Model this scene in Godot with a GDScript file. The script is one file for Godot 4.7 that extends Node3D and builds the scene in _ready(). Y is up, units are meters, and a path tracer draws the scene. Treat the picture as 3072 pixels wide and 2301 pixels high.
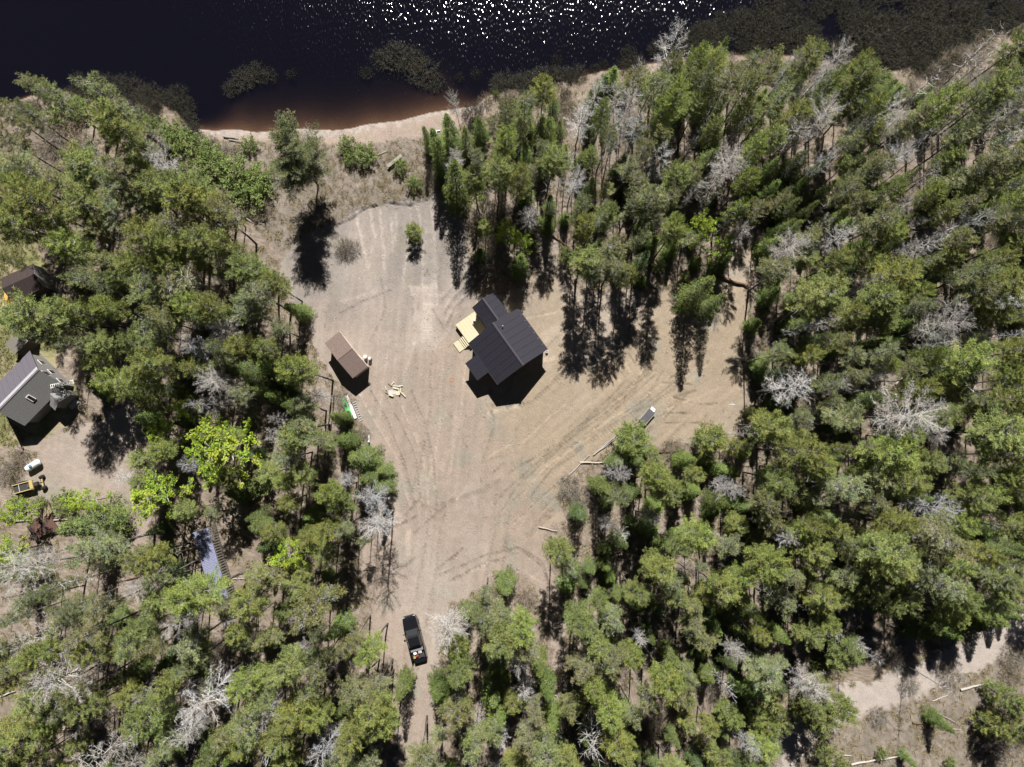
extends Node3D
# A drone looks almost straight down on a cabin clearing in northern pine woods beside a dark lake.
# Metres, y up; x runs along the shore, z away from the lake.

var rng := RandomNumberGenerator.new()
var V := PackedVector3Array()
var C := PackedColorArray()
var M := {}
var taken := {}
var noise_a := FastNoiseLite.new()
var noise_b := FastNoiseLite.new()
var noise_c := FastNoiseLite.new()

func _ready() -> void:
	# camera
	var cam := Camera3D.new()
	cam.name = "camera"
	cam.fov = 56.70
	cam.near = 1.0
	cam.far = 1500.0
	cam.position = Vector3(0, 88, 0)
	cam.rotation_degrees = Vector3(-85.2, 0, 0)
	add_child(cam)
	cam.current = true
	# sky and exposure
	var we := WorldEnvironment.new()
	we.name = "environment"
	var env := Environment.new()
	env.background_mode = Environment.BG_SKY
	var sm := ProceduralSkyMaterial.new()
	sm.sky_top_color = lin(0.10, 0.145, 0.30)
	sm.sky_horizon_color = lin(0.20, 0.26, 0.36)
	sm.sky_curve = 0.15
	sm.ground_horizon_color = lin(0.10, 0.11, 0.08)
	sm.ground_bottom_color = lin(0.05, 0.06, 0.04)
	sm.sun_angle_max = 0.0
	var sky := Sky.new()
	sky.sky_material = sm
	env.sky = sky
	env.background_energy_multiplier = SKY_ENERGY
	env.tonemap_mode = Environment.TONE_MAPPER_LINEAR
	env.tonemap_exposure = 1.78
	env.volumetric_fog_enabled = true
	env.volumetric_fog_density = 0.0
	env.sdfgi_enabled = true
	env.ssao_enabled = true
	env.ssil_enabled = true
	we.environment = env
	add_child(we)
	# sun: high over the lake, shadows fall away from the water
	var sun := DirectionalLight3D.new()
	sun.name = "sun"
	sun.light_energy = 1.6
	sun.light_color = Color(1.0, 0.975, 0.945)
	sun.light_angular_distance = 0.5
	sun.shadow_enabled = true
	add_child(sun)
	sun.look_at_from_position(Vector3(0.05, 1.0, -0.86), Vector3.ZERO, Vector3.UP)
	# setting
	noise_a.seed = 11
	noise_a.frequency = 0.05
	noise_b.seed = 12
	noise_b.frequency = 0.22
	noise_b.fractal_octaves = 4
	noise_c.seed = 13
	noise_c.frequency = 0.9
	noise_c.fractal_octaves = 3
	materials()
	build_ground()
	build_water()
	# buildings
	build_cabin()
	build_shed()
	build_house()
	build_brown_barn()
	build_blue_shed()
	build_wreck()
	# woods
	build_trees()
	build_logs()
	# things
	build_truck()
	build_yard()
	# ground cover
	var dry := [Color(0.30, 0.25, 0.165), Color(0.25, 0.205, 0.13), Color(0.21, 0.20, 0.09), Color(0.35, 0.30, 0.22)]
	var green := [Color(0.15, 0.17, 0.06), Color(0.19, 0.19, 0.08), Color(0.24, 0.21, 0.11)]
	scatter("dry_grass", grass_tuft(1, 26, 0.42, 0.014, dry), 9000, 51, [5], Vector2(-62, -40), Vector2(64, 42), 0.5, 1.4, -0.5, "dry tan grass and dead stems on open ground", "grass")
	scatter("undergrowth", grass_tuft(2, 24, 0.36, 0.016, green + dry), 22000, 52, [0], Vector2(-66, -48), Vector2(68, 42), 0.5, 1.5, -0.05, "low mixed undergrowth on the forest floor", "undergrowth")
	scatter("weeds", grass_tuft(4, 14, 0.16, 0.014, green), 1500, 55, [1, 2], Vector2(-60, -36), Vector2(36, 42), 0.5, 1.3, 0.22, "small green weeds sprouting in the sand", "weeds")
	scatter("lawn_grass", grass_tuft(3, 24, 0.22, 0.014, green), 5000, 53, [6], Vector2(-68, -30), Vector2(-40, 10), 0.6, 1.4, -0.4, "rough green grass round the grey house", "grass")
	rng.seed = 8
	begin()
	for i in 1:
		lathe([Vector2(0, 0), Vector2(0.05, 0.01), Vector2(0.055, 0.03), Vector2(0.03, 0.05), Vector2(0, 0.052)], Transform3D(Basis.from_scale(Vector3(1, 1, 0.7)), Vector3.ZERO), 6, Color(0.36, 0.31, 0.28))
	scatter("pebbles", mesh(M.wood), 9000, 54, [1, 2, 3, 4], Vector2(-62, -40), Vector2(66, 42), 0.4, 1.5, -0.2, "loose pebbles scattered over the sand", "pebbles")

# ------------------------------------------------------------------ mesh helpers
func begin() -> void:
	V = PackedVector3Array()
	C = PackedColorArray()

func tri(a: Vector3, b: Vector3, c: Vector3, col: Color) -> void:
	V.append(a); V.append(b); V.append(c)
	C.append(col); C.append(col); C.append(col)

func quad(a: Vector3, b: Vector3, c: Vector3, d: Vector3, col: Color) -> void:
	tri(a, b, c, col); tri(a, c, d, col)

func box(p: Vector3, s: Vector3, col := Color.WHITE, yaw := 0.0) -> void:
	obox(Transform3D(Basis(Vector3.UP, yaw), p), s, col)

func obox(t: Transform3D, s: Vector3, col := Color.WHITE) -> void:
	var h := s * 0.5
	var q := []
	for i in 8:
		q.append(t * Vector3(h.x if i & 1 else -h.x, h.y if i & 2 else -h.y, h.z if i & 4 else -h.z))
	quad(q[0], q[2], q[3], q[1], col); quad(q[4], q[5], q[7], q[6], col)
	quad(q[0], q[4], q[6], q[2], col); quad(q[1], q[3], q[7], q[5], col)
	quad(q[2], q[6], q[7], q[3], col); quad(q[0], q[1], q[5], q[4], col)

# a slab between two rectangles of four corners each (bottom, top)
func hexa(b: Array, t: Array, col := Color.WHITE) -> void:
	quad(b[0], b[1], b[2], b[3], col); quad(t[3], t[2], t[1], t[0], col)
	for i in 4:
		var j := (i + 1) % 4
		quad(b[i], t[i], t[j], b[j], col)

func slab(a: Vector3, b: Vector3, c: Vector3, d: Vector3, th: float, col := Color.WHITE) -> void:
	var o := Vector3(0, th, 0)
	hexa([a - o, b - o, c - o, d - o], [a, b, c, d], col)

func tube(p: PackedVector3Array, r: PackedFloat32Array, sides: int, col: Color) -> void:
	var prev := PackedVector3Array()
	for i in p.size():
		var d := (p[mini(i + 1, p.size() - 1)] - p[maxi(i - 1, 0)]).normalized()
		var u := d.cross(Vector3(0.31, 0.2, 0.93)).normalized()
		var w := d.cross(u)
		var ring := PackedVector3Array()
		for k in sides:
			var a := TAU * k / sides
			ring.append(p[i] + (u * cos(a) + w * sin(a)) * r[i])
		if i > 0:
			for k in sides:
				var l := (k + 1) % sides
				quad(prev[k], prev[l], ring[l], ring[k], col)
		else:
			for k in range(1, sides - 1):
				tri(ring[0], ring[k], ring[k + 1], col)
		prev = ring
	for k in range(1, sides - 1):
		tri(prev[0], prev[k + 1], prev[k], col)

func rod(a: Vector3, b: Vector3, r: float, col := Color.WHITE, sides := 6) -> void:
	tube(PackedVector3Array([a, b]), PackedFloat32Array([r, r]), sides, col)

func lathe(prof: Array, t: Transform3D, sides: int, col := Color.WHITE) -> void:
	for i in prof.size() - 1:
		for k in sides:
			var a := TAU * k / sides
			var b := TAU * (k + 1) / sides
			var p: Vector2 = prof[i]
			var q: Vector2 = prof[i + 1]
			quad(t * Vector3(p.x * cos(a), p.y, p.x * sin(a)), t * Vector3(p.x * cos(b), p.y, p.x * sin(b)),
				t * Vector3(q.x * cos(b), q.y, q.x * sin(b)), t * Vector3(q.x * cos(a), q.y, q.x * sin(a)), col)

func spike(a: Vector3, b: Vector3, w: float, col: Color) -> void:
	var s := (b - a).cross(Vector3(rng.randfn(), 1.4, rng.randfn())).normalized() * w
	tri(a - s, b, a + s, col)

func mesh(m: Material, coloured := true) -> ArrayMesh:
	var arr := []
	arr.resize(Mesh.ARRAY_MAX)
	arr[Mesh.ARRAY_VERTEX] = V
	if coloured:
		arr[Mesh.ARRAY_COLOR] = C
	var am := ArrayMesh.new()
	am.add_surface_from_arrays(Mesh.PRIMITIVE_TRIANGLES, arr)
	am.surface_set_material(0, m)
	return am

# ------------------------------------------------------------------ scene helpers
func numbered(called: String) -> String:
	var n: int = taken.get(called, -1) + 1
	taken[called] = n
	return called if n == 0 else "%s_%03d" % [called, n]

func thing(called: String, label: String, category: String, at := Vector3.ZERO, yaw := 0.0, group := "") -> Node3D:
	var o := Node3D.new()
	o.name = numbered(called)
	add_child(o, true)
	o.position = at
	o.rotation.y = yaw
	tag(o, label, category, group)
	return o

func tag(o: Node3D, label: String, category: String, group := "") -> void:
	o.set_meta("label", label)
	o.set_meta("category", category)
	if group:
		o.set_meta("group", group)

func part(called: String, me: Mesh, parent: Node3D) -> MeshInstance3D:
	var o := MeshInstance3D.new()
	o.name = called
	o.mesh = me
	parent.add_child(o, true)
	return o

func single(called: String, me: Mesh, label: String, category: String, at := Vector3.ZERO, yaw := 0.0, group := "") -> MeshInstance3D:
	var o := MeshInstance3D.new()
	o.name = numbered(called)
	o.mesh = me
	add_child(o, true)
	o.position = at
	o.rotation.y = yaw
	tag(o, label, category, group)
	return o

func structure(called: String, me: Mesh) -> MeshInstance3D:
	var o := MeshInstance3D.new()
	o.name = called
	o.mesh = me
	add_child(o, true)
	o.set_meta("kind", "structure")
	return o

func lin(r: float, g: float, b: float) -> Color:
	return Color(r, g, b).linear_to_srgb()

func mat(called: String, col: Color, rough := 0.8, metal := 0.0, spec := 0.4, vertex := false) -> StandardMaterial3D:
	var m := StandardMaterial3D.new()
	m.resource_name = called
	m.albedo_color = col
	m.roughness = rough
	m.metallic = metal
	m.metallic_specular = spec
	m.vertex_color_use_as_albedo = vertex
	m.cull_mode = BaseMaterial3D.CULL_DISABLED
	M[called] = m
	return m

func noise_tex(seed_: int, freq: float, oct: int, size: int, lo: Color, hi: Color, kind := FastNoiseLite.TYPE_SIMPLEX_SMOOTH) -> NoiseTexture2D:
	var n := FastNoiseLite.new()
	n.seed = seed_
	n.frequency = freq
	n.noise_type = kind
	n.fractal_octaves = oct
	var t := NoiseTexture2D.new()
	t.width = size
	t.height = size
	t.seamless = true
	t.noise = n
	var g := Gradient.new()
	g.set_color(0, lo)
	g.set_color(1, hi)
	t.color_ramp = g
	return t

func tri_map(m: StandardMaterial3D, metres: float) -> void:
	m.uv1_triplanar = true
	m.uv1_world_triplanar = true
	m.uv1_scale = Vector3.ONE / metres

# ------------------------------------------------------------------ the lie of the land
func shore(x: float) -> float:
	var n := SHORE.size()
	if x <= SHORE[0].x:
		return SHORE[0].y
	for i in n - 1:
		if x < SHORE[i + 1].x:
			return lerpf(SHORE[i].y, SHORE[i + 1].y, (x - SHORE[i].x) / (SHORE[i + 1].x - SHORE[i].x))
	return SHORE[n - 1].y

const WATER := -0.62
func gy(x: float, z: float) -> float:
	var d := z - shore(x)
	if d < 0.0:
		return maxf(WATER - 0.01 + d * (0.15 + 0.55 * smoothstep(13.0, 22.0, absf(x + 22.0))), -3.4)
	return WATER - 0.01 + 0.63 * (1.0 - exp(-d / 1.7))

# ------------------------------------------------------------------ where things stand (metres)
var SHORE := PackedVector2Array([Vector2(-83.54,-44.27),Vector2(-66.22,-43.37),Vector2(-62.00,-44.94),Vector2(-57.71,-45.39),Vector2(-53.34,-44.49),Vector2(-49.02,-44.27),Vector2(-45.99,-44.04),Vector2(-43.35,-42.70),Vector2(-41.54,-40.52),Vector2(-38.52,-40.16),Vector2(-35.95,-40.38),Vector2(-32.92,-39.94),Vector2(-30.35,-40.21),Vector2(-27.35,-40.43),Vector2(-23.04,-40.21),Vector2(-20.90,-40.43),Vector2(-18.76,-41.01),Vector2(-14.46,-41.50),Vector2(-10.60,-42.57),Vector2(-6.72,-43.19),Vector2(-4.57,-43.46),Vector2(-3.28,-44.72),Vector2(-0.69,-45.70),Vector2(2.76,-45.61),Vector2(7.09,-46.96),Vector2(11.43,-48.09),Vector2(15.77,-48.54),Vector2(20.12,-49.67),Vector2(24.47,-50.35),Vector2(33.15,-50.35),Vector2(39.65,-50.12),Vector2(44.35,-48.31),Vector2(49.53,-48.09),Vector2(53.93,-49.44),Vector2(59.27,-51.94),Vector2(66.90,-54.67),Vector2(77.06,-57.87)])
var CLEARING := PackedVector2Array([Vector2(-24.30,-26.88),Vector2(-21.18,-29.04),Vector2(-19.29,-29.82),Vector2(-16.34,-30.43),Vector2(-12.96,-30.87),Vector2(-10.00,-31.21),Vector2(-8.30,-30.61),Vector2(-6.17,-28.18),Vector2(-5.73,-25.59),Vector2(-5.38,-22.16),Vector2(-4.65,-18.75),Vector2(-0.67,-18.75),Vector2(1.43,-21.31),Vector2(2.70,-25.59),Vector2(3.54,-26.88),Vector2(5.23,-26.88),Vector2(6.48,-23.87),Vector2(8.13,-19.18),Vector2(13.56,-18.75),Vector2(17.75,-18.75),Vector2(21.97,-20.46),Vector2(26.25,-23.87),Vector2(27.58,-26.45),Vector2(29.70,-26.88),Vector2(30.53,-23.45),Vector2(29.66,-17.91),Vector2(29.28,-11.58),Vector2(29.02,-5.34),Vector2(28.38,-1.62),Vector2(26.47,0.84),Vector2(21.96,0.02),Vector2(17.44,-0.19),Vector2(12.92,-0.19),Vector2(10.84,1.45),Vector2(8.37,3.08),Vector2(6.31,4.51),Vector2(5.39,6.94),Vector2(6.69,9.36),Vector2(4.23,10.57),Vector2(3.62,12.57),Vector2(5.22,16.56),Vector2(6.21,20.51),Vector2(6.58,25.22),Vector2(6.17,27.56),Vector2(4.77,27.17),Vector2(4.39,22.09),Vector2(2.59,16.76),Vector2(-0.24,15.76),Vector2(-4.29,17.75),Vector2(-7.91,19.33),Vector2(-9.00,24.05),Vector2(-8.24,28.33),Vector2(-8.91,34.50),Vector2(-10.50,42.11),Vector2(-14.45,42.11),Vector2(-13.59,32.58),Vector2(-12.96,29.11),Vector2(-13.87,26.39),Vector2(-16.30,25.22),Vector2(-17.74,22.87),Vector2(-16.80,18.93),Vector2(-18.69,14.97),Vector2(-18.12,12.57),Vector2(-16.12,10.97),Vector2(-14.52,8.56),Vector2(-14.66,4.91),Vector2(-15.85,2.06),Vector2(-17.94,-0.39),Vector2(-18.81,-2.86),Vector2(-20.11,-6.16),Vector2(-23.92,-10.33),Vector2(-25.46,-13.68),Vector2(-26.15,-16.21),Vector2(-28.28,-17.91),Vector2(-29.64,-21.74),Vector2(-27.22,-25.59)])
var YARD := PackedVector2Array([Vector2(-54.62,-1.62),Vector2(-50.98,-2.86),Vector2(-46.97,-5.54),Vector2(-44.83,-3.68),Vector2(-44.84,0.84),Vector2(-43.10,8.15),Vector2(-45.15,12.57),Vector2(-43.05,18.93),Vector2(-45.02,20.12),Vector2(-46.87,14.97),Vector2(-47.53,9.36),Vector2(-52.59,6.13),Vector2(-58.66,7.14),Vector2(-61.27,4.51),Vector2(-58.17,1.25),Vector2(-61.10,0.43),Vector2(-59.12,-1.01)])
var ROAD := PackedVector2Array([Vector2(67.49,14.57),Vector2(60.70,19.72),Vector2(56.91,22.48),Vector2(51.54,25.22),Vector2(46.64,26.97),Vector2(41.76,28.72),Vector2(37.31,30.27),Vector2(34.03,32.58),Vector2(31.56,35.27),Vector2(24.28,40.60),Vector2(31.79,40.60),Vector2(34.68,36.99),Vector2(37.95,34.43),Vector2(41.19,32.89),Vector2(46.64,31.35),Vector2(50.74,29.19),Vector2(56.05,27.17),Vector2(60.61,24.52),Vector2(67.09,20.71)])
var BEACH := PackedVector2Array([Vector2(-41.71,-40.86),Vector2(-38.29,-40.86),Vector2(-22.91,-40.86),Vector2(-14.38,-42.19),Vector2(-5.83,-43.97),Vector2(-2.83,-43.97),Vector2(-4.11,-41.97),Vector2(-6.24,-40.86),Vector2(-10.08,-39.76),Vector2(-12.20,-38.65),Vector2(-18.59,-38.43),Vector2(-24.55,-38.13),Vector2(-29.25,-38.43),Vector2(-35.65,-38.43),Vector2(-39.94,-39.32)])
var SHORE_GRASS := PackedVector2Array([Vector2(-41.66,-39.54),Vector2(-35.65,-38.43),Vector2(-24.56,-38.21),Vector2(-12.20,-38.65),Vector2(-8.79,-39.54),Vector2(-8.30,-31.21),Vector2(-12.96,-30.78),Vector2(-19.29,-29.82),Vector2(-24.30,-26.88),Vector2(-29.28,-23.87),Vector2(-32.75,-27.32),Vector2(-35.45,-32.52),Vector2(-39.82,-36.02)])
var ROADSIDE := PackedVector2Array([Vector2(46.45,31.23),Vector2(55.86,26.97),Vector2(67.10,20.51),Vector2(69.64,42.11),Vector2(31.35,42.11),Vector2(37.56,34.31),Vector2(40.80,32.78)])
var LAWN := PackedVector2Array([Vector2(-64.77,-26.45),Vector2(-59.71,-26.45),Vector2(-57.98,-17.91),Vector2(-56.32,-10.33),Vector2(-54.03,-6.16),Vector2(-54.62,-1.62),Vector2(-60.68,0.43),Vector2(-67.26,0.43),Vector2(-68.99,-26.45)])
var PALE := PackedVector2Array([Vector2(-12.61,-19.82),Vector2(-9.68,-20.24),Vector2(-8.82,-17.06),Vector2(-8.58,-13.05),Vector2(-8.98,-11.58),Vector2(-11.90,-11.79),Vector2(-12.36,-15.79)])
var CLEAR := [[-0.5,-11.6,6.6],[-20.1,-10.7,3.3],[-58.0,-6.2,5.2],[-60.2,-12.2,1.8],[-60.0,-19.6,3.4],[-57.1,10.1,1.9],[-11.6,23.3,3.2],[-36.9,11.2,1.7],[-36.2,13.1,1.7],[-35.6,15.0,1.7],[-35.0,16.9,1.7],[-34.3,18.8,1.7]]
var BARN := [Vector3(-60.01,0,-19.59),2.009]
var BLUE := [Vector3(-35.61,0,14.99),0.322,9.80]
var WRECK := Vector3(-57.08,0,10.14)
var YARD_AT := {kayak=Vector3(-20.34,-0.000,-4.17),board=Vector3(-19.93,-0.000,-4.48),ladder=Vector3(-19.10,-0.000,-3.95),tank=Vector3(-58.50,-0.000,2.70),cart=Vector3(-60.09,-0.000,1.39),machine=Vector3(-59.28,-0.000,5.28),tractor=Vector3(-62.94,-0.000,-17.68),mark=Vector3(-7.45,0.035,-7.82),rack=Vector3(16.54,-0.000,-3.19),bench=Vector3(-14.92,-0.022,-35.73),tpost=Vector3(-9.64,-0.088,-39.38),sheet=Vector3(27.22,-0.000,-4.88),charred=Vector3(-17.64,-0.000,-0.17)}
var YARD_YAW := {kayak=0.431,board=0.390,ladder=0.375,tank=2.138,cart=0.700,machine=-1.303,tractor=-0.059,mark=0.000,rack=-0.718,bench=2.275,tpost=0.050,sheet=0.000,charred=0.050}
var SCRAP := [[-14.85,-6.32,1.57,0.95,0.50],[-14.20,-6.37,0.00,0.90,0.40],[-14.52,-6.53,1.50,1.00,0.12],[-15.14,-7.27,0.90,0.65,0.14],[-14.80,-7.41,2.40,0.50,0.14],[-13.76,-7.11,1.60,0.50,0.10],[-14.30,-7.07,1.40,1.00,0.12],[-13.43,-5.99,0.75,0.75,0.12],[-15.65,-6.84,0.30,0.50,0.10],[-15.53,-6.32,1.10,0.45,0.10],[-14.96,-5.94,1.20,0.60,0.25],[-14.41,-6.80,1.30,0.70,0.20],[-13.95,-6.21,0.20,0.50,0.15],[-13.80,-6.53,0.05,0.60,0.12]]
var BLOCKS := [[7.66,7.31],[8.18,7.38],[8.02,7.89],[8.54,7.60],[7.80,8.33],[8.39,8.26],[8.69,7.96],[8.24,8.62],[7.58,7.67]]
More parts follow.
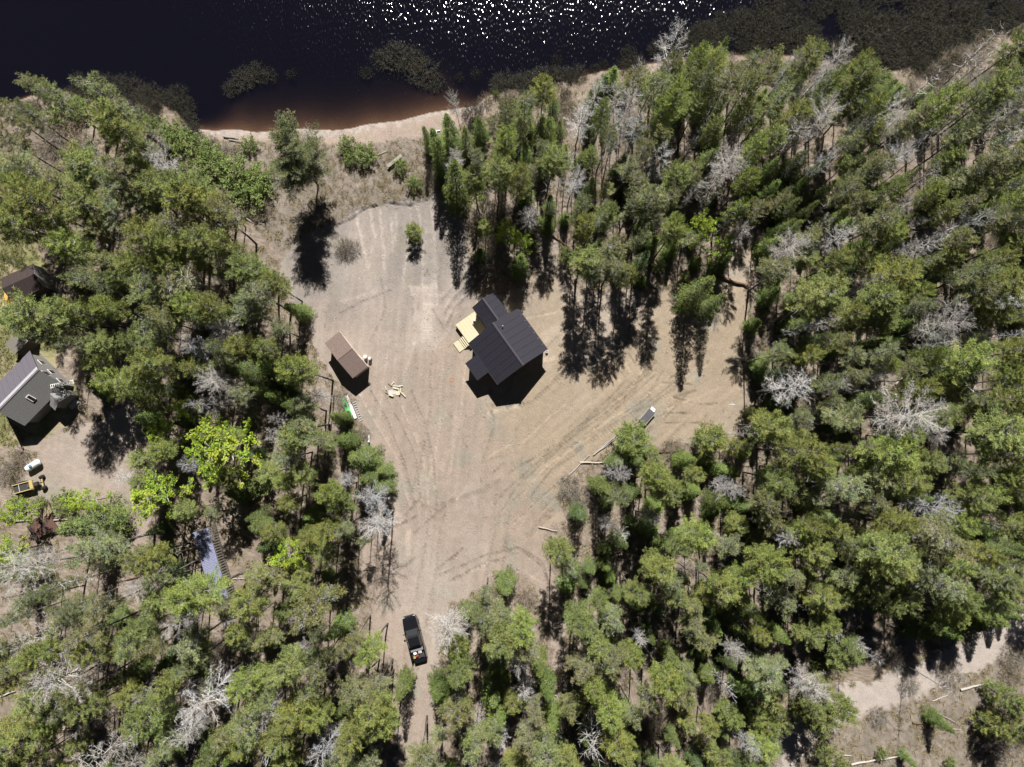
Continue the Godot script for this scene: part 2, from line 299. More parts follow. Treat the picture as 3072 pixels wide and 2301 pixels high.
# path, width, tint, depth, lug height
var TRACKS := [
	[[Vector2(-19.40,-29.54),Vector2(-19.23,-27.85),Vector2(-18.79,-26.31),Vector2(-18.34,-24.34),Vector2(-17.75,-21.83)],0.30,0.16,0.030,0.015],
	[[Vector2(-18.16,-29.83),Vector2(-17.85,-27.99),Vector2(-17.27,-25.74)],0.30,0.13,0.030,0.015],
	[[Vector2(-16.84,-29.47),Vector2(-16.59,-26.17),Vector2(-16.12,-22.67),Vector2(-15.96,-21.27)],0.30,0.14,0.030,0.015],
	[[Vector2(-15.25,-28.84),Vector2(-15.15,-26.87),Vector2(-14.91,-24.06)],0.30,0.16,0.030,0.015],
	[[Vector2(-14.43,-29.69),Vector2(-14.47,-26.87),Vector2(-14.64,-24.62)],0.30,0.14,0.030,0.015],
	[[Vector2(-12.99,-29.69),Vector2(-12.83,-27.85),Vector2(-13.38,-22.67),Vector2(-13.62,-19.89)],0.30,0.12,0.030,0.015],
	[[Vector2(-11.82,-29.97),Vector2(-11.38,-27.99),Vector2(-11.02,-19.89)],0.30,0.16,0.030,0.015],
	[[Vector2(-10.30,-29.97),Vector2(-9.87,-27.85),Vector2(-9.42,-24.06),Vector2(-9.50,-17.12)],0.30,0.16,0.030,0.015],
	[[Vector2(-10.56,-27.85),Vector2(-10.38,-24.06),Vector2(-10.48,-19.89),Vector2(-10.55,-12.99)],1.50,0.08,0.010,0.006],
	[[Vector2(-8.77,-27.71),Vector2(-8.60,-24.06),Vector2(-9.11,-19.89),Vector2(-9.22,-17.12)],0.50,-0.06,0.020,0.020],
	[[Vector2(-12.27,-21.55),Vector2(-12.10,-18.50),Vector2(-12.07,-15.74)],0.50,-0.05,0.020,0.020],
	[[Vector2(-9.70,-24.06),Vector2(-9.51,-18.50)],0.45,0.05,0.020,0.020],
	[[Vector2(-8.96,-18.36),Vector2(-7.20,-20.16),Vector2(-5.57,-22.11)],0.28,0.07,0.025,0.020],
	[[Vector2(-8.79,-17.53),Vector2(-7.20,-19.47),Vector2(-5.57,-21.34)],0.28,-0.12,0.025,0.020],
	[[Vector2(-8.62,-16.70),Vector2(-7.19,-18.78),Vector2(-5.56,-20.58)],0.28,0.07,0.025,0.020],
	[[Vector2(-8.45,-15.88),Vector2(-7.19,-18.08),Vector2(-5.56,-19.82)],0.28,-0.12,0.025,0.020],
	[[Vector2(-8.28,-15.05),Vector2(-7.18,-17.39),Vector2(-5.55,-19.05)],0.28,0.07,0.025,0.020],
	[[Vector2(-8.11,-14.23),Vector2(-7.18,-16.70),Vector2(-5.55,-18.29)],0.28,-0.12,0.025,0.020],
	[[Vector2(-7.94,-13.40),Vector2(-7.17,-16.01),Vector2(-5.55,-17.53)],0.28,0.07,0.025,0.020],
	[[Vector2(-8.47,-25.74),Vector2(-7.65,-26.38),Vector2(-6.42,-26.59)],0.30,-0.16,0.030,0.020],
	[[Vector2(-22.94,-27.43),Vector2(-21.84,-27.71),Vector2(-20.20,-28.27),Vector2(-18.84,-29.26),Vector2(-16.10,-30.39),Vector2(-14.44,-29.97),Vector2(-12.78,-29.90),Vector2(-11.96,-30.53),Vector2(-10.58,-30.68)],0.50,-0.28,-0.100,0.030],
	[[Vector2(-21.58,-28.42),Vector2(-19.81,-29.47),Vector2(-17.20,-30.25),Vector2(-14.86,-30.53),Vector2(-11.97,-30.96)],0.40,-0.22,-0.070,0.030],
	[[Vector2(4.67,3.15),Vector2(10.95,-0.66),Vector2(16.69,-5.29),Vector2(19.22,-8.97)],0.28,-0.08,0.030,0.020],
	[[Vector2(3.94,2.42),Vector2(9.40,-2.21)],0.28,-0.10,0.030,0.006],
	[[Vector2(2.10,6.62),Vector2(4.86,3.33),Vector2(10.64,-0.98),Vector2(16.94,-5.04),Vector2(20.48,-7.69)],0.18,-0.12,0.030,0.006],
	[[Vector2(0.46,10.03),Vector2(2.78,7.28),Vector2(6.02,4.48),Vector2(11.91,0.29)],0.22,0.07,0.030,0.020],
	[[Vector2(0.37,9.95),Vector2(2.96,7.47),Vector2(6.18,4.64),Vector2(11.77,0.15),Vector2(17.44,-4.54),Vector2(20.60,-7.57)],0.22,-0.10,0.030,0.006],
	[[Vector2(1.27,-0.21),Vector2(6.61,-5.01)],0.28,0.07,0.030,0.006],
	[[Vector2(2.45,6.96),Vector2(5.03,3.50),Vector2(10.83,-0.79),Vector2(17.32,-4.66),Vector2(21.01,-7.14)],0.28,-0.08,0.030,0.020],
	[[Vector2(0.94,10.50),Vector2(2.82,7.32),Vector2(6.11,4.56),Vector2(12.46,0.84),Vector2(18.76,-3.21),Vector2(21.72,-6.43)],0.18,0.07,0.030,0.006],
	[[Vector2(4.15,2.63),Vector2(9.27,-2.35),Vector2(15.12,-6.89),Vector2(18.90,-9.29)],0.18,-0.12,0.030,0.006],
	[[Vector2(3.12,1.61),Vector2(9.41,-2.20),Vector2(15.15,-6.84),Vector2(17.67,-10.54)],0.28,0.07,0.030,0.020],
	[[Vector2(1.72,11.27),Vector2(4.12,8.60),Vector2(7.35,5.80),Vector2(13.16,1.53),Vector2(19.00,-2.97)],0.22,-0.12,0.030,0.006],
	[[Vector2(3.86,8.35),Vector2(6.92,5.37),Vector2(12.67,1.05),Vector2(18.64,-3.33),Vector2(21.91,-6.24)],0.18,-0.08,0.030,0.006],
	[[Vector2(-2.31,7.33),Vector2(0.26,4.81),Vector2(3.48,1.98),Vector2(9.10,-2.51),Vector2(14.79,-7.21),Vector2(17.94,-10.27)],0.22,-0.12,0.030,0.020],
	[[Vector2(1.79,11.33),Vector2(4.65,9.13),Vector2(7.84,6.28),Vector2(13.14,1.51),Vector2(18.57,-3.41),Vector2(21.80,-6.36)],0.22,-0.12,0.030,0.006],
	[[Vector2(1.47,6.00),Vector2(4.34,2.81),Vector2(10.11,-1.51),Vector2(16.29,-5.70),Vector2(19.73,-8.45)],0.22,0.09,0.030,0.006],
	[[Vector2(-1.29,8.32),Vector2(1.40,5.93),Vector2(4.61,3.09),Vector2(10.10,-1.52),Vector2(15.68,-6.32),Vector2(18.87,-9.33)],0.18,-0.08,0.030,0.020],
	[[Vector2(1.84,11.38),Vector2(4.39,8.87),Vector2(7.61,6.06),Vector2(13.24,1.62),Vector2(18.95,-3.02),Vector2(22.09,-6.06)],0.28,-0.12,0.030,0.006],
	[[Vector2(-1.16,8.45),Vector2(0.70,5.23),Vector2(3.98,2.46),Vector2(10.37,-1.24),Vector2(16.70,-5.29)],0.22,-0.10,0.030,0.006],
	[[Vector2(-0.37,4.19),Vector2(3.28,1.77),Vector2(8.98,-2.63),Vector2(14.32,-7.69)],0.22,-0.12,0.030,0.020],
	[[Vector2(3.64,2.13),Vector2(9.66,-1.96),Vector2(15.42,-6.57),Vector2(18.25,-9.96)],0.28,-0.12,0.030,0.006],
	[[Vector2(21.96,-14.57),Vector2(19.90,-12.65),Vector2(19.37,-10.74)],0.30,-0.07,0.015,0.020],
	[[Vector2(12.54,-25.40),Vector2(9.45,-23.05),Vector2(7.83,-20.70)],0.30,-0.07,0.015,0.010],
	[[Vector2(-9.90,1.20),Vector2(-9.64,4.17),Vector2(-8.87,7.12)],0.25,0.06,0.015,0.020],
	[[Vector2(-2.41,-6.55),Vector2(-1.99,-1.95),Vector2(-3.58,2.61)],0.30,-0.08,0.015,0.010],
	[[Vector2(22.83,-8.39),Vector2(20.89,-7.09),Vector2(18.71,-5.80)],0.30,0.08,0.015,0.020],
	[[Vector2(-6.81,-3.96),Vector2(-7.17,-0.29),Vector2(-8.61,3.35)],0.70,0.07,0.015,0.010],
	[[Vector2(-17.94,7.12),Vector2(-16.84,8.44),Vector2(-17.58,9.76)],0.30,-0.00,0.015,0.020],
	[[Vector2(22.87,5.27),Vector2(19.51,7.35),Vector2(16.43,9.42)],0.70,0.12,0.015,0.010],
	[[Vector2(-13.76,4.16),Vector2(-14.89,5.36),Vector2(-14.41,6.56)],0.70,0.04,0.015,0.020],
	[[Vector2(24.17,-3.45),Vector2(22.11,-0.56),Vector2(20.08,2.31)],0.25,-0.08,0.015,0.010],
	[[Vector2(-1.14,-5.07),Vector2(-5.39,-3.46),Vector2(-10.20,-1.85)],0.70,0.00,0.015,0.020],
	[[Vector2(5.20,-21.94),Vector2(1.32,-20.11),Vector2(-2.91,-18.28)],0.20,-0.01,0.015,0.010],
	[[Vector2(-10.54,2.93),Vector2(-11.32,5.15),Vector2(-11.88,7.35)],0.70,0.09,0.015,0.020],
	[[Vector2(21.49,-3.49),Vector2(18.56,-1.22),Vector2(16.51,1.04)],0.20,-0.02,0.015,0.010],
	[[Vector2(-8.23,-25.89),Vector2(-9.58,-23.69),Vector2(-8.86,-21.49)],0.70,0.04,0.015,0.020],
	[[Vector2(9.52,-20.04),Vector2(7.94,-18.27),Vector2(7.72,-16.51)],0.30,-0.11,0.015,0.010],
	[[Vector2(0.20,-0.07),Vector2(-2.20,1.00),Vector2(-3.24,2.08)],0.20,0.08,0.015,0.020],
	[[Vector2(25.71,-19.34),Vector2(19.98,-17.21),Vector2(16.33,-15.08)],0.70,0.07,0.015,0.010],
	[[Vector2(-17.49,-25.32),Vector2(-18.20,-22.95),Vector2(-19.41,-20.59)],0.20,0.09,0.015,0.020],
	[[Vector2(-3.68,-2.83),Vector2(-0.68,1.60),Vector2(1.95,5.99)],0.70,0.00,0.015,0.010],
	[[Vector2(0.11,-26.01),Vector2(-3.50,-24.18),Vector2(-6.67,-22.36)],0.30,0.05,0.015,0.020],
	[[Vector2(-1.25,4.85),Vector2(-5.10,6.41),Vector2(-9.13,7.97)],0.70,-0.10,0.015,0.010],
	[[Vector2(16.93,-21.22),Vector2(14.85,-18.53),Vector2(12.04,-15.85)],0.25,0.07,0.015,0.020],
	[[Vector2(-8.69,-13.15),Vector2(-9.70,-11.81),Vector2(-8.55,-10.47)],0.30,0.07,0.015,0.010],
	[[Vector2(23.70,-22.98),Vector2(20.30,-21.79),Vector2(17.38,-20.61)],0.30,-0.10,0.015,0.020],
	[[Vector2(17.95,8.56),Vector2(15.09,11.04),Vector2(10.44,13.51)],0.20,0.09,0.015,0.010],
	[[Vector2(9.50,-18.17),Vector2(9.42,-17.30),Vector2(7.06,-16.44)],0.70,0.09,0.015,0.020],
	[[Vector2(-16.45,-20.54),Vector2(-15.95,-16.55),Vector2(-17.69,-12.59)],0.30,-0.10,0.015,0.010],
	[[Vector2(25.56,-17.22),Vector2(23.05,-16.44),Vector2(22.22,-15.66)],0.30,0.04,0.015,0.020],
	[[Vector2(-0.53,1.32),Vector2(-2.57,1.81),Vector2(-3.64,2.30)],0.30,-0.06,0.015,0.010],
	[[Vector2(-0.75,-27.72),Vector2(-1.04,-24.47),Vector2(-3.69,-21.25)],0.70,-0.10,0.015,0.020],
	[[Vector2(6.20,-16.43),Vector2(1.49,-15.23),Vector2(-3.49,-14.04)],0.20,0.10,0.015,0.010],
	[[Vector2(-15.49,-10.90),Vector2(-16.06,-6.80),Vector2(-16.56,-2.73)],0.20,0.04,0.015,0.020],
	[[Vector2(11.70,-22.02),Vector2(9.68,-21.63),Vector2(8.57,-21.23)],0.30,0.10,0.015,0.010],
	[[Vector2(21.68,-2.71),Vector2(19.11,0.01),Vector2(14.50,2.72)],0.30,-0.09,0.015,0.020],
	[[Vector2(-3.08,-17.14),Vector2(-2.46,-15.90),Vector2(-2.04,-14.65)],0.20,0.01,0.015,0.010],
	[[Vector2(11.52,-14.19),Vector2(10.38,-12.71),Vector2(9.78,-11.23)],0.70,-0.03,0.015,0.020],
	[[Vector2(5.73,-10.68),Vector2(1.67,-9.94),Vector2(-1.61,-9.20)],0.70,0.10,0.015,0.010],
	[[Vector2(14.42,7.41),Vector2(8.95,9.84),Vector2(5.43,12.25)],0.70,-0.05,0.015,0.020],
	[[Vector2(19.46,6.94),Vector2(18.75,8.00),Vector2(17.14,9.06)],0.70,0.07,0.015,0.010],
	[[Vector2(-17.86,5.48),Vector2(-17.71,6.78),Vector2(-17.36,8.08)],0.20,0.03,0.015,0.020],
	[[Vector2(24.31,2.14),Vector2(22.80,3.01),Vector2(22.50,3.88)],0.30,-0.03,0.015,0.010],
	[[Vector2(-4.15,-22.69),Vector2(-4.80,-18.29),Vector2(-3.74,-13.93)],0.20,-0.07,0.015,0.020],
	[[Vector2(-12.08,-4.13),Vector2(-11.08,-2.64),Vector2(-11.90,-1.15)],0.30,-0.03,0.015,0.010],
	[[Vector2(10.88,-17.13),Vector2(7.08,-14.08),Vector2(3.68,-11.04)],0.20,-0.06,0.015,0.020],
	[[Vector2(-4.34,-20.97),Vector2(-4.31,-17.67),Vector2(-4.53,-14.38)],0.30,0.06,0.015,0.010],
	[[Vector2(16.29,-28.22),Vector2(14.36,-26.63),Vector2(11.24,-25.04)],0.20,0.02,0.015,0.020],
	[[Vector2(14.78,1.75),Vector2(12.60,2.58),Vector2(12.73,3.41)],0.30,0.06,0.015,0.010],
	[[Vector2(21.27,1.81),Vector2(19.44,3.78),Vector2(19.10,5.74)],0.30,-0.03,0.015,0.020],
	[[Vector2(-3.99,-27.56),Vector2(-2.89,-25.85),Vector2(-4.06,-24.14)],0.20,0.00,0.015,0.010],
	[[Vector2(-10.31,-17.62),Vector2(-9.48,-15.81),Vector2(-8.10,-14.01)],0.30,-0.09,0.015,0.020],
	[[Vector2(5.77,-14.84),Vector2(4.00,-12.73),Vector2(3.49,-10.62)],0.70,0.07,0.015,0.010],
	[[Vector2(1.21,-10.36),Vector2(-0.40,-6.66),Vector2(-3.45,-2.98)],0.20,-0.08,0.015,0.020],
	[[Vector2(14.51,-13.04),Vector2(8.46,-11.31),Vector2(4.80,-9.59)],0.25,0.07,0.015,0.010],
	[[Vector2(-11.97,-12.39),Vector2(-13.25,-8.63),Vector2(-13.68,-4.90)],0.30,0.06,0.015,0.020],
	[[Vector2(-2.13,-7.01),Vector2(-3.38,-4.53),Vector2(-5.39,-2.07)],0.25,-0.04,0.015,0.010],
	[[Vector2(-10.84,4.16),Vector2(-11.17,6.54),Vector2(-11.17,8.91)],0.30,0.04,0.015,0.020],
	[[Vector2(25.56,-6.89),Vector2(20.91,-4.91),Vector2(17.52,-2.94)],0.20,0.08,0.015,0.010],
	[[Vector2(13.33,5.03),Vector2(11.49,5.64),Vector2(11.12,6.24)],0.70,-0.06,0.015,0.020],
	[[Vector2(-14.83,7.22),Vector2(-12.68,10.46),Vector2(-12.56,13.69)],0.70,0.11,0.015,0.010],
	[[Vector2(-3.17,-3.14),Vector2(-0.11,-4.29),Vector2(2.37,-4.86),Vector2(4.29,-6.59),Vector2(6.80,-9.09)],0.70,-0.09,0.030,0.020],
	[[Vector2(-3.36,-3.33),Vector2(-0.88,-4.10),Vector2(1.42,-4.67)],0.60,0.13,-0.030,0.010],
	[[Vector2(-18.89,-6.40),Vector2(-16.33,-2.19),Vector2(-13.98,2.17),Vector2(-12.40,8.00)],0.30,0.08,0.025,0.030],
	[[Vector2(-17.74,-6.40),Vector2(-15.30,-2.19),Vector2(-13.19,2.17),Vector2(-11.83,8.00)],0.30,-0.08,0.025,0.030],
	[[Vector2(-16.02,-6.40),Vector2(-13.76,-2.19),Vector2(-11.99,2.17),Vector2(-10.98,8.00)],0.30,-0.08,0.025,0.030],
	[[Vector2(-14.29,-6.40),Vector2(-12.21,-2.19),Vector2(-10.79,2.17),Vector2(-10.13,8.00)],0.30,0.08,0.025,0.030],
	[[Vector2(-12.57,-6.40),Vector2(-10.67,-2.19),Vector2(-9.60,2.17),Vector2(-9.28,8.00)],0.30,-0.08,0.025,0.030],
	[[Vector2(-12.77,8.00),Vector2(-11.13,2.17),Vector2(-10.05,-4.10),Vector2(-9.73,-9.87)],0.34,-0.07,0.020,0.035],
	[[Vector2(-11.45,8.00),Vector2(-9.80,2.17),Vector2(-8.72,-4.10),Vector2(-8.38,-9.87)],0.34,0.06,0.020,0.035],
	[[Vector2(-8.99,8.00),Vector2(-7.33,2.17),Vector2(-6.23,-4.10),Vector2(-5.88,-9.87)],0.34,0.06,0.020,0.035],
	[[Vector2(-21.38,-16.09),Vector2(-18.51,-17.66),Vector2(-15.04,-19.03)],0.35,-0.10,0.030,0.020],
	[[Vector2(-21.41,-17.66),Vector2(-19.10,-18.25),Vector2(-15.63,-19.33)],0.30,0.08,0.020,0.020],
	[[Vector2(8.21,-15.31),Vector2(11.43,-11.03),Vector2(13.69,-7.55)],0.25,0.07,0.025,0.020],
	[[Vector2(10.62,-15.11),Vector2(12.32,-11.18),Vector2(14.28,-8.13)],0.25,-0.10,0.025,0.020],
	[[Vector2(13.10,-14.92),Vector2(13.20,-11.34),Vector2(14.86,-8.71)],0.25,0.07,0.025,0.020],
	[[Vector2(14.85,-14.72),Vector2(14.09,-11.49),Vector2(15.44,-9.29)],0.25,-0.10,0.025,0.020],
	[[Vector2(19.39,-17.66),Vector2(20.58,-16.84)],0.20,-0.18,0.035,0.000],
	[[Vector2(20.11,-16.64),Vector2(20.21,-15.86)],0.20,-0.18,0.035,0.000],
	[[Vector2(22.77,-15.62),Vector2(23.60,-15.10)],0.20,-0.18,0.035,0.000],
	[[Vector2(19.47,-14.60),Vector2(24.74,-14.44)],0.20,-0.18,0.035,0.000],
	[[Vector2(22.07,-13.59),Vector2(21.10,-13.70)],0.20,-0.18,0.035,0.000],
	[[Vector2(21.68,-12.58),Vector2(24.10,-11.52)],0.20,-0.18,0.035,0.000],
	[[Vector2(22.21,-11.57),Vector2(20.05,-10.55)],0.20,-0.18,0.035,0.000],
	[[Vector2(21.67,-10.56),Vector2(22.56,-10.53)],0.20,-0.18,0.035,0.000],
	[[Vector2(20.76,-9.56),Vector2(22.29,-8.68)],0.20,-0.18,0.035,0.000],
	[[Vector2(21.36,-8.55),Vector2(19.60,-7.79)],0.20,-0.18,0.035,0.000],
	[[Vector2(18.79,-7.55),Vector2(22.49,-7.18)],0.20,-0.18,0.035,0.000],
	[[Vector2(22.81,-6.55),Vector2(20.20,-5.69)],0.20,-0.18,0.035,0.000],
	[[Vector2(20.12,-5.55),Vector2(22.47,-4.81)],0.20,-0.18,0.035,0.000],
	[[Vector2(23.20,-4.56),Vector2(25.62,-4.81)],0.20,-0.18,0.035,0.000],
	[[Vector2(19.09,-3.56),Vector2(22.13,-3.63)],0.20,-0.18,0.035,0.000],
	[[Vector2(18.72,-2.57),Vector2(24.70,-2.42)],0.20,-0.18,0.035,0.000],
	[[Vector2(5.40,18.74),Vector2(10.50,19.99)],0.30,0.10,0.025,0.020],
	[[Vector2(-11.96,10.91),Vector2(-8.02,7.72)],0.30,-0.14,0.025,0.020],
	[[Vector2(-4.89,15.62),Vector2(-2.94,14.45)],0.20,0.10,0.025,0.020],
	[[Vector2(-1.96,17.29),Vector2(0.73,15.27)],0.20,-0.14,0.025,0.020],
	[[Vector2(-9.16,15.50),Vector2(-5.94,12.68)],0.30,-0.14,0.025,0.020],
	[[Vector2(4.85,11.41),Vector2(6.93,14.36)],0.30,-0.14,0.025,0.020],
	[[Vector2(-6.78,7.08),Vector2(-5.24,5.22)],0.20,0.10,0.025,0.020],
	[[Vector2(-12.88,8.92),Vector2(-11.06,6.96)],0.30,-0.14,0.025,0.020],
	[[Vector2(-11.91,7.07),Vector2(-8.47,8.51)],0.30,-0.14,0.025,0.020],
	[[Vector2(-14.64,16.18),Vector2(-11.73,13.90)],0.30,-0.14,0.025,0.020],
	[[Vector2(1.88,15.54),Vector2(5.49,17.99)],0.20,0.10,0.025,0.020],
	[[Vector2(0.53,12.79),Vector2(3.87,15.28)],0.20,-0.10,0.025,0.020],
	[[Vector2(4.38,10.71),Vector2(6.52,13.23)],0.20,-0.14,0.025,0.020],
	[[Vector2(4.98,13.98),Vector2(8.94,15.64)],0.20,0.10,0.025,0.020],
	[[Vector2(-2.63,4.00),Vector2(-0.99,2.42)],0.20,-0.10,0.025,0.020],
	[[Vector2(-1.15,12.61),Vector2(0.11,13.65)],0.30,-0.14,0.025,0.020],
	[[Vector2(3.49,8.05),Vector2(5.33,8.71)],0.20,-0.10,0.025,0.020],
	[[Vector2(-15.96,10.76),Vector2(-11.31,8.99)],0.30,-0.14,0.025,0.020],
	[[Vector2(-8.74,16.10),Vector2(-3.87,13.89),Vector2(0.83,12.78),Vector2(3.64,14.44),Vector2(5.49,19.40)],0.30,-0.15,0.030,0.020],
	[[Vector2(-7.61,17.02),Vector2(-2.74,14.44),Vector2(1.01,13.52)],0.30,-0.12,0.030,0.020],
	[[Vector2(-12.92,26.66),Vector2(-12.24,21.22),Vector2(-10.81,14.81),Vector2(-9.75,8.31)],0.32,-0.06,0.020,0.020],
	[[Vector2(-11.25,26.66),Vector2(-10.56,21.22),Vector2(-9.12,14.81),Vector2(-8.05,8.31)],0.32,-0.06,0.020,0.020],
	[[Vector2(-4.94,26.66),Vector2(-4.22,21.22),Vector2(-2.74,14.81),Vector2(-1.62,8.31)],0.32,-0.06,0.020,0.020],
	[[Vector2(-3.45,26.66),Vector2(-2.72,21.22),Vector2(-1.24,14.81),Vector2(-0.11,8.31)],0.32,-0.06,0.020,0.020]]
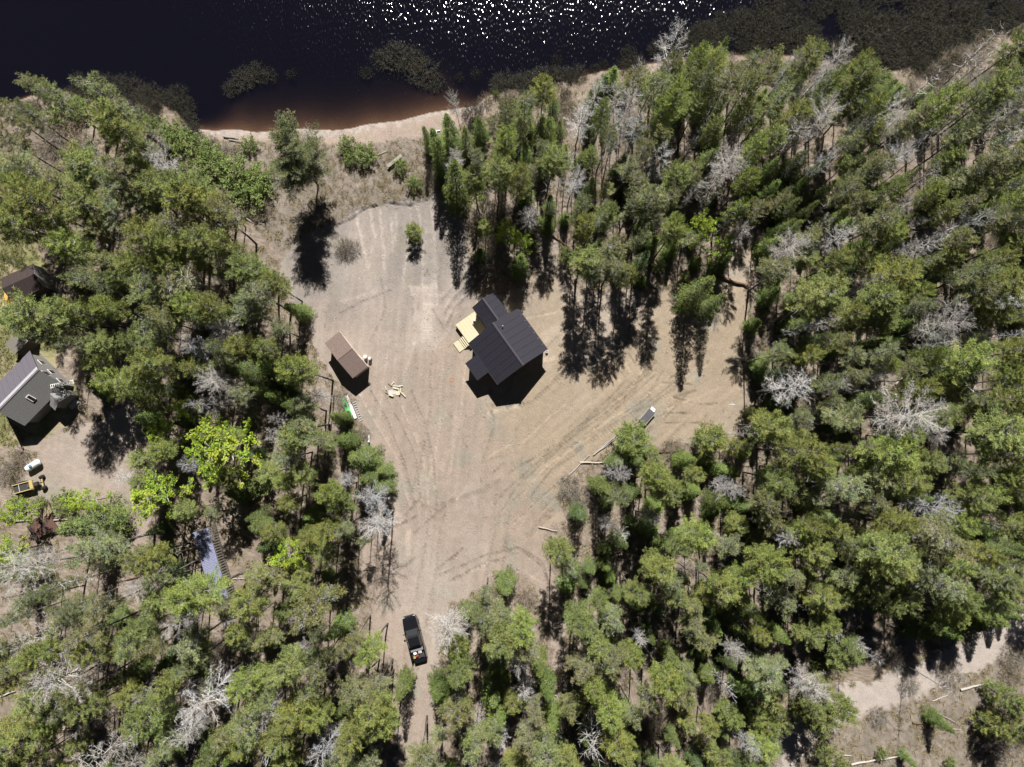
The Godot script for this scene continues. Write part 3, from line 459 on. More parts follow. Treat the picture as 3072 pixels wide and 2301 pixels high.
# x, z, yaw, length, thickness, tone, label
var FALLEN := [
	[-55.24,-36.60,0.910,3.63,0.15,0,"short pale bleached fallen log on lake shore beyond grey house"],
	[-53.55,-38.23,0.738,2.48,0.13,0,"short pale bleached fallen log on lake shore beyond grey house"],
	[-40.67,-38.84,0.174,1.45,0.13,0,"short pale bleached fallen log on lake shore beyond grey house"],
	[-36.04,-39.04,1.468,1.99,0.21,1,"short grey fallen log on lake shore beyond grey house"],
	[-35.44,-38.58,1.381,1.62,0.17,1,"short grey fallen log on lake shore beyond grey house"],
	[-38.80,-36.09,2.719,1.33,0.24,0,"short pale bleached fallen log on lake shore beyond grey house"],
	[-33.34,-28.15,0.928,1.00,0.14,0,"short pale bleached fallen log in woods beyond the grey house"],
	[-16.45,-36.96,1.979,1.28,0.10,0,"short pale bleached fallen log above the sand beach"],
	[0.78,-47.69,1.816,1.02,0.12,0,"short pale bleached fallen log at the marshy lake edge"],
	[-2.78,-40.67,0.606,1.74,0.09,0,"short pale bleached fallen log at the marshy lake edge"],
	[2.23,-28.65,2.169,1.42,0.19,2,"short dark brown fallen log in woods between cabin and lake"],
	[6.02,-25.46,0.972,2.11,0.19,2,"short dark brown fallen log in woods between cabin and lake"],
	[48.97,-48.91,2.151,4.17,0.21,0,"short pale bleached fallen log at the marshy lake edge"],
	[48.65,-48.50,1.938,1.73,0.19,0,"short pale bleached fallen log at the marshy lake edge"],
	[47.72,-48.81,1.296,1.53,0.13,1,"short grey fallen log at the marshy lake edge"],
	[47.47,-30.65,2.210,2.02,0.19,0,"short pale bleached fallen log in dense woods across the clearing"],
	[51.40,-27.05,1.571,3.51,0.19,1,"short grey fallen log in dense woods across the clearing"],
	[53.71,-26.45,1.176,2.07,0.15,1,"short grey fallen log in dense woods across the clearing"],
	[43.21,-34.37,1.897,0.63,0.28,0,"short pale bleached fallen log in dense woods across the clearing"],
	[-30.30,2.50,1.540,3.04,0.19,0,"short pale bleached fallen log in the woods around the blue-roofed shed"],
	[7.94,2.99,2.340,4.52,0.13,0,"long pale bleached fallen log along the edge of the tan drive"],
	[10.34,2.37,1.566,4.02,0.21,0,"short pale bleached fallen log lying straight out from the tan drive"],
	[11.77,-0.00,2.259,4.47,0.14,0,"short pale bleached fallen log under the round pine at drive edge"],
	[12.05,-0.00,2.191,4.24,0.12,1,"short grey fallen log under the round pine at drive edge"],
	[11.65,1.51,2.259,1.49,0.10,2,"short dark brown fallen log in the woods beyond the pickup"],
	[11.71,5.09,1.680,1.71,0.21,2,"short dark brown fallen log in the woods beyond the pickup"],
	[19.26,0.99,1.602,3.04,0.28,2,"short dark brown fallen log in woods across tan drive from cabin"],
	[27.53,-20.33,1.248,4.66,0.40,2,"long dark brown fallen log in dense woods across the clearing"],
	[49.59,-9.13,2.324,5.50,0.19,0,"long pale bleached fallen log in woods across tan drive from cabin"],
	[42.25,-22.55,2.034,1.77,0.19,0,"short pale bleached fallen log in dense woods across the clearing"],
	[38.77,-20.18,2.239,1.27,0.13,0,"short pale bleached fallen log in dense woods across the clearing"],
	[27.27,0.94,-0.154,5.93,0.28,2,"long dark brown fallen log in woods across tan drive from cabin"],
	[36.17,7.10,1.521,1.89,0.17,0,"short pale bleached fallen log in woods across tan drive from cabin"],
	[22.88,6.16,1.669,0.95,0.15,0,"short pale bleached fallen log in woods across tan drive from cabin"],
	[-57.79,9.37,1.610,7.15,0.21,0,"long pale bleached fallen log in the woods around the blue-roofed shed"],
	[-57.27,10.35,1.242,3.45,0.17,0,"short pale bleached fallen log in the woods around the blue-roofed shed"],
	[-48.70,8.58,1.462,1.72,0.28,0,"short pale bleached fallen log in the woods around the blue-roofed shed"],
	[-45.66,13.22,1.796,2.48,0.19,2,"short dark brown fallen log in the woods around the blue-roofed shed"],
	[-46.55,16.48,1.814,2.67,0.15,2,"short dark brown fallen log in the woods around the blue-roofed shed"],
	[-40.64,16.90,2.058,3.52,0.24,1,"short grey fallen log in the woods around the blue-roofed shed"],
	[-43.95,18.13,1.734,2.82,0.19,2,"short dark brown fallen log in the woods around the blue-roofed shed"],
	[-45.20,21.55,1.834,4.19,0.19,2,"short dark brown fallen log in the woods around the blue-roofed shed"],
	[-26.44,16.12,2.032,2.68,0.24,1,"short grey fallen log in the woods around the blue-roofed shed"],
	[-25.24,17.45,2.157,0.33,0.28,1,"short grey fallen log in the woods around the blue-roofed shed"],
	[-52.56,34.02,1.571,3.68,0.11,0,"short pale bleached fallen log in the woods around the blue-roofed shed"],
	[-52.37,34.20,1.596,6.98,0.15,2,"long dark brown fallen log in the woods around the blue-roofed shed"],
	[-60.34,29.89,1.904,1.91,0.19,0,"short pale bleached fallen log in the woods around the blue-roofed shed"],
	[-37.53,35.17,2.923,3.62,0.11,0,"short pale bleached fallen log in the woods around the blue-roofed shed"],
	[-54.50,35.44,2.215,2.65,0.10,0,"short pale bleached fallen log in the woods around the blue-roofed shed"],
	[-37.54,32.25,2.263,1.39,0.11,0,"short pale bleached fallen log in the woods around the blue-roofed shed"],
	[-24.13,26.84,2.027,1.43,0.24,0,"short pale bleached fallen log in the woods around the blue-roofed shed"],
	[-53.98,17.35,2.116,2.12,0.11,0,"short pale bleached fallen log in the woods around the blue-roofed shed"],
	[-33.45,16.38,1.571,2.25,0.10,0,"short pale bleached fallen log in the woods around the blue-roofed shed"],
	[4.40,10.44,1.329,2.32,0.17,0,"short pale bleached fallen log in the woods beyond the pickup"],
	[9.33,17.08,0.427,2.21,0.13,0,"short pale bleached fallen log in the woods beyond the pickup"],
	[13.80,18.54,2.421,3.16,0.19,2,"short dark brown fallen log in the woods beyond the pickup"],
	[1.92,32.45,1.535,1.47,0.11,0,"short pale bleached fallen log in the woods beyond the pickup"],
	[3.57,32.60,0.892,1.42,0.11,0,"short pale bleached fallen log in the woods beyond the pickup"],
	[4.78,29.93,1.177,1.40,0.19,1,"short grey fallen log in the woods beyond the pickup"],
	[14.71,33.05,2.164,3.81,0.11,1,"short grey fallen log in the woods beyond the pickup"],
	[-17.81,26.39,1.640,1.30,0.10,2,"short dark brown fallen log along the sand drive"],
	[23.35,10.56,1.433,0.95,0.21,0,"short pale bleached fallen log in woods across tan drive from cabin"],
	[33.63,9.88,1.693,1.52,0.17,0,"short pale bleached fallen log in woods across tan drive from cabin"],
	[38.37,9.05,1.710,2.68,0.19,1,"short grey fallen log in woods across tan drive from cabin"],
	[41.19,19.73,1.722,4.84,0.15,0,"long pale bleached fallen log along the gravel road"],
	[39.38,21.78,1.770,2.30,0.21,0,"short pale bleached fallen log along the gravel road"],
	[46.26,21.96,1.329,1.14,0.23,0,"short pale bleached fallen log along the gravel road"],
	[43.07,23.77,1.279,2.20,0.11,0,"short pale bleached fallen log along the gravel road"],
	[55.18,29.04,1.805,3.08,0.28,0,"short pale bleached fallen log on the open ground beside the gravel road"],
	[34.97,36.59,2.214,4.71,0.21,0,"long pale bleached fallen log in woods toward the gravel road"],
	[36.84,35.35,2.558,2.12,0.11,0,"short pale bleached fallen log on the open ground beside the gravel road"],
	[43.27,37.51,1.729,6.17,0.23,0,"long pale bleached fallen log on the open ground beside the gravel road"],
	[48.69,33.36,1.426,1.85,0.17,2,"short dark brown fallen log on the open ground beside the gravel road"],
	[52.61,14.32,1.327,5.34,0.15,0,"long pale bleached fallen log along the gravel road"],
	[49.42,16.35,1.165,1.40,0.15,0,"short pale bleached fallen log along the gravel road"],
	[38.61,24.99,1.054,1.46,0.11,0,"short pale bleached fallen log along the gravel road"],
	[51.24,30.38,1.934,2.01,0.11,0,"short pale bleached fallen log on the open ground beside the gravel road"],
	[51.95,32.69,1.084,3.04,0.11,1,"short grey fallen log on the open ground beside the gravel road"],
	[46.38,21.46,0.518,1.05,0.13,1,"short grey fallen log along the gravel road"],
	[39.81,36.99,1.502,1.28,0.13,0,"short pale bleached fallen log on the open ground beside the gravel road"],
	[52.80,33.98,1.502,1.29,0.11,0,"short pale bleached fallen log on the open ground beside the gravel road"]]
var KINDS := ["jack_pine", "red_pine", "spruce", "dead_pine", "snag", "aspen", "leafy_shrub", "bare_shrub", "bog_shrub", "young_pine", "spreading_pine", "balsam_fir"]
var NEAR := ["", "beside a small spruce", "beside a dead pine", "over a fallen log", "beside brown brush", "beside a slender fir", "beside a full pine", "beside a ragged pine", "beside the dark brown shed", "beside a bog shrub", "beside a leafy shrub", "beside a spruce", "beside a lime-green tree", "beside a bare snag", "beside a bushy pine", "beside the brown shed", "beside the grey house", "beside the collapsed shed", "beside the blue-roofed shed", "beside the black pickup"]
var PLACE := ["on lake shore beyond grey house", "in woods beyond the grey house", "in lake water beyond the grey house", "in lake water off the sand beach", "at the marshy lake edge", "in dense woods across the clearing", "in woods between cabin and lake", "above the sand beach", "in lake water by the wooded point", "in the marsh along the lake", "in the woods around the blue-roofed shed", "along the sand drive", "in the woods beyond the pickup", "in woods across tan drive from cabin", "in woods toward the gravel road", "along the gravel road"]
var SPECIAL := {380:"large bright lime-green tree with pale limbs beside the yard",381:"low round yellow-green tree at the yard's drive",394:"round green pine standing over pale poles at drive edge",860:"lone small pine in the middle of the sand clearing",861:"big spreading dark pine above the sand beach",862:"bare sapling brush at the edge of the upper sand clearing"}
# kind, x, z, height, crown radius, neighbour, place
var TREES := [
	[0,-53.49,-40.30,12.8,1.88,1,0],[0,-50.39,-38.11,14.3,1.94,0,0],[0,-43.30,-36.64,17.4,3.26,2,0],[0,-56.55,-36.46,13.3,2.14,3,0],[0,-53.47,-36.36,14.9,1.84,3,0],[0,-55.90,-33.51,14.6,1.94,4,1],
	[1,-45.93,-29.72,16.0,2.61,5,1],[0,-42.39,-28.88,17.1,2.41,5,1],[0,-53.86,-30.16,14.5,2.47,6,1],[1,-57.27,-30.86,12.6,1.80,0,1],[1,-34.82,-28.02,16.4,2.77,3,1],[0,-41.85,-26.84,15.6,2.97,6,1],
	[1,-45.88,-24.94,15.6,2.44,7,1],[1,-50.78,-25.52,16.7,2.76,0,1],[1,-53.05,-27.76,14.8,1.93,7,1],[1,-56.50,-27.17,13.7,1.78,0,1],[1,-34.86,-25.23,16.5,2.94,2,1],[0,-32.28,-25.08,15.0,2.28,6,1],
	[0,-45.94,-23.11,14.4,2.03,6,1],[1,-38.65,-22.30,17.3,2.57,2,1],[1,-38.03,-21.83,13.8,2.04,2,1],[1,-33.53,-21.77,15.0,2.11,4,1],[1,-31.24,-21.66,14.7,1.67,7,1],[1,-48.91,-21.84,13.8,2.31,5,1],
	[1,-51.42,-23.10,17.5,2.40,0,1],[0,-56.23,-23.60,13.8,1.95,8,1],[0,-42.06,-24.39,15.7,2.44,2,1],[0,-37.97,-24.07,13.3,2.14,2,1],[0,-50.23,-28.36,13.9,2.13,6,1],[1,-39.68,-28.15,13.3,2.14,7,1],
	[1,-42.31,-33.36,17.7,2.56,5,0],[6,-58.09,-41.38,2.0,1.60,9,0],[6,-43.21,-39.06,2.5,2.20,9,0],[6,-41.37,-37.62,2.6,2.40,3,0],[6,-34.16,-33.54,3.1,2.99,0,0],[6,-32.77,-31.58,2.9,2.79,4,0],
	[6,-36.68,-34.69,2.3,1.90,4,0],[6,-33.36,-37.79,1.8,1.30,0,0],[6,-38.44,-36.25,2.5,2.20,3,0],[6,-55.16,-42.36,2.2,1.80,9,0],[6,-39.33,-34.25,2.5,2.20,0,0],[6,-46.99,-35.48,2.3,2.00,4,0],
	[6,-31.73,-33.05,2.5,2.20,0,0],[6,-46.14,-40.40,1.9,1.40,9,0],[7,-56.88,-39.28,2.4,3.00,10,0],[7,-58.88,-38.14,2.1,2.40,0,0],[7,-56.29,-33.53,2.1,2.40,7,1],[7,-44.85,-36.60,1.7,1.81,7,0],
	[7,-54.26,-37.41,1.7,1.81,3,0],[7,-31.56,-29.40,1.7,1.81,10,1],[7,-35.91,-36.83,1.6,1.61,10,0],[7,-38.48,-37.84,1.6,1.61,3,0],[3,-38.83,-31.23,13.4,1.81,6,0],[3,-33.74,-27.28,11.0,1.48,3,1],
	[3,-37.81,-23.34,10.6,1.30,7,1],[3,-42.49,-36.29,9.0,0.85,7,0],[8,-56.29,-47.11,1.0,1.21,0,2],[8,-53.17,-45.99,1.3,2.01,0,2],[8,-49.85,-46.22,1.2,1.81,0,2],[8,-47.60,-44.71,1.2,1.81,0,2],
	[8,-43.32,-45.01,1.2,1.61,0,2],[8,-42.09,-43.40,1.1,1.41,0,2],[8,-34.70,-47.25,1.2,1.81,0,3],[8,-33.16,-47.89,1.2,1.61,0,3],[8,-31.60,-47.53,1.0,1.21,0,3],[8,-36.27,-45.86,1.1,1.41,0,3],
	[8,-44.61,-43.83,1.2,1.61,0,2],[8,-28.67,-47.78,0.9,0.81,0,3],[3,17.60,-43.54,16.5,2.16,7,4],[0,15.44,-39.71,14.3,2.30,2,4],[0,17.48,-42.45,13.9,1.77,2,4],[0,14.09,-41.40,12.8,1.61,2,4],
	[1,18.27,-38.21,15.0,1.76,5,5],[1,17.11,-36.97,13.4,1.60,1,5],[0,10.70,-34.26,13.9,1.51,2,6],[1,9.18,-32.77,11.1,1.09,5,6],[3,14.32,-34.85,14.3,1.86,5,6],[0,16.89,-33.90,12.2,1.62,5,5],
	[3,16.80,-31.63,12.5,1.89,7,5],[0,12.75,-30.75,12.4,1.80,1,6],[0,14.62,-26.51,16.2,2.17,1,6],[0,15.09,-24.46,13.9,2.13,1,6],[0,13.21,-25.86,12.5,1.80,1,6],[1,4.25,-31.07,13.8,1.86,2,6],
	[0,2.38,-31.40,11.4,1.45,11,6],[0,1.98,-37.63,14.6,1.76,5,4],[0,-0.10,-36.74,14.1,1.51,5,4],[0,-1.70,-35.59,12.6,1.44,11,4],[1,-0.79,-33.10,14.8,1.67,11,6],[1,-1.16,-31.49,12.4,1.62,7,6],
	[0,-3.58,-30.87,13.9,1.60,12,6],[1,-4.15,-28.97,12.3,1.53,12,6],[1,-1.82,-28.92,15.1,1.75,4,6],[1,0.24,-29.14,14.3,1.68,4,6],[0,3.24,-33.25,12.6,1.44,6,6],[0,0.97,-35.78,11.0,1.37,11,4],
	[0,7.85,-26.05,13.9,1.69,1,6],[0,9.36,-24.88,14.3,1.59,5,6],[1,10.74,-26.00,12.7,1.62,5,6],[0,11.16,-21.96,13.2,1.96,5,6],[1,8.52,-23.57,13.9,1.51,7,6],[0,13.60,-28.39,13.8,1.69,1,6],
	[0,14.82,-32.76,13.0,1.43,1,6],[1,18.13,-29.28,13.8,1.60,1,5],[0,17.89,-26.58,13.9,1.60,1,5],[1,17.33,-22.34,14.7,1.67,10,5],[0,13.57,-21.83,14.7,1.67,1,6],[3,6.99,-29.92,11.5,1.45,1,6],
	[3,6.56,-32.36,13.1,1.34,0,6],[1,10.36,-37.70,12.4,1.26,5,6],[2,-10.39,-37.20,7.1,0.98,0,7],[2,-7.67,-38.09,8.5,1.45,2,7],[2,-3.92,-38.49,7.5,1.27,10,7],[2,-8.72,-35.64,10.1,1.44,4,7],
	[2,-7.15,-35.47,9.5,1.45,2,7],[2,-8.33,-33.90,10.1,1.63,4,4],[2,-6.71,-30.34,13.0,2.08,2,6],[2,3.48,-37.87,8.6,1.36,7,4],[2,4.29,-36.84,9.9,1.44,5,4],[2,1.57,-30.19,9.3,1.35,3,6],
	[2,-5.80,-36.66,7.8,1.27,10,7],[2,-1.25,-35.16,7.5,1.17,7,6],[2,1.78,-35.35,7.6,1.17,7,6],[5,-0.30,-25.05,7.4,1.53,4,6],[5,1.00,-23.92,7.4,1.53,10,6],[5,-4.40,-30.13,6.7,1.25,7,6],
	[6,-4.41,-37.19,1.8,1.30,11,7],[6,-2.09,-44.77,1.3,0.50,9,4],[6,-20.80,-37.56,2.0,1.50,0,0],[6,-18.61,-36.32,2.1,1.70,0,0],[6,-14.15,-34.80,1.7,1.16,0,7],[6,-20.41,-35.82,1.6,1.00,0,0],
	[6,2.78,-24.50,1.5,0.80,2,6],[6,-12.37,-32.59,1.8,1.20,4,4],[7,-2.80,-29.06,3.8,2.58,6,6],[7,-4.37,-27.62,1.7,1.81,6,6],[7,-2.03,-24.22,3.4,1.99,6,6],[7,-3.46,-43.79,1.4,1.21,10,7],
	[7,6.17,-43.73,1.6,1.61,9,4],[7,7.34,-42.50,1.6,1.61,5,4],[7,-0.12,-43.76,1.5,1.41,9,4],[7,-10.63,-32.84,1.5,1.41,10,4],[7,-0.50,-28.83,1.6,1.61,6,6],[7,-9.48,-33.46,1.4,1.21,11,4],
	[7,-20.21,-24.49,1.5,1.41,0,6],[3,9.46,-40.48,13.6,2.26,5,4],[3,11.48,-39.46,12.8,1.82,5,4],[3,8.10,-37.18,12.4,1.92,1,6],[3,13.32,-38.94,12.2,1.74,7,4],[3,12.55,-36.80,10.7,1.48,6,6],
	[3,11.62,-33.67,12.5,1.55,7,6],[3,5.71,-31.22,9.3,0.94,6,6],[3,15.18,-43.02,10.7,1.30,5,4],[8,-14.94,-50.05,1.5,2.41,0,3],[8,-13.17,-49.69,1.3,2.01,0,3],[8,-11.56,-48.02,1.4,2.21,0,3],
	[8,-9.99,-46.67,1.1,1.51,0,3],[8,-16.95,-49.85,1.2,1.61,0,3],[8,-0.91,-46.22,1.3,2.01,10,8],[8,1.85,-46.27,1.4,2.11,3,8],[8,4.41,-46.79,1.4,2.21,0,8],[8,6.19,-47.22,1.2,1.81,0,8],
	[8,-1.50,-45.88,1.2,1.61,10,8],[8,1.46,-46.19,1.2,1.81,3,8],[8,-4.67,-47.78,0.9,0.81,0,8],[8,-6.85,-47.38,0.8,0.71,0,8],[8,5.83,-49.85,0.9,0.81,0,8],[8,11.78,-49.23,0.9,0.81,0,8],
	[8,10.78,-48.40,0.9,0.81,0,8],[8,15.16,-49.46,0.8,0.61,0,8],[8,-18.92,-47.96,0.9,1.01,0,3],[8,3.82,-46.42,1.2,1.61,0,8],[1,20.39,-43.10,13.6,1.42,5,4],[1,22.09,-42.97,13.1,1.61,5,4],
	[2,25.46,-47.36,9.1,1.33,9,4],[0,27.65,-43.24,12.8,2.06,5,4],[0,29.31,-42.12,13.8,1.86,5,4],[1,33.28,-43.11,13.6,1.96,11,4],[3,31.76,-42.69,13.3,1.43,1,4],[1,36.06,-40.10,12.8,1.79,5,5],
	[1,39.92,-42.74,12.3,1.35,5,4],[1,37.90,-39.95,15.2,1.84,7,5],[1,56.39,-44.41,14.5,2.03,13,4],[1,57.84,-42.44,13.5,1.78,4,4],[0,54.55,-39.16,16.8,2.24,5,5],[1,52.71,-38.36,15.6,1.92,2,5],
	[1,46.70,-37.25,16.2,2.08,7,5],[0,45.51,-37.03,13.2,2.05,2,5],[3,42.97,-38.18,13.1,1.88,1,5],[1,39.90,-39.34,13.9,1.60,13,5],[0,23.47,-38.56,16.0,2.26,11,5],[0,26.11,-39.08,15.1,1.84,11,5],
	[0,21.30,-40.02,15.0,1.76,5,4],[0,50.49,-37.34,15.4,1.84,2,5],[0,57.41,-38.16,13.1,1.70,2,5],[0,29.28,-38.04,13.5,2.05,14,5],[1,31.92,-37.41,12.2,1.80,14,5],[0,37.46,-38.15,12.2,1.80,6,5],
	[3,34.62,-36.69,14.2,1.95,14,5],[1,40.56,-37.37,13.3,1.43,2,5],[3,33.18,-39.91,12.4,1.62,5,5],[3,43.17,-32.35,13.7,2.04,1,5],[0,40.85,-30.40,15.5,1.92,4,5],[0,40.30,-29.34,13.6,2.14,0,5],
	[3,39.67,-34.90,13.1,1.43,7,5],[0,49.83,-33.82,14.2,1.77,4,5],[0,51.87,-30.02,17.3,2.40,6,5],[1,57.09,-31.85,12.4,1.80,11,5],[0,51.93,-29.82,14.4,1.68,6,5],[2,56.42,-30.21,10.4,1.32,6,5],
	[0,48.50,-29.39,12.7,1.88,3,5],[3,47.29,-31.14,11.7,1.54,3,5],[2,59.64,-31.09,8.7,1.34,2,5],[0,36.72,-27.61,14.7,1.85,11,5],[2,37.49,-30.21,8.3,1.15,4,5],[2,34.33,-33.95,7.9,1.34,2,5],
	[2,31.21,-32.89,8.4,1.34,2,5],[2,34.80,-31.03,7.0,0.87,5,5],[0,30.49,-27.14,11.7,1.18,4,5],[0,27.17,-25.78,12.8,1.52,6,5],[1,25.32,-26.39,11.8,1.36,13,5],[2,32.46,-25.60,8.5,1.15,5,5],
	[2,35.77,-28.09,7.3,0.96,7,5],[0,38.98,-24.12,16.1,2.26,6,5],[0,42.73,-25.59,11.4,1.45,6,5],[3,45.93,-25.35,10.9,1.10,11,5],[3,31.13,-21.85,13.8,1.86,11,5],[0,33.74,-22.90,12.1,1.53,6,5],
	[3,36.42,-22.61,13.5,1.69,1,5],[3,44.82,-22.05,11.0,1.09,7,5],[0,49.39,-22.19,13.8,1.86,6,5],[3,50.86,-23.87,14.2,1.95,4,5],[0,53.53,-24.22,12.6,1.89,5,5],[0,56.18,-24.56,11.9,1.72,5,5],
	[0,57.21,-25.62,12.7,1.43,1,5],[1,46.41,-27.90,12.9,1.43,2,5],[1,42.88,-28.45,12.2,1.44,4,5],[1,57.25,-22.92,12.0,1.62,5,5],[1,26.87,-37.55,11.7,1.63,7,5],[1,29.18,-34.42,13.4,1.60,14,5],
	[1,21.30,-38.19,12.0,1.63,7,5],[1,27.57,-32.43,14.0,1.59,1,5],[1,22.26,-34.56,13.0,1.25,4,5],[3,31.98,-34.80,12.3,1.62,11,5],[3,47.19,-33.02,12.1,1.44,5,5],[1,49.33,-31.40,12.7,1.44,5,5],
	[1,47.82,-25.20,13.0,1.43,11,5],[0,49.91,-26.57,13.9,1.60,3,5],[1,55.16,-26.95,13.2,1.61,3,5],[0,52.84,-26.05,13.2,1.43,3,5],[0,20.64,-30.73,11.9,1.45,2,5],[0,38.77,-26.76,13.2,1.43,11,5],
	[2,38.28,-26.63,9.2,1.33,7,5],[1,26.28,-29.43,13.3,1.43,5,5],[2,31.15,-30.22,8.3,1.34,7,5],[0,52.02,-35.39,13.8,1.60,5,5],[3,56.50,-36.85,11.6,1.63,7,5],[0,37.70,-33.47,13.0,1.43,6,5],
	[2,35.98,-32.43,8.8,1.15,2,5],[2,24.77,-38.03,7.8,1.17,7,5],[2,24.89,-36.55,7.4,1.07,2,5],[2,33.79,-44.08,7.3,1.17,6,4],[2,44.73,-42.61,8.5,1.16,4,4],[6,47.25,-45.83,2.2,1.80,9,4],
	[6,49.22,-44.47,1.9,1.40,4,4],[6,46.03,-46.97,1.8,1.20,4,4],[7,37.68,-31.46,1.4,1.21,11,5],[7,51.26,-44.92,1.7,1.81,5,4],[7,54.27,-45.36,1.6,1.61,13,4],[7,59.15,-46.12,1.8,2.01,5,4],
	[7,56.30,-46.59,1.6,1.61,9,4],[7,61.25,-47.00,1.6,1.61,1,4],[3,37.81,-44.83,11.4,1.66,5,4],[3,34.39,-40.72,13.9,1.89,5,4],[3,26.09,-35.86,12.5,1.55,11,5],[3,40.05,-36.78,10.8,1.58,6,5],
	[3,35.87,-33.00,11.6,1.56,11,5],[3,24.44,-31.61,13.9,1.98,5,5],[3,23.51,-29.10,13.9,1.89,5,5],[3,20.89,-34.37,9.5,0.94,4,5],[3,44.33,-36.91,11.0,1.48,7,5],[3,26.03,-24.08,10.6,1.39,12,5],
	[3,35.23,-24.79,11.6,1.29,1,5],[3,50.19,-36.66,11.2,1.57,7,5],[3,53.65,-37.09,11.5,1.47,6,5],[3,58.82,-35.86,10.7,1.48,0,5],[3,45.66,-28.02,10.2,1.12,6,5],[3,46.61,-22.42,12.6,1.55,13,5],
	[3,59.61,-30.22,9.6,1.12,11,5],[3,21.98,-36.25,10.7,1.11,4,5],[3,46.12,-35.10,10.8,1.30,11,5],[4,41.35,-40.95,12.4,1.09,6,4],[4,48.00,-40.86,12.6,1.27,1,4],[4,55.05,-45.40,12.8,1.44,4,4],
	[4,53.99,-43.45,12.6,1.27,2,4],[4,25.13,-25.85,12.4,1.09,6,5],[4,55.47,-35.00,12.6,1.27,5,5],[4,47.82,-23.12,12.6,1.27,2,5],[5,22.67,-25.08,8.2,1.90,7,5],[5,24.59,-23.51,7.6,1.63,2,5],
	[8,46.61,-53.07,1.7,3.01,0,9],[8,54.65,-54.38,1.5,2.61,0,9],[8,59.63,-54.79,1.5,2.61,0,9],[8,63.53,-54.25,1.5,2.61,0,9],[8,51.07,-50.03,1.5,2.61,0,9],[8,55.40,-50.85,1.5,2.41,4,9],
	[8,38.83,-53.45,1.2,1.81,0,9],[8,42.50,-49.39,1.0,1.21,4,9],[8,32.92,-53.33,1.0,1.21,0,9],[8,58.52,-52.25,1.4,2.21,4,9],[8,52.81,-52.15,1.4,2.21,0,9],[8,43.87,-54.94,1.2,1.61,0,9],
	[8,64.74,-55.71,1.3,2.01,0,9],[8,50.14,-54.43,1.4,2.21,0,9],[8,57.23,-52.80,1.3,2.01,0,9],[8,48.63,-51.14,1.3,2.01,0,9],[8,61.60,-53.31,1.2,1.81,4,9],[8,40.80,-51.45,1.0,1.21,0,9],
	[8,53.89,-49.91,1.2,1.61,0,9],[1,-48.95,-13.31,18.1,2.71,7,1],[1,-47.10,-13.87,13.8,1.86,0,1],[0,-39.28,-15.82,15.8,2.44,0,1],[0,-36.87,-16.19,14.5,2.47,6,1],[0,-38.05,-13.69,15.2,1.93,0,1],
	[1,-34.99,-14.93,14.9,1.84,2,1],[1,-43.90,-14.62,13.4,1.52,4,1],[0,-44.51,-19.80,13.8,1.95,6,1],[1,-43.64,-18.40,12.8,1.43,7,1],[0,-45.76,-17.83,15.0,2.46,6,1],[0,-38.06,-12.29,15.5,2.01,11,1],
	[1,-44.39,-10.73,12.6,1.71,0,1],[1,-42.08,-10.80,11.9,1.54,0,1],[1,-42.36,-6.07,15.4,1.92,5,1],[1,-38.13,-8.22,15.8,2.00,5,1],[1,-39.90,-6.49,14.0,1.68,11,1],[2,-40.45,-6.04,10.0,1.33,6,1],
	[1,-35.83,-8.20,11.7,1.36,2,1],[1,-29.32,-19.14,14.5,2.47,7,1],[0,-27.72,-16.44,15.1,2.46,6,1],[1,-26.32,-17.72,12.6,1.71,11,1],[0,-28.38,-14.25,14.9,2.11,0,1],[0,-25.86,-12.73,11.8,1.54,0,1],
	[1,-29.47,-11.20,13.1,1.61,1,1],[1,-22.20,-7.75,16.0,2.00,15,1],[0,-29.55,-4.72,12.0,1.53,11,1],[2,-27.05,-4.95,9.9,1.33,5,1],[0,-23.05,-3.98,13.3,1.78,2,1],[0,-22.50,-2.28,13.4,1.87,11,10],
	[0,-20.60,-0.42,15.0,1.75,11,11],[1,-23.89,-0.25,13.7,1.69,7,10],[2,-20.77,-3.00,7.8,1.06,7,12],[0,-24.59,1.09,13.4,1.78,6,10],[1,-19.05,4.75,13.8,1.51,2,11],[0,-48.75,-11.69,14.8,1.93,6,1],
	[0,-53.18,-12.27,12.8,1.43,16,1],[0,-47.24,-10.55,14.3,1.59,6,1],[1,-32.42,-14.91,15.0,1.75,1,1],[0,-31.80,-19.57,13.1,1.97,6,1],[1,-37.03,-18.47,14.3,1.59,13,1],[1,-41.28,-18.63,14.4,1.77,4,1],
	[1,-34.85,-20.18,11.7,1.63,4,1],[0,-32.35,-10.79,13.7,1.42,2,1],[0,-31.93,-9.26,11.5,1.45,11,1],[1,-26.87,-10.16,13.1,1.43,11,1],[0,-55.96,-20.33,12.6,0.98,8,1],[2,-59.42,-14.37,7.5,1.15,8,1],
	[2,-25.77,-16.10,7.9,1.26,6,1],[2,-31.39,-8.65,9.5,1.64,7,1],[2,-27.57,-8.51,10.6,1.63,5,1],[2,-30.95,-7.63,7.6,1.17,2,1],[2,-29.27,-6.12,8.6,1.16,7,1],[3,-35.35,-13.71,11.7,1.56,6,1],
	[3,-32.14,-12.35,11.1,1.57,7,1],[3,-35.56,-10.64,12.4,1.92,11,1],[3,-33.23,-6.82,12.2,1.74,11,1],[3,-34.39,-4.72,12.6,1.73,12,1],[3,-25.41,-1.27,13.9,1.89,6,10],[3,-32.18,-6.26,9.6,1.12,11,1],
	[3,-35.97,2.16,10.6,1.30,1,10],[4,-35.59,-18.10,13.3,1.80,6,1],[5,-32.37,1.29,12.0,3.97,0,0],[5,-39.79,6.15,10.9,3.08,0,0],[5,-40.14,-0.99,8.0,1.81,5,10],[5,-38.28,-3.69,7.4,1.53,5,1],
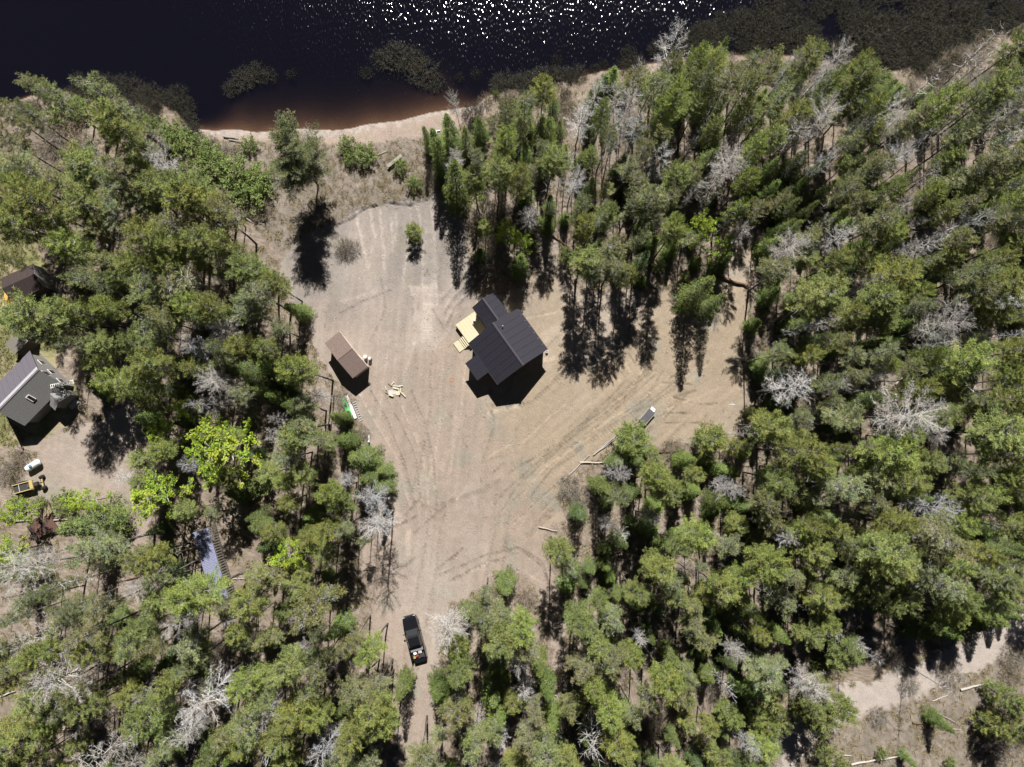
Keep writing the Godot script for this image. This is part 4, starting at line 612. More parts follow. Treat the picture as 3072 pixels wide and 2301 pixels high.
	[5,-35.09,-2.44,6.9,1.35,5,10],[5,-49.09,6.47,8.0,1.81,0,10],[6,-60.08,7.44,2.2,1.25,17,10],[6,-57.24,7.25,2.3,0.94,17,10],[6,-54.09,7.25,2.3,1.90,17,10],[6,-30.28,4.94,2.2,1.80,6,10],
	[6,-62.39,-15.55,1.6,1.00,8,1],[7,-61.82,3.46,1.6,1.61,0,10],[7,-60.76,3.09,1.5,1.34,0,10],[7,-60.33,1.41,1.4,1.21,16,10],[9,14.61,-0.46,6.0,2.43,0,0],[0,16.24,2.63,12.3,1.80,5,13],
	[1,15.13,4.20,15.1,1.84,5,12],[1,16.33,5.70,14.6,1.67,1,13],[2,10.26,5.07,9.9,1.33,3,12],[0,11.57,5.73,14.1,1.77,3,12],[2,-19.70,-0.27,8.3,1.34,7,11],[2,0.81,-21.26,8.8,1.34,4,6],
	[1,7.87,-20.30,13.0,1.97,7,6],[0,11.25,-19.81,13.7,1.95,6,6],[1,13.13,-19.00,12.3,1.44,7,6],[0,9.31,-18.86,12.2,1.44,6,6],[2,-17.39,1.88,10.3,1.82,2,11],[2,-16.81,4.07,8.4,1.32,2,11],
	[2,-15.06,5.14,8.5,1.16,2,11],[2,-19.98,-3.03,7.1,0.67,4,12],[3,-15.49,6.15,13.3,2.08,11,11],[3,11.61,3.63,13.3,1.81,3,12],[3,-18.86,3.72,10.6,1.11,6,11],[6,18.37,-22.17,1.7,1.10,6,5],
	[7,-2.02,-21.72,3.7,2.38,1,6],[7,19.68,0.84,1.6,1.61,3,13],[7,7.01,5.32,1.7,1.81,0,12],[7,8.51,6.44,1.6,1.61,5,12],[7,-0.12,-20.61,1.6,1.61,11,6],[0,29.64,-19.02,13.2,2.14,1,5],
	[1,32.86,-15.07,16.3,2.86,11,5],[1,41.23,-17.97,15.2,2.45,2,5],[1,39.60,-15.63,14.8,2.02,5,5],[1,45.50,-16.44,11.7,1.36,1,5],[0,44.38,-14.57,13.8,1.60,6,5],[3,45.80,-12.38,16.2,2.08,11,5],
	[0,28.83,-10.14,13.3,1.70,1,13],[1,32.41,-10.02,12.7,1.61,5,13],[0,34.75,-6.52,13.6,1.78,11,13],[0,40.70,-9.74,13.9,1.60,6,13],[1,41.13,-8.68,12.2,1.26,7,13],[2,43.87,-11.90,9.5,1.14,5,13],
	[0,38.54,-7.68,11.7,1.45,2,13],[3,41.51,-7.34,11.5,1.54,6,13],[1,48.60,-7.89,15.7,2.61,3,13],[1,43.21,-5.60,14.8,1.67,11,13],[0,51.22,-18.55,13.9,2.31,5,5],[1,53.17,-16.87,15.6,2.44,14,5],
	[0,50.58,-16.23,14.3,1.86,2,5],[1,54.29,-9.98,15.0,1.84,5,13],[0,55.87,-14.53,14.1,1.59,5,5],[1,28.00,-2.25,14.8,2.29,14,13],[0,31.88,-3.15,12.6,1.71,5,13],[0,35.20,-2.38,16.3,2.17,5,13],
	[0,46.12,-2.78,13.6,1.87,2,13],[1,51.19,-1.40,16.2,2.86,11,13],[1,53.06,-4.40,15.4,1.84,13,13],[2,51.96,-3.68,10.2,1.32,6,13],[9,23.29,-0.28,6.0,2.13,13,13],[9,26.58,0.46,6.0,1.26,3,13],
	[1,30.18,0.73,16.7,2.24,1,13],[1,32.87,2.09,13.7,1.87,5,13],[1,37.08,0.78,9.9,0.92,1,13],[1,40.19,1.07,15.3,2.62,7,13],[0,39.24,0.25,11.7,1.45,6,13],[1,28.38,3.56,14.6,1.94,1,13],
	[0,29.76,5.12,13.1,1.79,6,13],[2,20.55,2.07,8.4,1.34,3,13],[1,20.11,3.69,10.8,1.28,11,13],[0,26.79,6.23,14.0,1.86,11,13],[0,35.14,4.86,15.1,2.63,5,13],[0,40.01,4.61,13.2,1.87,14,13],
	[1,42.61,4.62,13.0,1.79,14,13],[0,38.47,6.45,13.1,1.70,0,13],[1,48.54,5.24,14.0,2.04,5,13],[3,45.69,6.55,14.3,2.30,11,13],[1,51.64,5.45,13.1,1.70,5,13],[0,49.00,2.89,15.1,1.84,14,13],
	[0,48.33,1.79,11.9,1.72,5,13],[1,53.38,3.40,14.5,1.67,4,13],[2,46.71,6.34,9.3,1.33,2,13],[0,55.35,5.16,12.2,1.53,4,13],[1,56.00,-0.77,11.9,1.63,1,13],[1,52.92,1.40,15.0,1.75,2,13],
	[0,35.01,-11.06,14.3,1.59,5,13],[0,38.06,-9.63,11.3,1.45,1,13],[0,42.94,-7.71,13.6,1.42,2,13],[1,46.31,-9.96,11.6,1.45,7,13],[0,51.62,-5.05,12.2,1.44,13,13],[1,48.84,-5.77,11.6,1.45,1,13],
	[0,35.35,-4.35,12.6,1.44,4,13],[2,42.38,-5.13,9.9,1.33,6,13],[1,45.66,1.96,11.7,1.63,1,13],[1,43.74,-0.94,11.7,1.63,0,13],[2,34.59,-6.78,9.4,1.33,7,13],[1,37.79,-13.70,12.5,1.62,5,5],
	[1,40.59,-13.48,12.8,1.61,5,5],[3,48.66,-15.30,12.3,1.44,4,5],[1,53.11,-13.98,13.0,1.61,2,5],[1,53.65,-7.01,13.9,1.60,5,13],[2,33.99,-14.04,8.2,1.34,2,5],[0,33.18,5.83,12.3,1.44,6,13],
	[2,26.46,6.92,8.0,1.34,7,13],[2,24.11,6.69,9.3,1.14,3,13],[1,54.47,-20.27,13.1,1.61,5,5],[1,49.00,-20.45,12.2,1.44,5,5],[0,45.79,-19.84,13.5,1.42,5,5],[1,36.01,-20.22,13.4,1.43,5,5],
	[2,21.82,-17.40,13.0,1.99,0,5],[2,25.06,-21.25,8.3,1.26,12,5],[2,23.48,-16.23,9.6,1.35,0,5],[3,32.81,-13.16,11.8,1.38,11,5],[3,35.16,-13.96,11.1,1.57,11,5],[3,30.28,-6.27,15.8,2.48,1,13],
	[3,41.39,-2.89,16.6,2.90,5,13],[3,46.54,-1.31,10.6,1.49,7,13],[3,23.92,4.52,12.0,1.74,1,13],[3,56.96,-16.48,12.2,1.56,14,5],[3,53.72,-11.83,11.1,1.57,6,13],[3,40.06,-17.55,12.1,1.47,6,5],
	[3,48.71,-11.36,10.4,1.30,4,13],[3,53.85,-13.22,11.3,1.29,6,5],[4,40.38,-5.89,12.4,1.09,2,13],[4,52.81,-5.53,12.8,1.44,6,13],[4,25.57,-1.11,12.1,0.91,14,13],[0,-43.65,10.99,16.6,2.68,5,10],
	[0,-43.73,12.44,12.4,1.62,1,10],[0,-43.61,17.12,12.9,2.06,3,10],[0,-39.23,12.14,14.9,1.76,18,10],[1,-38.63,12.62,13.4,2.05,18,10],[3,-38.43,14.28,14.6,1.85,18,10],[1,-32.12,15.49,16.2,2.71,18,10],
	[1,-37.03,17.17,13.6,1.69,18,10],[0,-37.67,14.97,13.7,1.42,18,10],[0,-26.53,14.26,13.6,2.31,12,10],[1,-27.63,16.44,14.2,2.12,3,10],[0,-19.75,16.61,19.0,2.87,1,11],[3,-22.01,18.58,14.8,1.76,7,10],
	[1,-20.10,9.39,13.1,1.70,7,11],[3,-49.37,19.59,16.2,2.26,7,10],[1,-48.46,21.04,15.2,1.84,2,10],[0,-44.21,19.96,15.1,2.11,6,10],[1,-43.53,21.65,14.6,1.76,3,10],[3,-46.54,24.19,16.6,2.94,7,10],
	[1,-48.45,25.80,15.0,1.93,7,10],[0,-44.89,25.65,14.4,1.68,11,10],[2,-43.72,26.47,9.1,1.33,6,10],[0,-40.65,21.78,13.2,2.05,6,10],[0,-34.55,21.09,14.2,2.12,18,10],[1,-36.44,24.92,13.5,1.42,10,10],
	[0,-33.86,23.03,14.1,1.86,4,10],[1,-28.08,25.28,14.0,1.86,1,10],[1,-23.19,22.53,15.6,1.92,2,10],[1,-25.35,24.48,11.2,1.46,4,10],[0,-19.68,22.27,14.6,1.85,11,11],[1,-37.34,28.24,14.7,2.29,10,10],
	[0,-46.30,28.35,13.1,1.88,4,10],[1,-44.13,27.74,13.6,1.60,11,10],[1,-50.50,30.65,16.5,2.68,0,10],[1,-52.93,29.65,14.1,1.59,0,10],[1,-50.09,33.33,13.8,1.78,0,10],[0,-36.45,32.34,14.0,1.77,3,10],
	[3,-35.38,31.34,11.5,1.45,13,10],[0,-27.08,27.83,17.3,2.40,6,10],[3,-25.94,28.05,12.4,1.89,7,10],[1,-22.37,27.49,15.1,2.10,7,10],[1,-27.82,31.21,13.0,2.06,7,10],[0,-29.48,29.76,14.3,1.68,6,10],
	[1,-20.45,28.18,12.5,1.89,4,11],[1,-22.89,30.43,14.7,1.67,13,10],[3,-19.37,32.35,13.4,2.14,7,11],[1,-23.62,33.28,14.0,1.60,13,10],[1,-32.99,34.10,10.9,1.09,1,10],[2,-45.19,36.01,7.9,1.15,6,10],
	[3,-54.35,16.65,12.8,1.61,3,10],[0,-51.85,17.21,12.4,1.62,2,10],[0,-47.90,17.55,13.3,1.87,3,10],[1,-28.73,19.14,13.5,1.42,2,10],[0,-54.22,21.59,12.5,1.53,6,10],[1,-54.22,23.24,12.4,1.53,7,10],
	[1,-54.40,25.65,11.7,1.45,4,10],[0,-51.42,22.89,14.0,1.60,0,10],[0,-47.74,19.14,11.7,1.45,2,10],[1,-40.15,20.13,11.6,1.63,18,10],[0,-37.93,22.07,13.3,1.43,0,10],[0,-26.25,21.25,12.6,1.62,1,10],
	[0,-30.71,17.16,13.7,1.42,18,10],[0,-53.77,18.89,13.1,1.43,3,10],[2,-41.44,32.60,8.1,1.34,2,10],[1,-48.56,29.31,13.1,1.43,7,10],[1,-25.66,30.22,12.6,1.62,2,10],[0,-21.46,25.20,13.6,1.42,4,11],
	[1,-27.11,27.08,11.2,1.46,7,10],[0,-48.06,15.23,13.6,1.42,13,10],[2,-31.09,34.88,8.5,1.34,7,10],[2,-19.83,21.05,10.0,1.33,7,11],[1,-50.21,30.53,11.6,1.27,0,10],[2,-47.98,9.42,11.2,2.68,3,10],
	[2,-56.62,15.25,10.3,1.54,0,10],[5,-25.48,12.91,9.5,2.45,7,10],[5,-57.76,12.50,8.6,2.09,17,10],[5,-57.06,7.68,7.8,1.72,17,10],[6,-55.03,31.83,2.1,1.70,0,10],[6,-35.66,28.13,2.0,1.60,6,10],
	[6,-36.77,33.80,1.9,1.40,3,10],[6,-36.74,24.58,1.9,1.40,6,10],[6,-60.45,13.71,2.2,1.80,0,10],[7,-54.97,25.15,1.7,1.81,6,10],[7,-34.96,24.62,1.6,1.61,6,10],[7,-26.54,23.20,1.5,1.41,6,10],
	[7,-24.14,23.38,1.5,1.41,2,10],[3,-49.98,11.87,15.3,1.52,0,10],[3,-51.35,13.45,14.3,2.34,0,10],[3,-36.58,19.20,12.0,1.83,18,10],[3,-30.79,18.66,12.3,1.65,18,10],[3,-32.36,26.44,14.5,2.87,0,10],
	[3,-43.10,32.34,14.8,2.77,11,10],[3,-41.37,32.10,11.2,1.48,11,10],[3,-23.53,22.99,9.4,1.13,6,10],[3,-55.94,19.53,10.0,1.12,7,10],[3,-39.05,26.72,11.3,1.29,5,10],[4,-24.42,32.19,13.3,1.80,6,10],
	[4,-48.21,15.39,12.4,1.09,7,10],[4,-35.72,30.57,12.4,1.09,2,10],[1,4.74,11.34,13.3,1.69,3,12],[0,6.32,13.51,11.8,1.54,5,12],[0,-2.94,16.32,12.9,1.34,11,12],[0,-3.35,18.19,15.2,2.19,5,12],
	[0,-1.61,17.89,12.3,1.62,6,12],[1,-1.07,19.39,15.6,2.09,7,12],[1,1.37,19.23,14.7,1.94,4,12],[0,2.21,21.75,13.3,1.87,2,12],[0,-1.58,21.63,13.9,1.95,6,12],[1,-5.51,23.74,13.7,1.69,19,11],
	[2,3.23,24.87,9.6,1.33,5,12],[0,-5.23,27.84,15.6,2.18,2,11],[0,-4.11,31.35,15.2,2.10,2,12],[0,1.04,30.50,13.9,1.86,6,12],[0,3.12,31.46,14.9,2.11,3,12],[1,5.54,32.76,14.6,1.67,11,12],
	[0,2.20,28.22,13.0,1.52,6,12],[1,10.60,31.19,14.2,1.95,13,12],[1,9.69,27.33,14.0,1.86,5,12],[0,6.19,27.40,12.5,1.26,4,12],[1,7.69,18.86,13.2,2.05,7,12],[0,8.27,20.71,12.0,1.72,6,12],
	[0,10.93,19.01,12.4,1.89,5,12],[0,7.40,23.09,14.5,1.85,6,12],[0,10.76,22.66,13.5,2.05,6,12],[1,15.55,13.49,14.5,2.03,7,12],[1,17.18,16.75,12.2,1.44,7,14],[0,16.54,15.12,13.3,1.43,6,14],
	[1,17.51,10.72,13.0,1.61,1,13],[2,18.31,24.02,8.3,1.15,7,14],[1,15.71,24.13,15.5,2.01,5,12],[0,17.25,26.21,12.7,1.70,11,14],[0,-17.17,20.80,14.0,1.59,19,11],[1,-15.04,21.71,12.6,1.71,19,11],
	[0,-14.39,25.96,13.1,2.14,19,11],[0,-15.97,25.85,14.8,1.76,19,11],[2,-12.38,27.81,9.3,1.24,19,11],[1,-14.27,27.15,15.3,2.10,19,11],[1,-15.80,29.09,15.5,2.01,7,11],[1,-13.15,28.98,13.7,1.78,19,11],
	[0,-16.91,30.99,15.4,1.92,6,11],[0,-10.16,32.54,13.8,2.13,0,11],[0,-18.29,8.83,11.8,1.63,6,11],[0,-14.66,32.76,14.1,1.95,0,11],[1,8.77,25.22,13.5,1.42,7,12],[1,9.18,21.34,13.0,1.61,7,12],
	[1,13.18,15.58,13.5,1.43,1,12],[0,14.29,26.43,13.8,1.42,0,12],[2,4.83,31.27,7.9,1.34,3,12],[2,4.07,27.61,10.4,1.32,4,12],[0,-1.73,30.19,13.9,1.42,11,12],[2,-8.59,28.03,8.0,1.34,19,11],
	[1,12.50,22.17,12.9,1.43,5,12],[0,12.86,28.83,11.9,1.27,6,12],[2,-0.82,16.35,9.7,1.45,7,12],[2,-1.87,25.02,9.5,1.64,7,12],[2,-1.84,29.28,11.7,2.00,7,12],[2,-1.69,27.52,9.9,1.64,6,12],
	[7,1.56,18.68,1.6,1.51,6,12],[7,17.06,32.80,1.6,1.61,5,14],[7,15.58,34.39,1.6,1.61,3,12],[7,-19.79,26.06,1.6,1.61,2,11],[7,18.18,31.74,1.6,1.61,5,14],[7,5.77,28.05,1.4,1.21,7,12],
	[3,-6.87,19.62,14.3,2.25,19,11],[3,0.24,23.20,11.7,1.38,7,12],[3,1.08,26.52,10.7,1.39,5,12],[3,-3.47,30.45,10.7,1.11,7,12],[3,10.63,9.00,10.3,1.21,13,12],[3,15.13,8.22,11.7,1.56,5,12],
	[3,-14.52,8.14,12.8,2.00,0,11],[3,14.18,21.12,9.6,0.94,5,12],[4,8.86,31.52,13.4,1.89,5,12],[4,12.21,10.11,12.3,1.00,5,12],[1,19.47,10.17,15.2,2.10,5,13],[0,22.83,10.85,13.3,1.87,3,13],
	[1,26.66,12.53,15.7,2.27,14,14],[0,27.79,9.01,13.7,1.60,1,13],[1,31.99,11.90,12.7,1.97,2,13],[0,35.34,10.56,12.9,1.88,5,13],[1,34.55,8.90,13.0,1.43,3,13],[1,32.41,8.91,12.8,1.43,3,13],
	[1,38.48,11.07,17.4,2.66,5,13],[1,39.31,9.97,12.2,1.62,3,13],[0,43.13,9.24,18.3,3.06,6,13],[0,43.37,8.72,13.2,2.14,14,13],[1,47.52,8.79,14.4,1.85,5,13],[1,53.88,9.46,14.2,1.68,1,13],
	[2,49.71,12.12,9.0,1.33,6,15],[0,35.46,14.16,13.1,1.70,5,14],[1,22.45,15.32,13.0,2.06,5,14],[0,29.39,17.51,10.6,2.10,5,14],[1,33.01,16.76,12.1,1.89,5,14],[0,33.18,18.81,9.8,1.48,6,14],
	[1,34.19,18.96,10.8,1.37,7,14],[0,20.24,19.42,10.1,1.93,5,14],[0,21.48,21.67,9.6,1.66,11,14],[0,19.54,17.70,10.4,1.47,5,14],[1,37.00,22.50,9.7,1.75,2,14],[0,27.63,24.45,11.3,2.55,11,14],
	[9,34.41,30.51,7.4,2.31,5,14],[9,37.07,30.12,6.8,1.83,5,14],[9,36.40,36.02,6.3,1.55,3,14],[9,28.54,31.55,6.4,1.64,5,14],[9,29.74,29.38,6.0,1.16,5,14],[0,45.16,15.16,14.1,2.48,5,15],
	[1,47.50,16.33,12.8,1.97,0,15],[1,48.14,18.49,9.7,1.66,5,15],[0,52.85,17.09,10.0,1.93,5,15],[1,52.49,14.73,13.7,1.87,3,15],[0,53.82,15.51,13.9,1.60,3,15],[1,47.55,13.30,13.4,1.60,7,15],
	[0,51.10,14.22,13.9,1.60,3,15],[9,56.84,29.01,6.2,1.65,3,15],[9,57.01,32.26,7.2,1.93,0,15],[9,55.22,32.56,5.7,1.46,0,15],[1,26.82,21.19,9.6,1.20,5,14],[2,27.87,19.66,7.1,1.35,6,14],
	[9,22.47,34.79,4.8,1.27,5,14],[9,20.27,29.45,4.6,0.98,5,14],[9,20.23,32.07,4.6,1.17,4,14],[9,24.24,36.45,5.9,1.16,10,14],[1,38.08,14.30,13.3,1.61,5,15],[1,41.50,13.56,14.0,1.60,5,15],
	[1,43.57,17.08,10.1,1.65,5,15],[1,41.05,8.99,13.9,1.60,7,13],[1,37.15,12.61,13.7,1.42,5,14],[1,24.81,14.34,13.0,1.43,1,14],[0,30.49,14.66,11.8,1.45,6,14],[1,24.79,17.11,9.9,1.47,5,14],
	[1,31.16,9.55,11.3,1.27,2,13],[1,49.48,11.09,14.2,1.59,11,13],[0,53.10,12.40,12.8,1.43,1,15],[2,25.06,20.28,7.8,1.34,6,14],[2,30.83,22.10,7.2,1.35,6,14],[2,26.86,28.29,6.4,1.35,5,14],
	[9,30.94,31.65,5.0,1.17,0,14],[9,25.14,31.03,5.5,1.56,4,14],[2,26.96,24.83,6.3,1.36,7,14],[0,28.92,14.22,13.9,1.42,1,14],[2,34.93,22.26,5.1,1.28,2,14],[2,47.77,21.80,6.1,1.57,3,15],
	[2,52.88,20.67,6.7,1.96,0,15],[2,55.19,20.30,6.9,1.76,0,15],[2,57.51,19.73,5.6,1.48,0,15],[2,49.69,32.25,5.0,1.09,3,15],[2,50.61,21.60,6.3,1.57,0,15],[2,46.21,36.64,3.7,0.70,10,15],
	[2,58.99,19.23,5.3,1.18,0,15],[7,60.61,13.76,1.6,1.61,1,15],[7,57.49,35.50,2.2,2.60,0,15],[7,59.83,34.87,1.8,2.01,0,15],[7,43.64,32.29,1.5,1.41,0,15],[7,37.79,26.04,1.7,1.81,3,14],
	[7,36.87,27.50,1.5,1.41,10,14],[7,30.27,36.97,1.8,2.01,0,14],[7,47.47,28.75,1.5,1.41,13,15],[7,59.88,25.50,1.7,1.81,0,15],[7,52.45,27.48,1.6,1.61,0,15],[7,59.62,27.48,1.6,1.61,0,15],
	[7,46.11,25.70,1.6,1.61,13,15],[6,37.43,25.68,1.8,1.20,3,14],[6,36.33,26.41,1.6,1.00,4,14],[6,51.79,37.57,1.5,0.80,0,15],[6,43.65,36.52,1.5,0.80,3,15],[6,23.73,37.33,1.8,1.20,14,14],
	[3,30.76,10.90,10.1,1.21,6,13],[3,52.06,9.18,10.3,1.40,5,13],[3,39.21,23.27,9.7,1.12,3,15],[3,31.53,25.52,12.3,1.92,7,14],[3,24.80,22.59,9.8,1.22,1,14],[3,19.79,14.14,10.0,1.31,7,14],
	[3,50.61,13.60,10.3,1.12,7,15],[3,37.75,21.69,10.1,0.93,3,14],[4,23.34,25.99,12.1,0.91,1,14],[4,47.12,26.43,12.0,0.82,4,15],[8,40.00,-47.31,1.1,1.34,0,9],[8,-46.46,-43.19,1.1,1.34,0,2],
	[8,-47.27,-41.54,1.0,1.07,10,2],[8,-46.14,-40.91,0.9,0.76,10,2],[8,-61.39,-42.79,1.2,1.41,0,2],[8,49.04,-48.70,0.9,0.71,3,9],[8,-45.54,-41.77,0.9,0.81,10,2],[8,-56.35,-45.33,1.1,1.14,0,2],
	[8,-41.89,-39.13,1.0,0.90,3,2],[8,-0.27,-42.99,1.2,1.59,4,8],[8,-52.16,-41.88,1.1,1.33,1,2],[8,-54.52,-46.54,1.0,1.07,0,2],[8,-45.81,-43.13,0.9,0.84,0,2],[8,59.79,-54.47,1.1,1.27,0,9],
	[8,32.23,-50.94,1.2,1.60,4,9],[8,-4.52,-40.46,1.1,1.26,3,8],[8,-59.38,-45.12,1.0,0.96,0,2],[8,-56.76,-42.32,0.9,0.76,10,2],[8,52.87,-48.96,1.1,1.21,0,9],[8,14.53,-49.19,1.0,1.06,0,8],
	[8,19.95,-51.30,1.0,0.88,0,8],[8,54.98,-47.46,1.2,1.59,4,9],[8,53.08,-48.01,1.2,1.41,4,9],[8,56.96,-49.20,1.1,1.22,4,9],[8,-41.84,-41.37,1.2,1.54,0,2],[8,-51.15,-46.08,1.1,1.37,0,2],
	[8,29.92,-51.87,1.0,1.07,0,9],[8,-61.90,-41.64,0.9,0.77,0,2],[8,-56.62,-42.99,1.2,1.57,10,2],[8,45.66,-45.03,1.1,1.19,4,9],[8,42.64,-50.01,0.9,0.79,4,9],[8,2.11,-43.23,0.9,0.73,5,8],
	[8,22.63,-47.54,1.1,1.34,4,9],[8,-56.76,-42.48,1.2,1.42,10,2],[8,6.83,-44.81,0.9,0.81,4,8],[8,23.83,-47.58,0.9,0.85,4,9],[8,45.50,-45.14,1.0,1.09,4,9],[8,-43.53,-39.47,0.9,0.75,10,2],
	[8,15.80,-48.44,1.3,1.68,0,8],[8,15.19,-50.66,1.1,1.22,0,8],[8,-41.44,-39.03,0.9,0.71,3,2],[8,23.23,-49.63,0.9,0.72,4,9],[8,-40.67,-39.11,1.2,1.51,3,2],[8,-5.11,-42.17,1.2,1.62,4,8],
	[8,47.93,-46.93,1.0,0.95,3,9],[8,-52.46,-46.27,1.0,1.05,0,2],[8,18.94,-46.45,0.9,0.78,1,8],[8,5.44,-48.16,1.0,0.99,0,8],[8,37.51,-48.25,1.0,0.99,4,9],[8,-46.71,-45.39,1.2,1.41,0,2],
	[8,-49.94,-41.90,0.9,0.73,1,2],[8,8.19,-47.37,1.2,1.62,0,8],[8,-41.05,-40.01,1.0,0.98,3,2],[8,65.40,-53.32,1.1,1.31,0,9],[8,-47.53,-44.53,1.2,1.46,0,2],[8,43.00,-48.83,1.1,1.37,4,9],
	[8,-57.55,-42.93,1.1,1.22,10,2],[8,-45.65,-44.76,1.1,1.33,0,2],[8,48.34,-50.61,1.2,1.47,0,9],[8,19.03,-50.99,1.2,1.55,0,8],[8,-48.33,-42.56,1.0,0.99,2,2],[8,7.68,-47.31,1.0,1.02,0,8],
	[8,-43.31,-43.36,1.1,1.24,0,2],[8,56.54,-52.64,1.2,1.62,0,9],[8,-43.45,-44.03,1.1,1.13,0,2],[8,-4.77,-40.56,1.0,1.00,2,8],[8,-55.13,-44.25,1.1,1.22,10,2],[8,3.30,-44.22,1.1,1.15,0,8],
	[8,-60.50,-45.35,1.0,1.10,0,2],[8,-49.37,-43.87,1.1,1.14,0,2],[9,-12.09,-25.92,3.2,1.30,0,0],[10,-24.70,-32.66,13.0,4.20,0,0],[7,-21.09,-24.52,2.2,1.40,0,0],[2,44.96,-34.29,6.4,1.52,3,5],
	[3,-26.57,-2.93,8.8,0.91,5,10],[2,19.69,5.49,6.5,1.53,6,13],[2,20.57,-46.11,5.7,1.37,4,4],[2,-51.50,-40.79,4.6,1.17,9,0],[2,43.70,-44.29,5.6,1.36,4,4],[2,-22.10,15.82,3.2,0.90,6,10],
	[2,56.92,3.57,4.3,1.12,4,13],[7,55.11,3.60,1.1,1.30,7,13],[3,15.95,38.32,11.8,0.95,5,12],[7,-35.89,-21.56,1.1,1.43,6,1],[3,66.13,-23.26,8.5,1.12,5,5],[2,46.31,-17.69,3.3,0.92,6,5],
	[2,-29.33,26.82,4.3,1.11,6,10],[7,64.34,-30.86,1.2,0.98,11,5],[7,30.08,-26.01,1.2,1.09,7,5],[2,-32.51,5.95,6.0,1.44,10,10],[2,23.42,2.23,4.1,1.07,2,13],[2,31.47,-24.02,6.1,1.47,2,5],
	[2,30.91,-46.28,3.1,0.90,4,4],[2,-23.72,8.72,5.9,1.41,6,10],[2,11.54,15.93,4.2,1.11,5,12],[2,16.60,-45.64,2.9,0.86,2,4],[2,46.71,-24.13,6.3,1.49,2,5],[0,-8.34,35.58,8.2,1.40,0,11],
	[0,60.23,-38.26,6.1,1.32,5,5],[0,8.31,39.19,7.6,1.05,0,12],[2,61.27,-17.67,6.0,1.45,5,5],[2,67.31,1.86,4.5,1.15,6,13],[3,-6.94,-32.54,8.0,1.35,11,6],[7,21.65,7.75,1.3,1.00,1,13],
	[7,-40.74,8.71,1.4,0.93,5,10],[2,-40.90,25.93,4.0,1.06,2,10],[0,19.44,25.42,8.7,1.47,11,14],[0,13.03,-42.62,6.5,1.17,5,4],[2,65.89,-41.75,4.3,1.11,5,5],[2,-40.05,16.51,5.9,1.41,18,10],
	[3,-43.63,-22.79,10.3,1.01,6,1],[7,64.81,7.03,0.8,1.34,7,13],[3,11.67,37.66,10.6,0.98,5,12],[2,-15.41,3.43,4.6,1.18,0,11],[7,-50.46,-33.39,1.2,0.89,2,1],[3,-31.79,-4.99,8.9,1.14,7,1],
	[3,-6.22,29.44,10.9,1.25,1,11],[2,46.91,-13.94,6.3,1.50,5,5],[2,14.83,-30.39,5.3,1.31,7,6],[0,-8.07,31.75,8.6,1.24,1,11],[0,-49.31,-15.68,8.8,1.33,6,1],[2,59.85,12.12,3.3,0.92,5,15],
	[3,-46.38,30.54,10.8,1.28,4,10],[2,63.03,-48.73,3.1,0.89,4,4],[2,42.86,-46.74,5.8,1.40,4,4],[7,48.94,-13.81,1.2,0.86,5,5],[2,68.15,-45.82,5.2,1.28,2,4],[3,2.00,-25.89,10.1,1.37,10,6],
	[3,68.94,-46.86,11.1,1.32,1,4],[0,39.30,8.25,7.1,1.07,3,13],[2,61.66,12.68,5.6,1.36,4,15],[3,-22.04,40.93,9.5,0.95,4,10],[2,-34.07,-17.87,2.5,0.78,13,1],[3,52.45,-8.31,10.3,0.98,6,13],
	[2,59.29,3.67,3.2,0.91,5,13],[2,12.95,40.85,5.6,1.36,0,12],[2,-7.76,29.88,4.4,1.14,2,11],[2,29.80,-29.92,3.3,0.93,5,5],[0,15.99,29.49,6.6,1.34,0,12],[2,64.99,5.29,5.7,1.39,4,13],
	[3,-47.41,-32.69,11.5,1.18,0,1],[2,10.72,40.85,5.0,1.24,0,12],[2,32.48,-19.72,3.1,0.89,4,5],[2,-46.60,20.58,5.8,1.39,3,10],[2,66.92,-8.31,4.6,1.17,5,13],[2,61.97,-37.87,4.4,1.14,7,5],
	[2,23.13,21.22,6.5,1.53,7,14],[2,-41.27,36.46,3.1,0.89,2,10],[7,-41.87,17.87,0.9,0.82,18,10],[0,67.60,-4.10,7.0,1.38,4,13],[7,-3.43,-20.21,0.9,1.39,0,6],[2,62.51,7.70,3.5,0.97,5,13],
	[2,-30.32,-10.09,3.3,0.93,6,1],[2,37.25,9.13,6.5,1.53,3,13],[7,-44.69,29.40,1.0,1.40,6,10],[7,-20.91,-5.33,0.9,1.35,15,12],[2,12.77,31.22,6.0,1.45,5,12],[7,51.42,-33.23,1.5,1.04,7,5],
	[7,66.51,-49.13,0.9,1.39,11,4],[0,-19.82,34.50,8.6,1.49,5,11],[7,68.75,-20.88,0.9,1.19,5,5],[2,-41.66,13.06,5.5,1.34,18,10],[2,2.10,-39.66,4.5,1.15,7,4],[2,58.94,-17.85,6.4,1.51,5,5],
	[2,-9.00,39.51,4.0,1.07,0,11],[0,69.78,-49.52,8.8,1.05,11,4],[0,-50.20,27.56,8.7,0.93,6,10],[2,-23.08,39.39,5.5,1.34,2,10],[0,-34.12,7.92,7.1,1.33,1,10],[2,17.34,12.30,5.0,1.25,6,14],
	[0,57.59,-6.46,7.6,1.19,4,13],[3,60.12,-1.36,10.1,1.29,1,13],[0,45.78,-7.65,8.5,1.44,6,13],[2,-45.08,-26.86,3.9,1.05,6,1],[0,-0.95,23.44,6.4,1.31,2,12],[2,-33.68,-15.89,4.0,1.06,6,1],
	[2,11.59,-44.69,5.4,1.32,5,4],[2,22.15,24.60,4.0,1.07,13,14],[2,12.70,35.08,6.4,1.51,5,12],[0,1.54,32.92,6.1,1.26,3,12],[3,-1.59,31.91,10.0,1.11,7,12],[0,46.16,11.68,7.2,0.92,6,13],
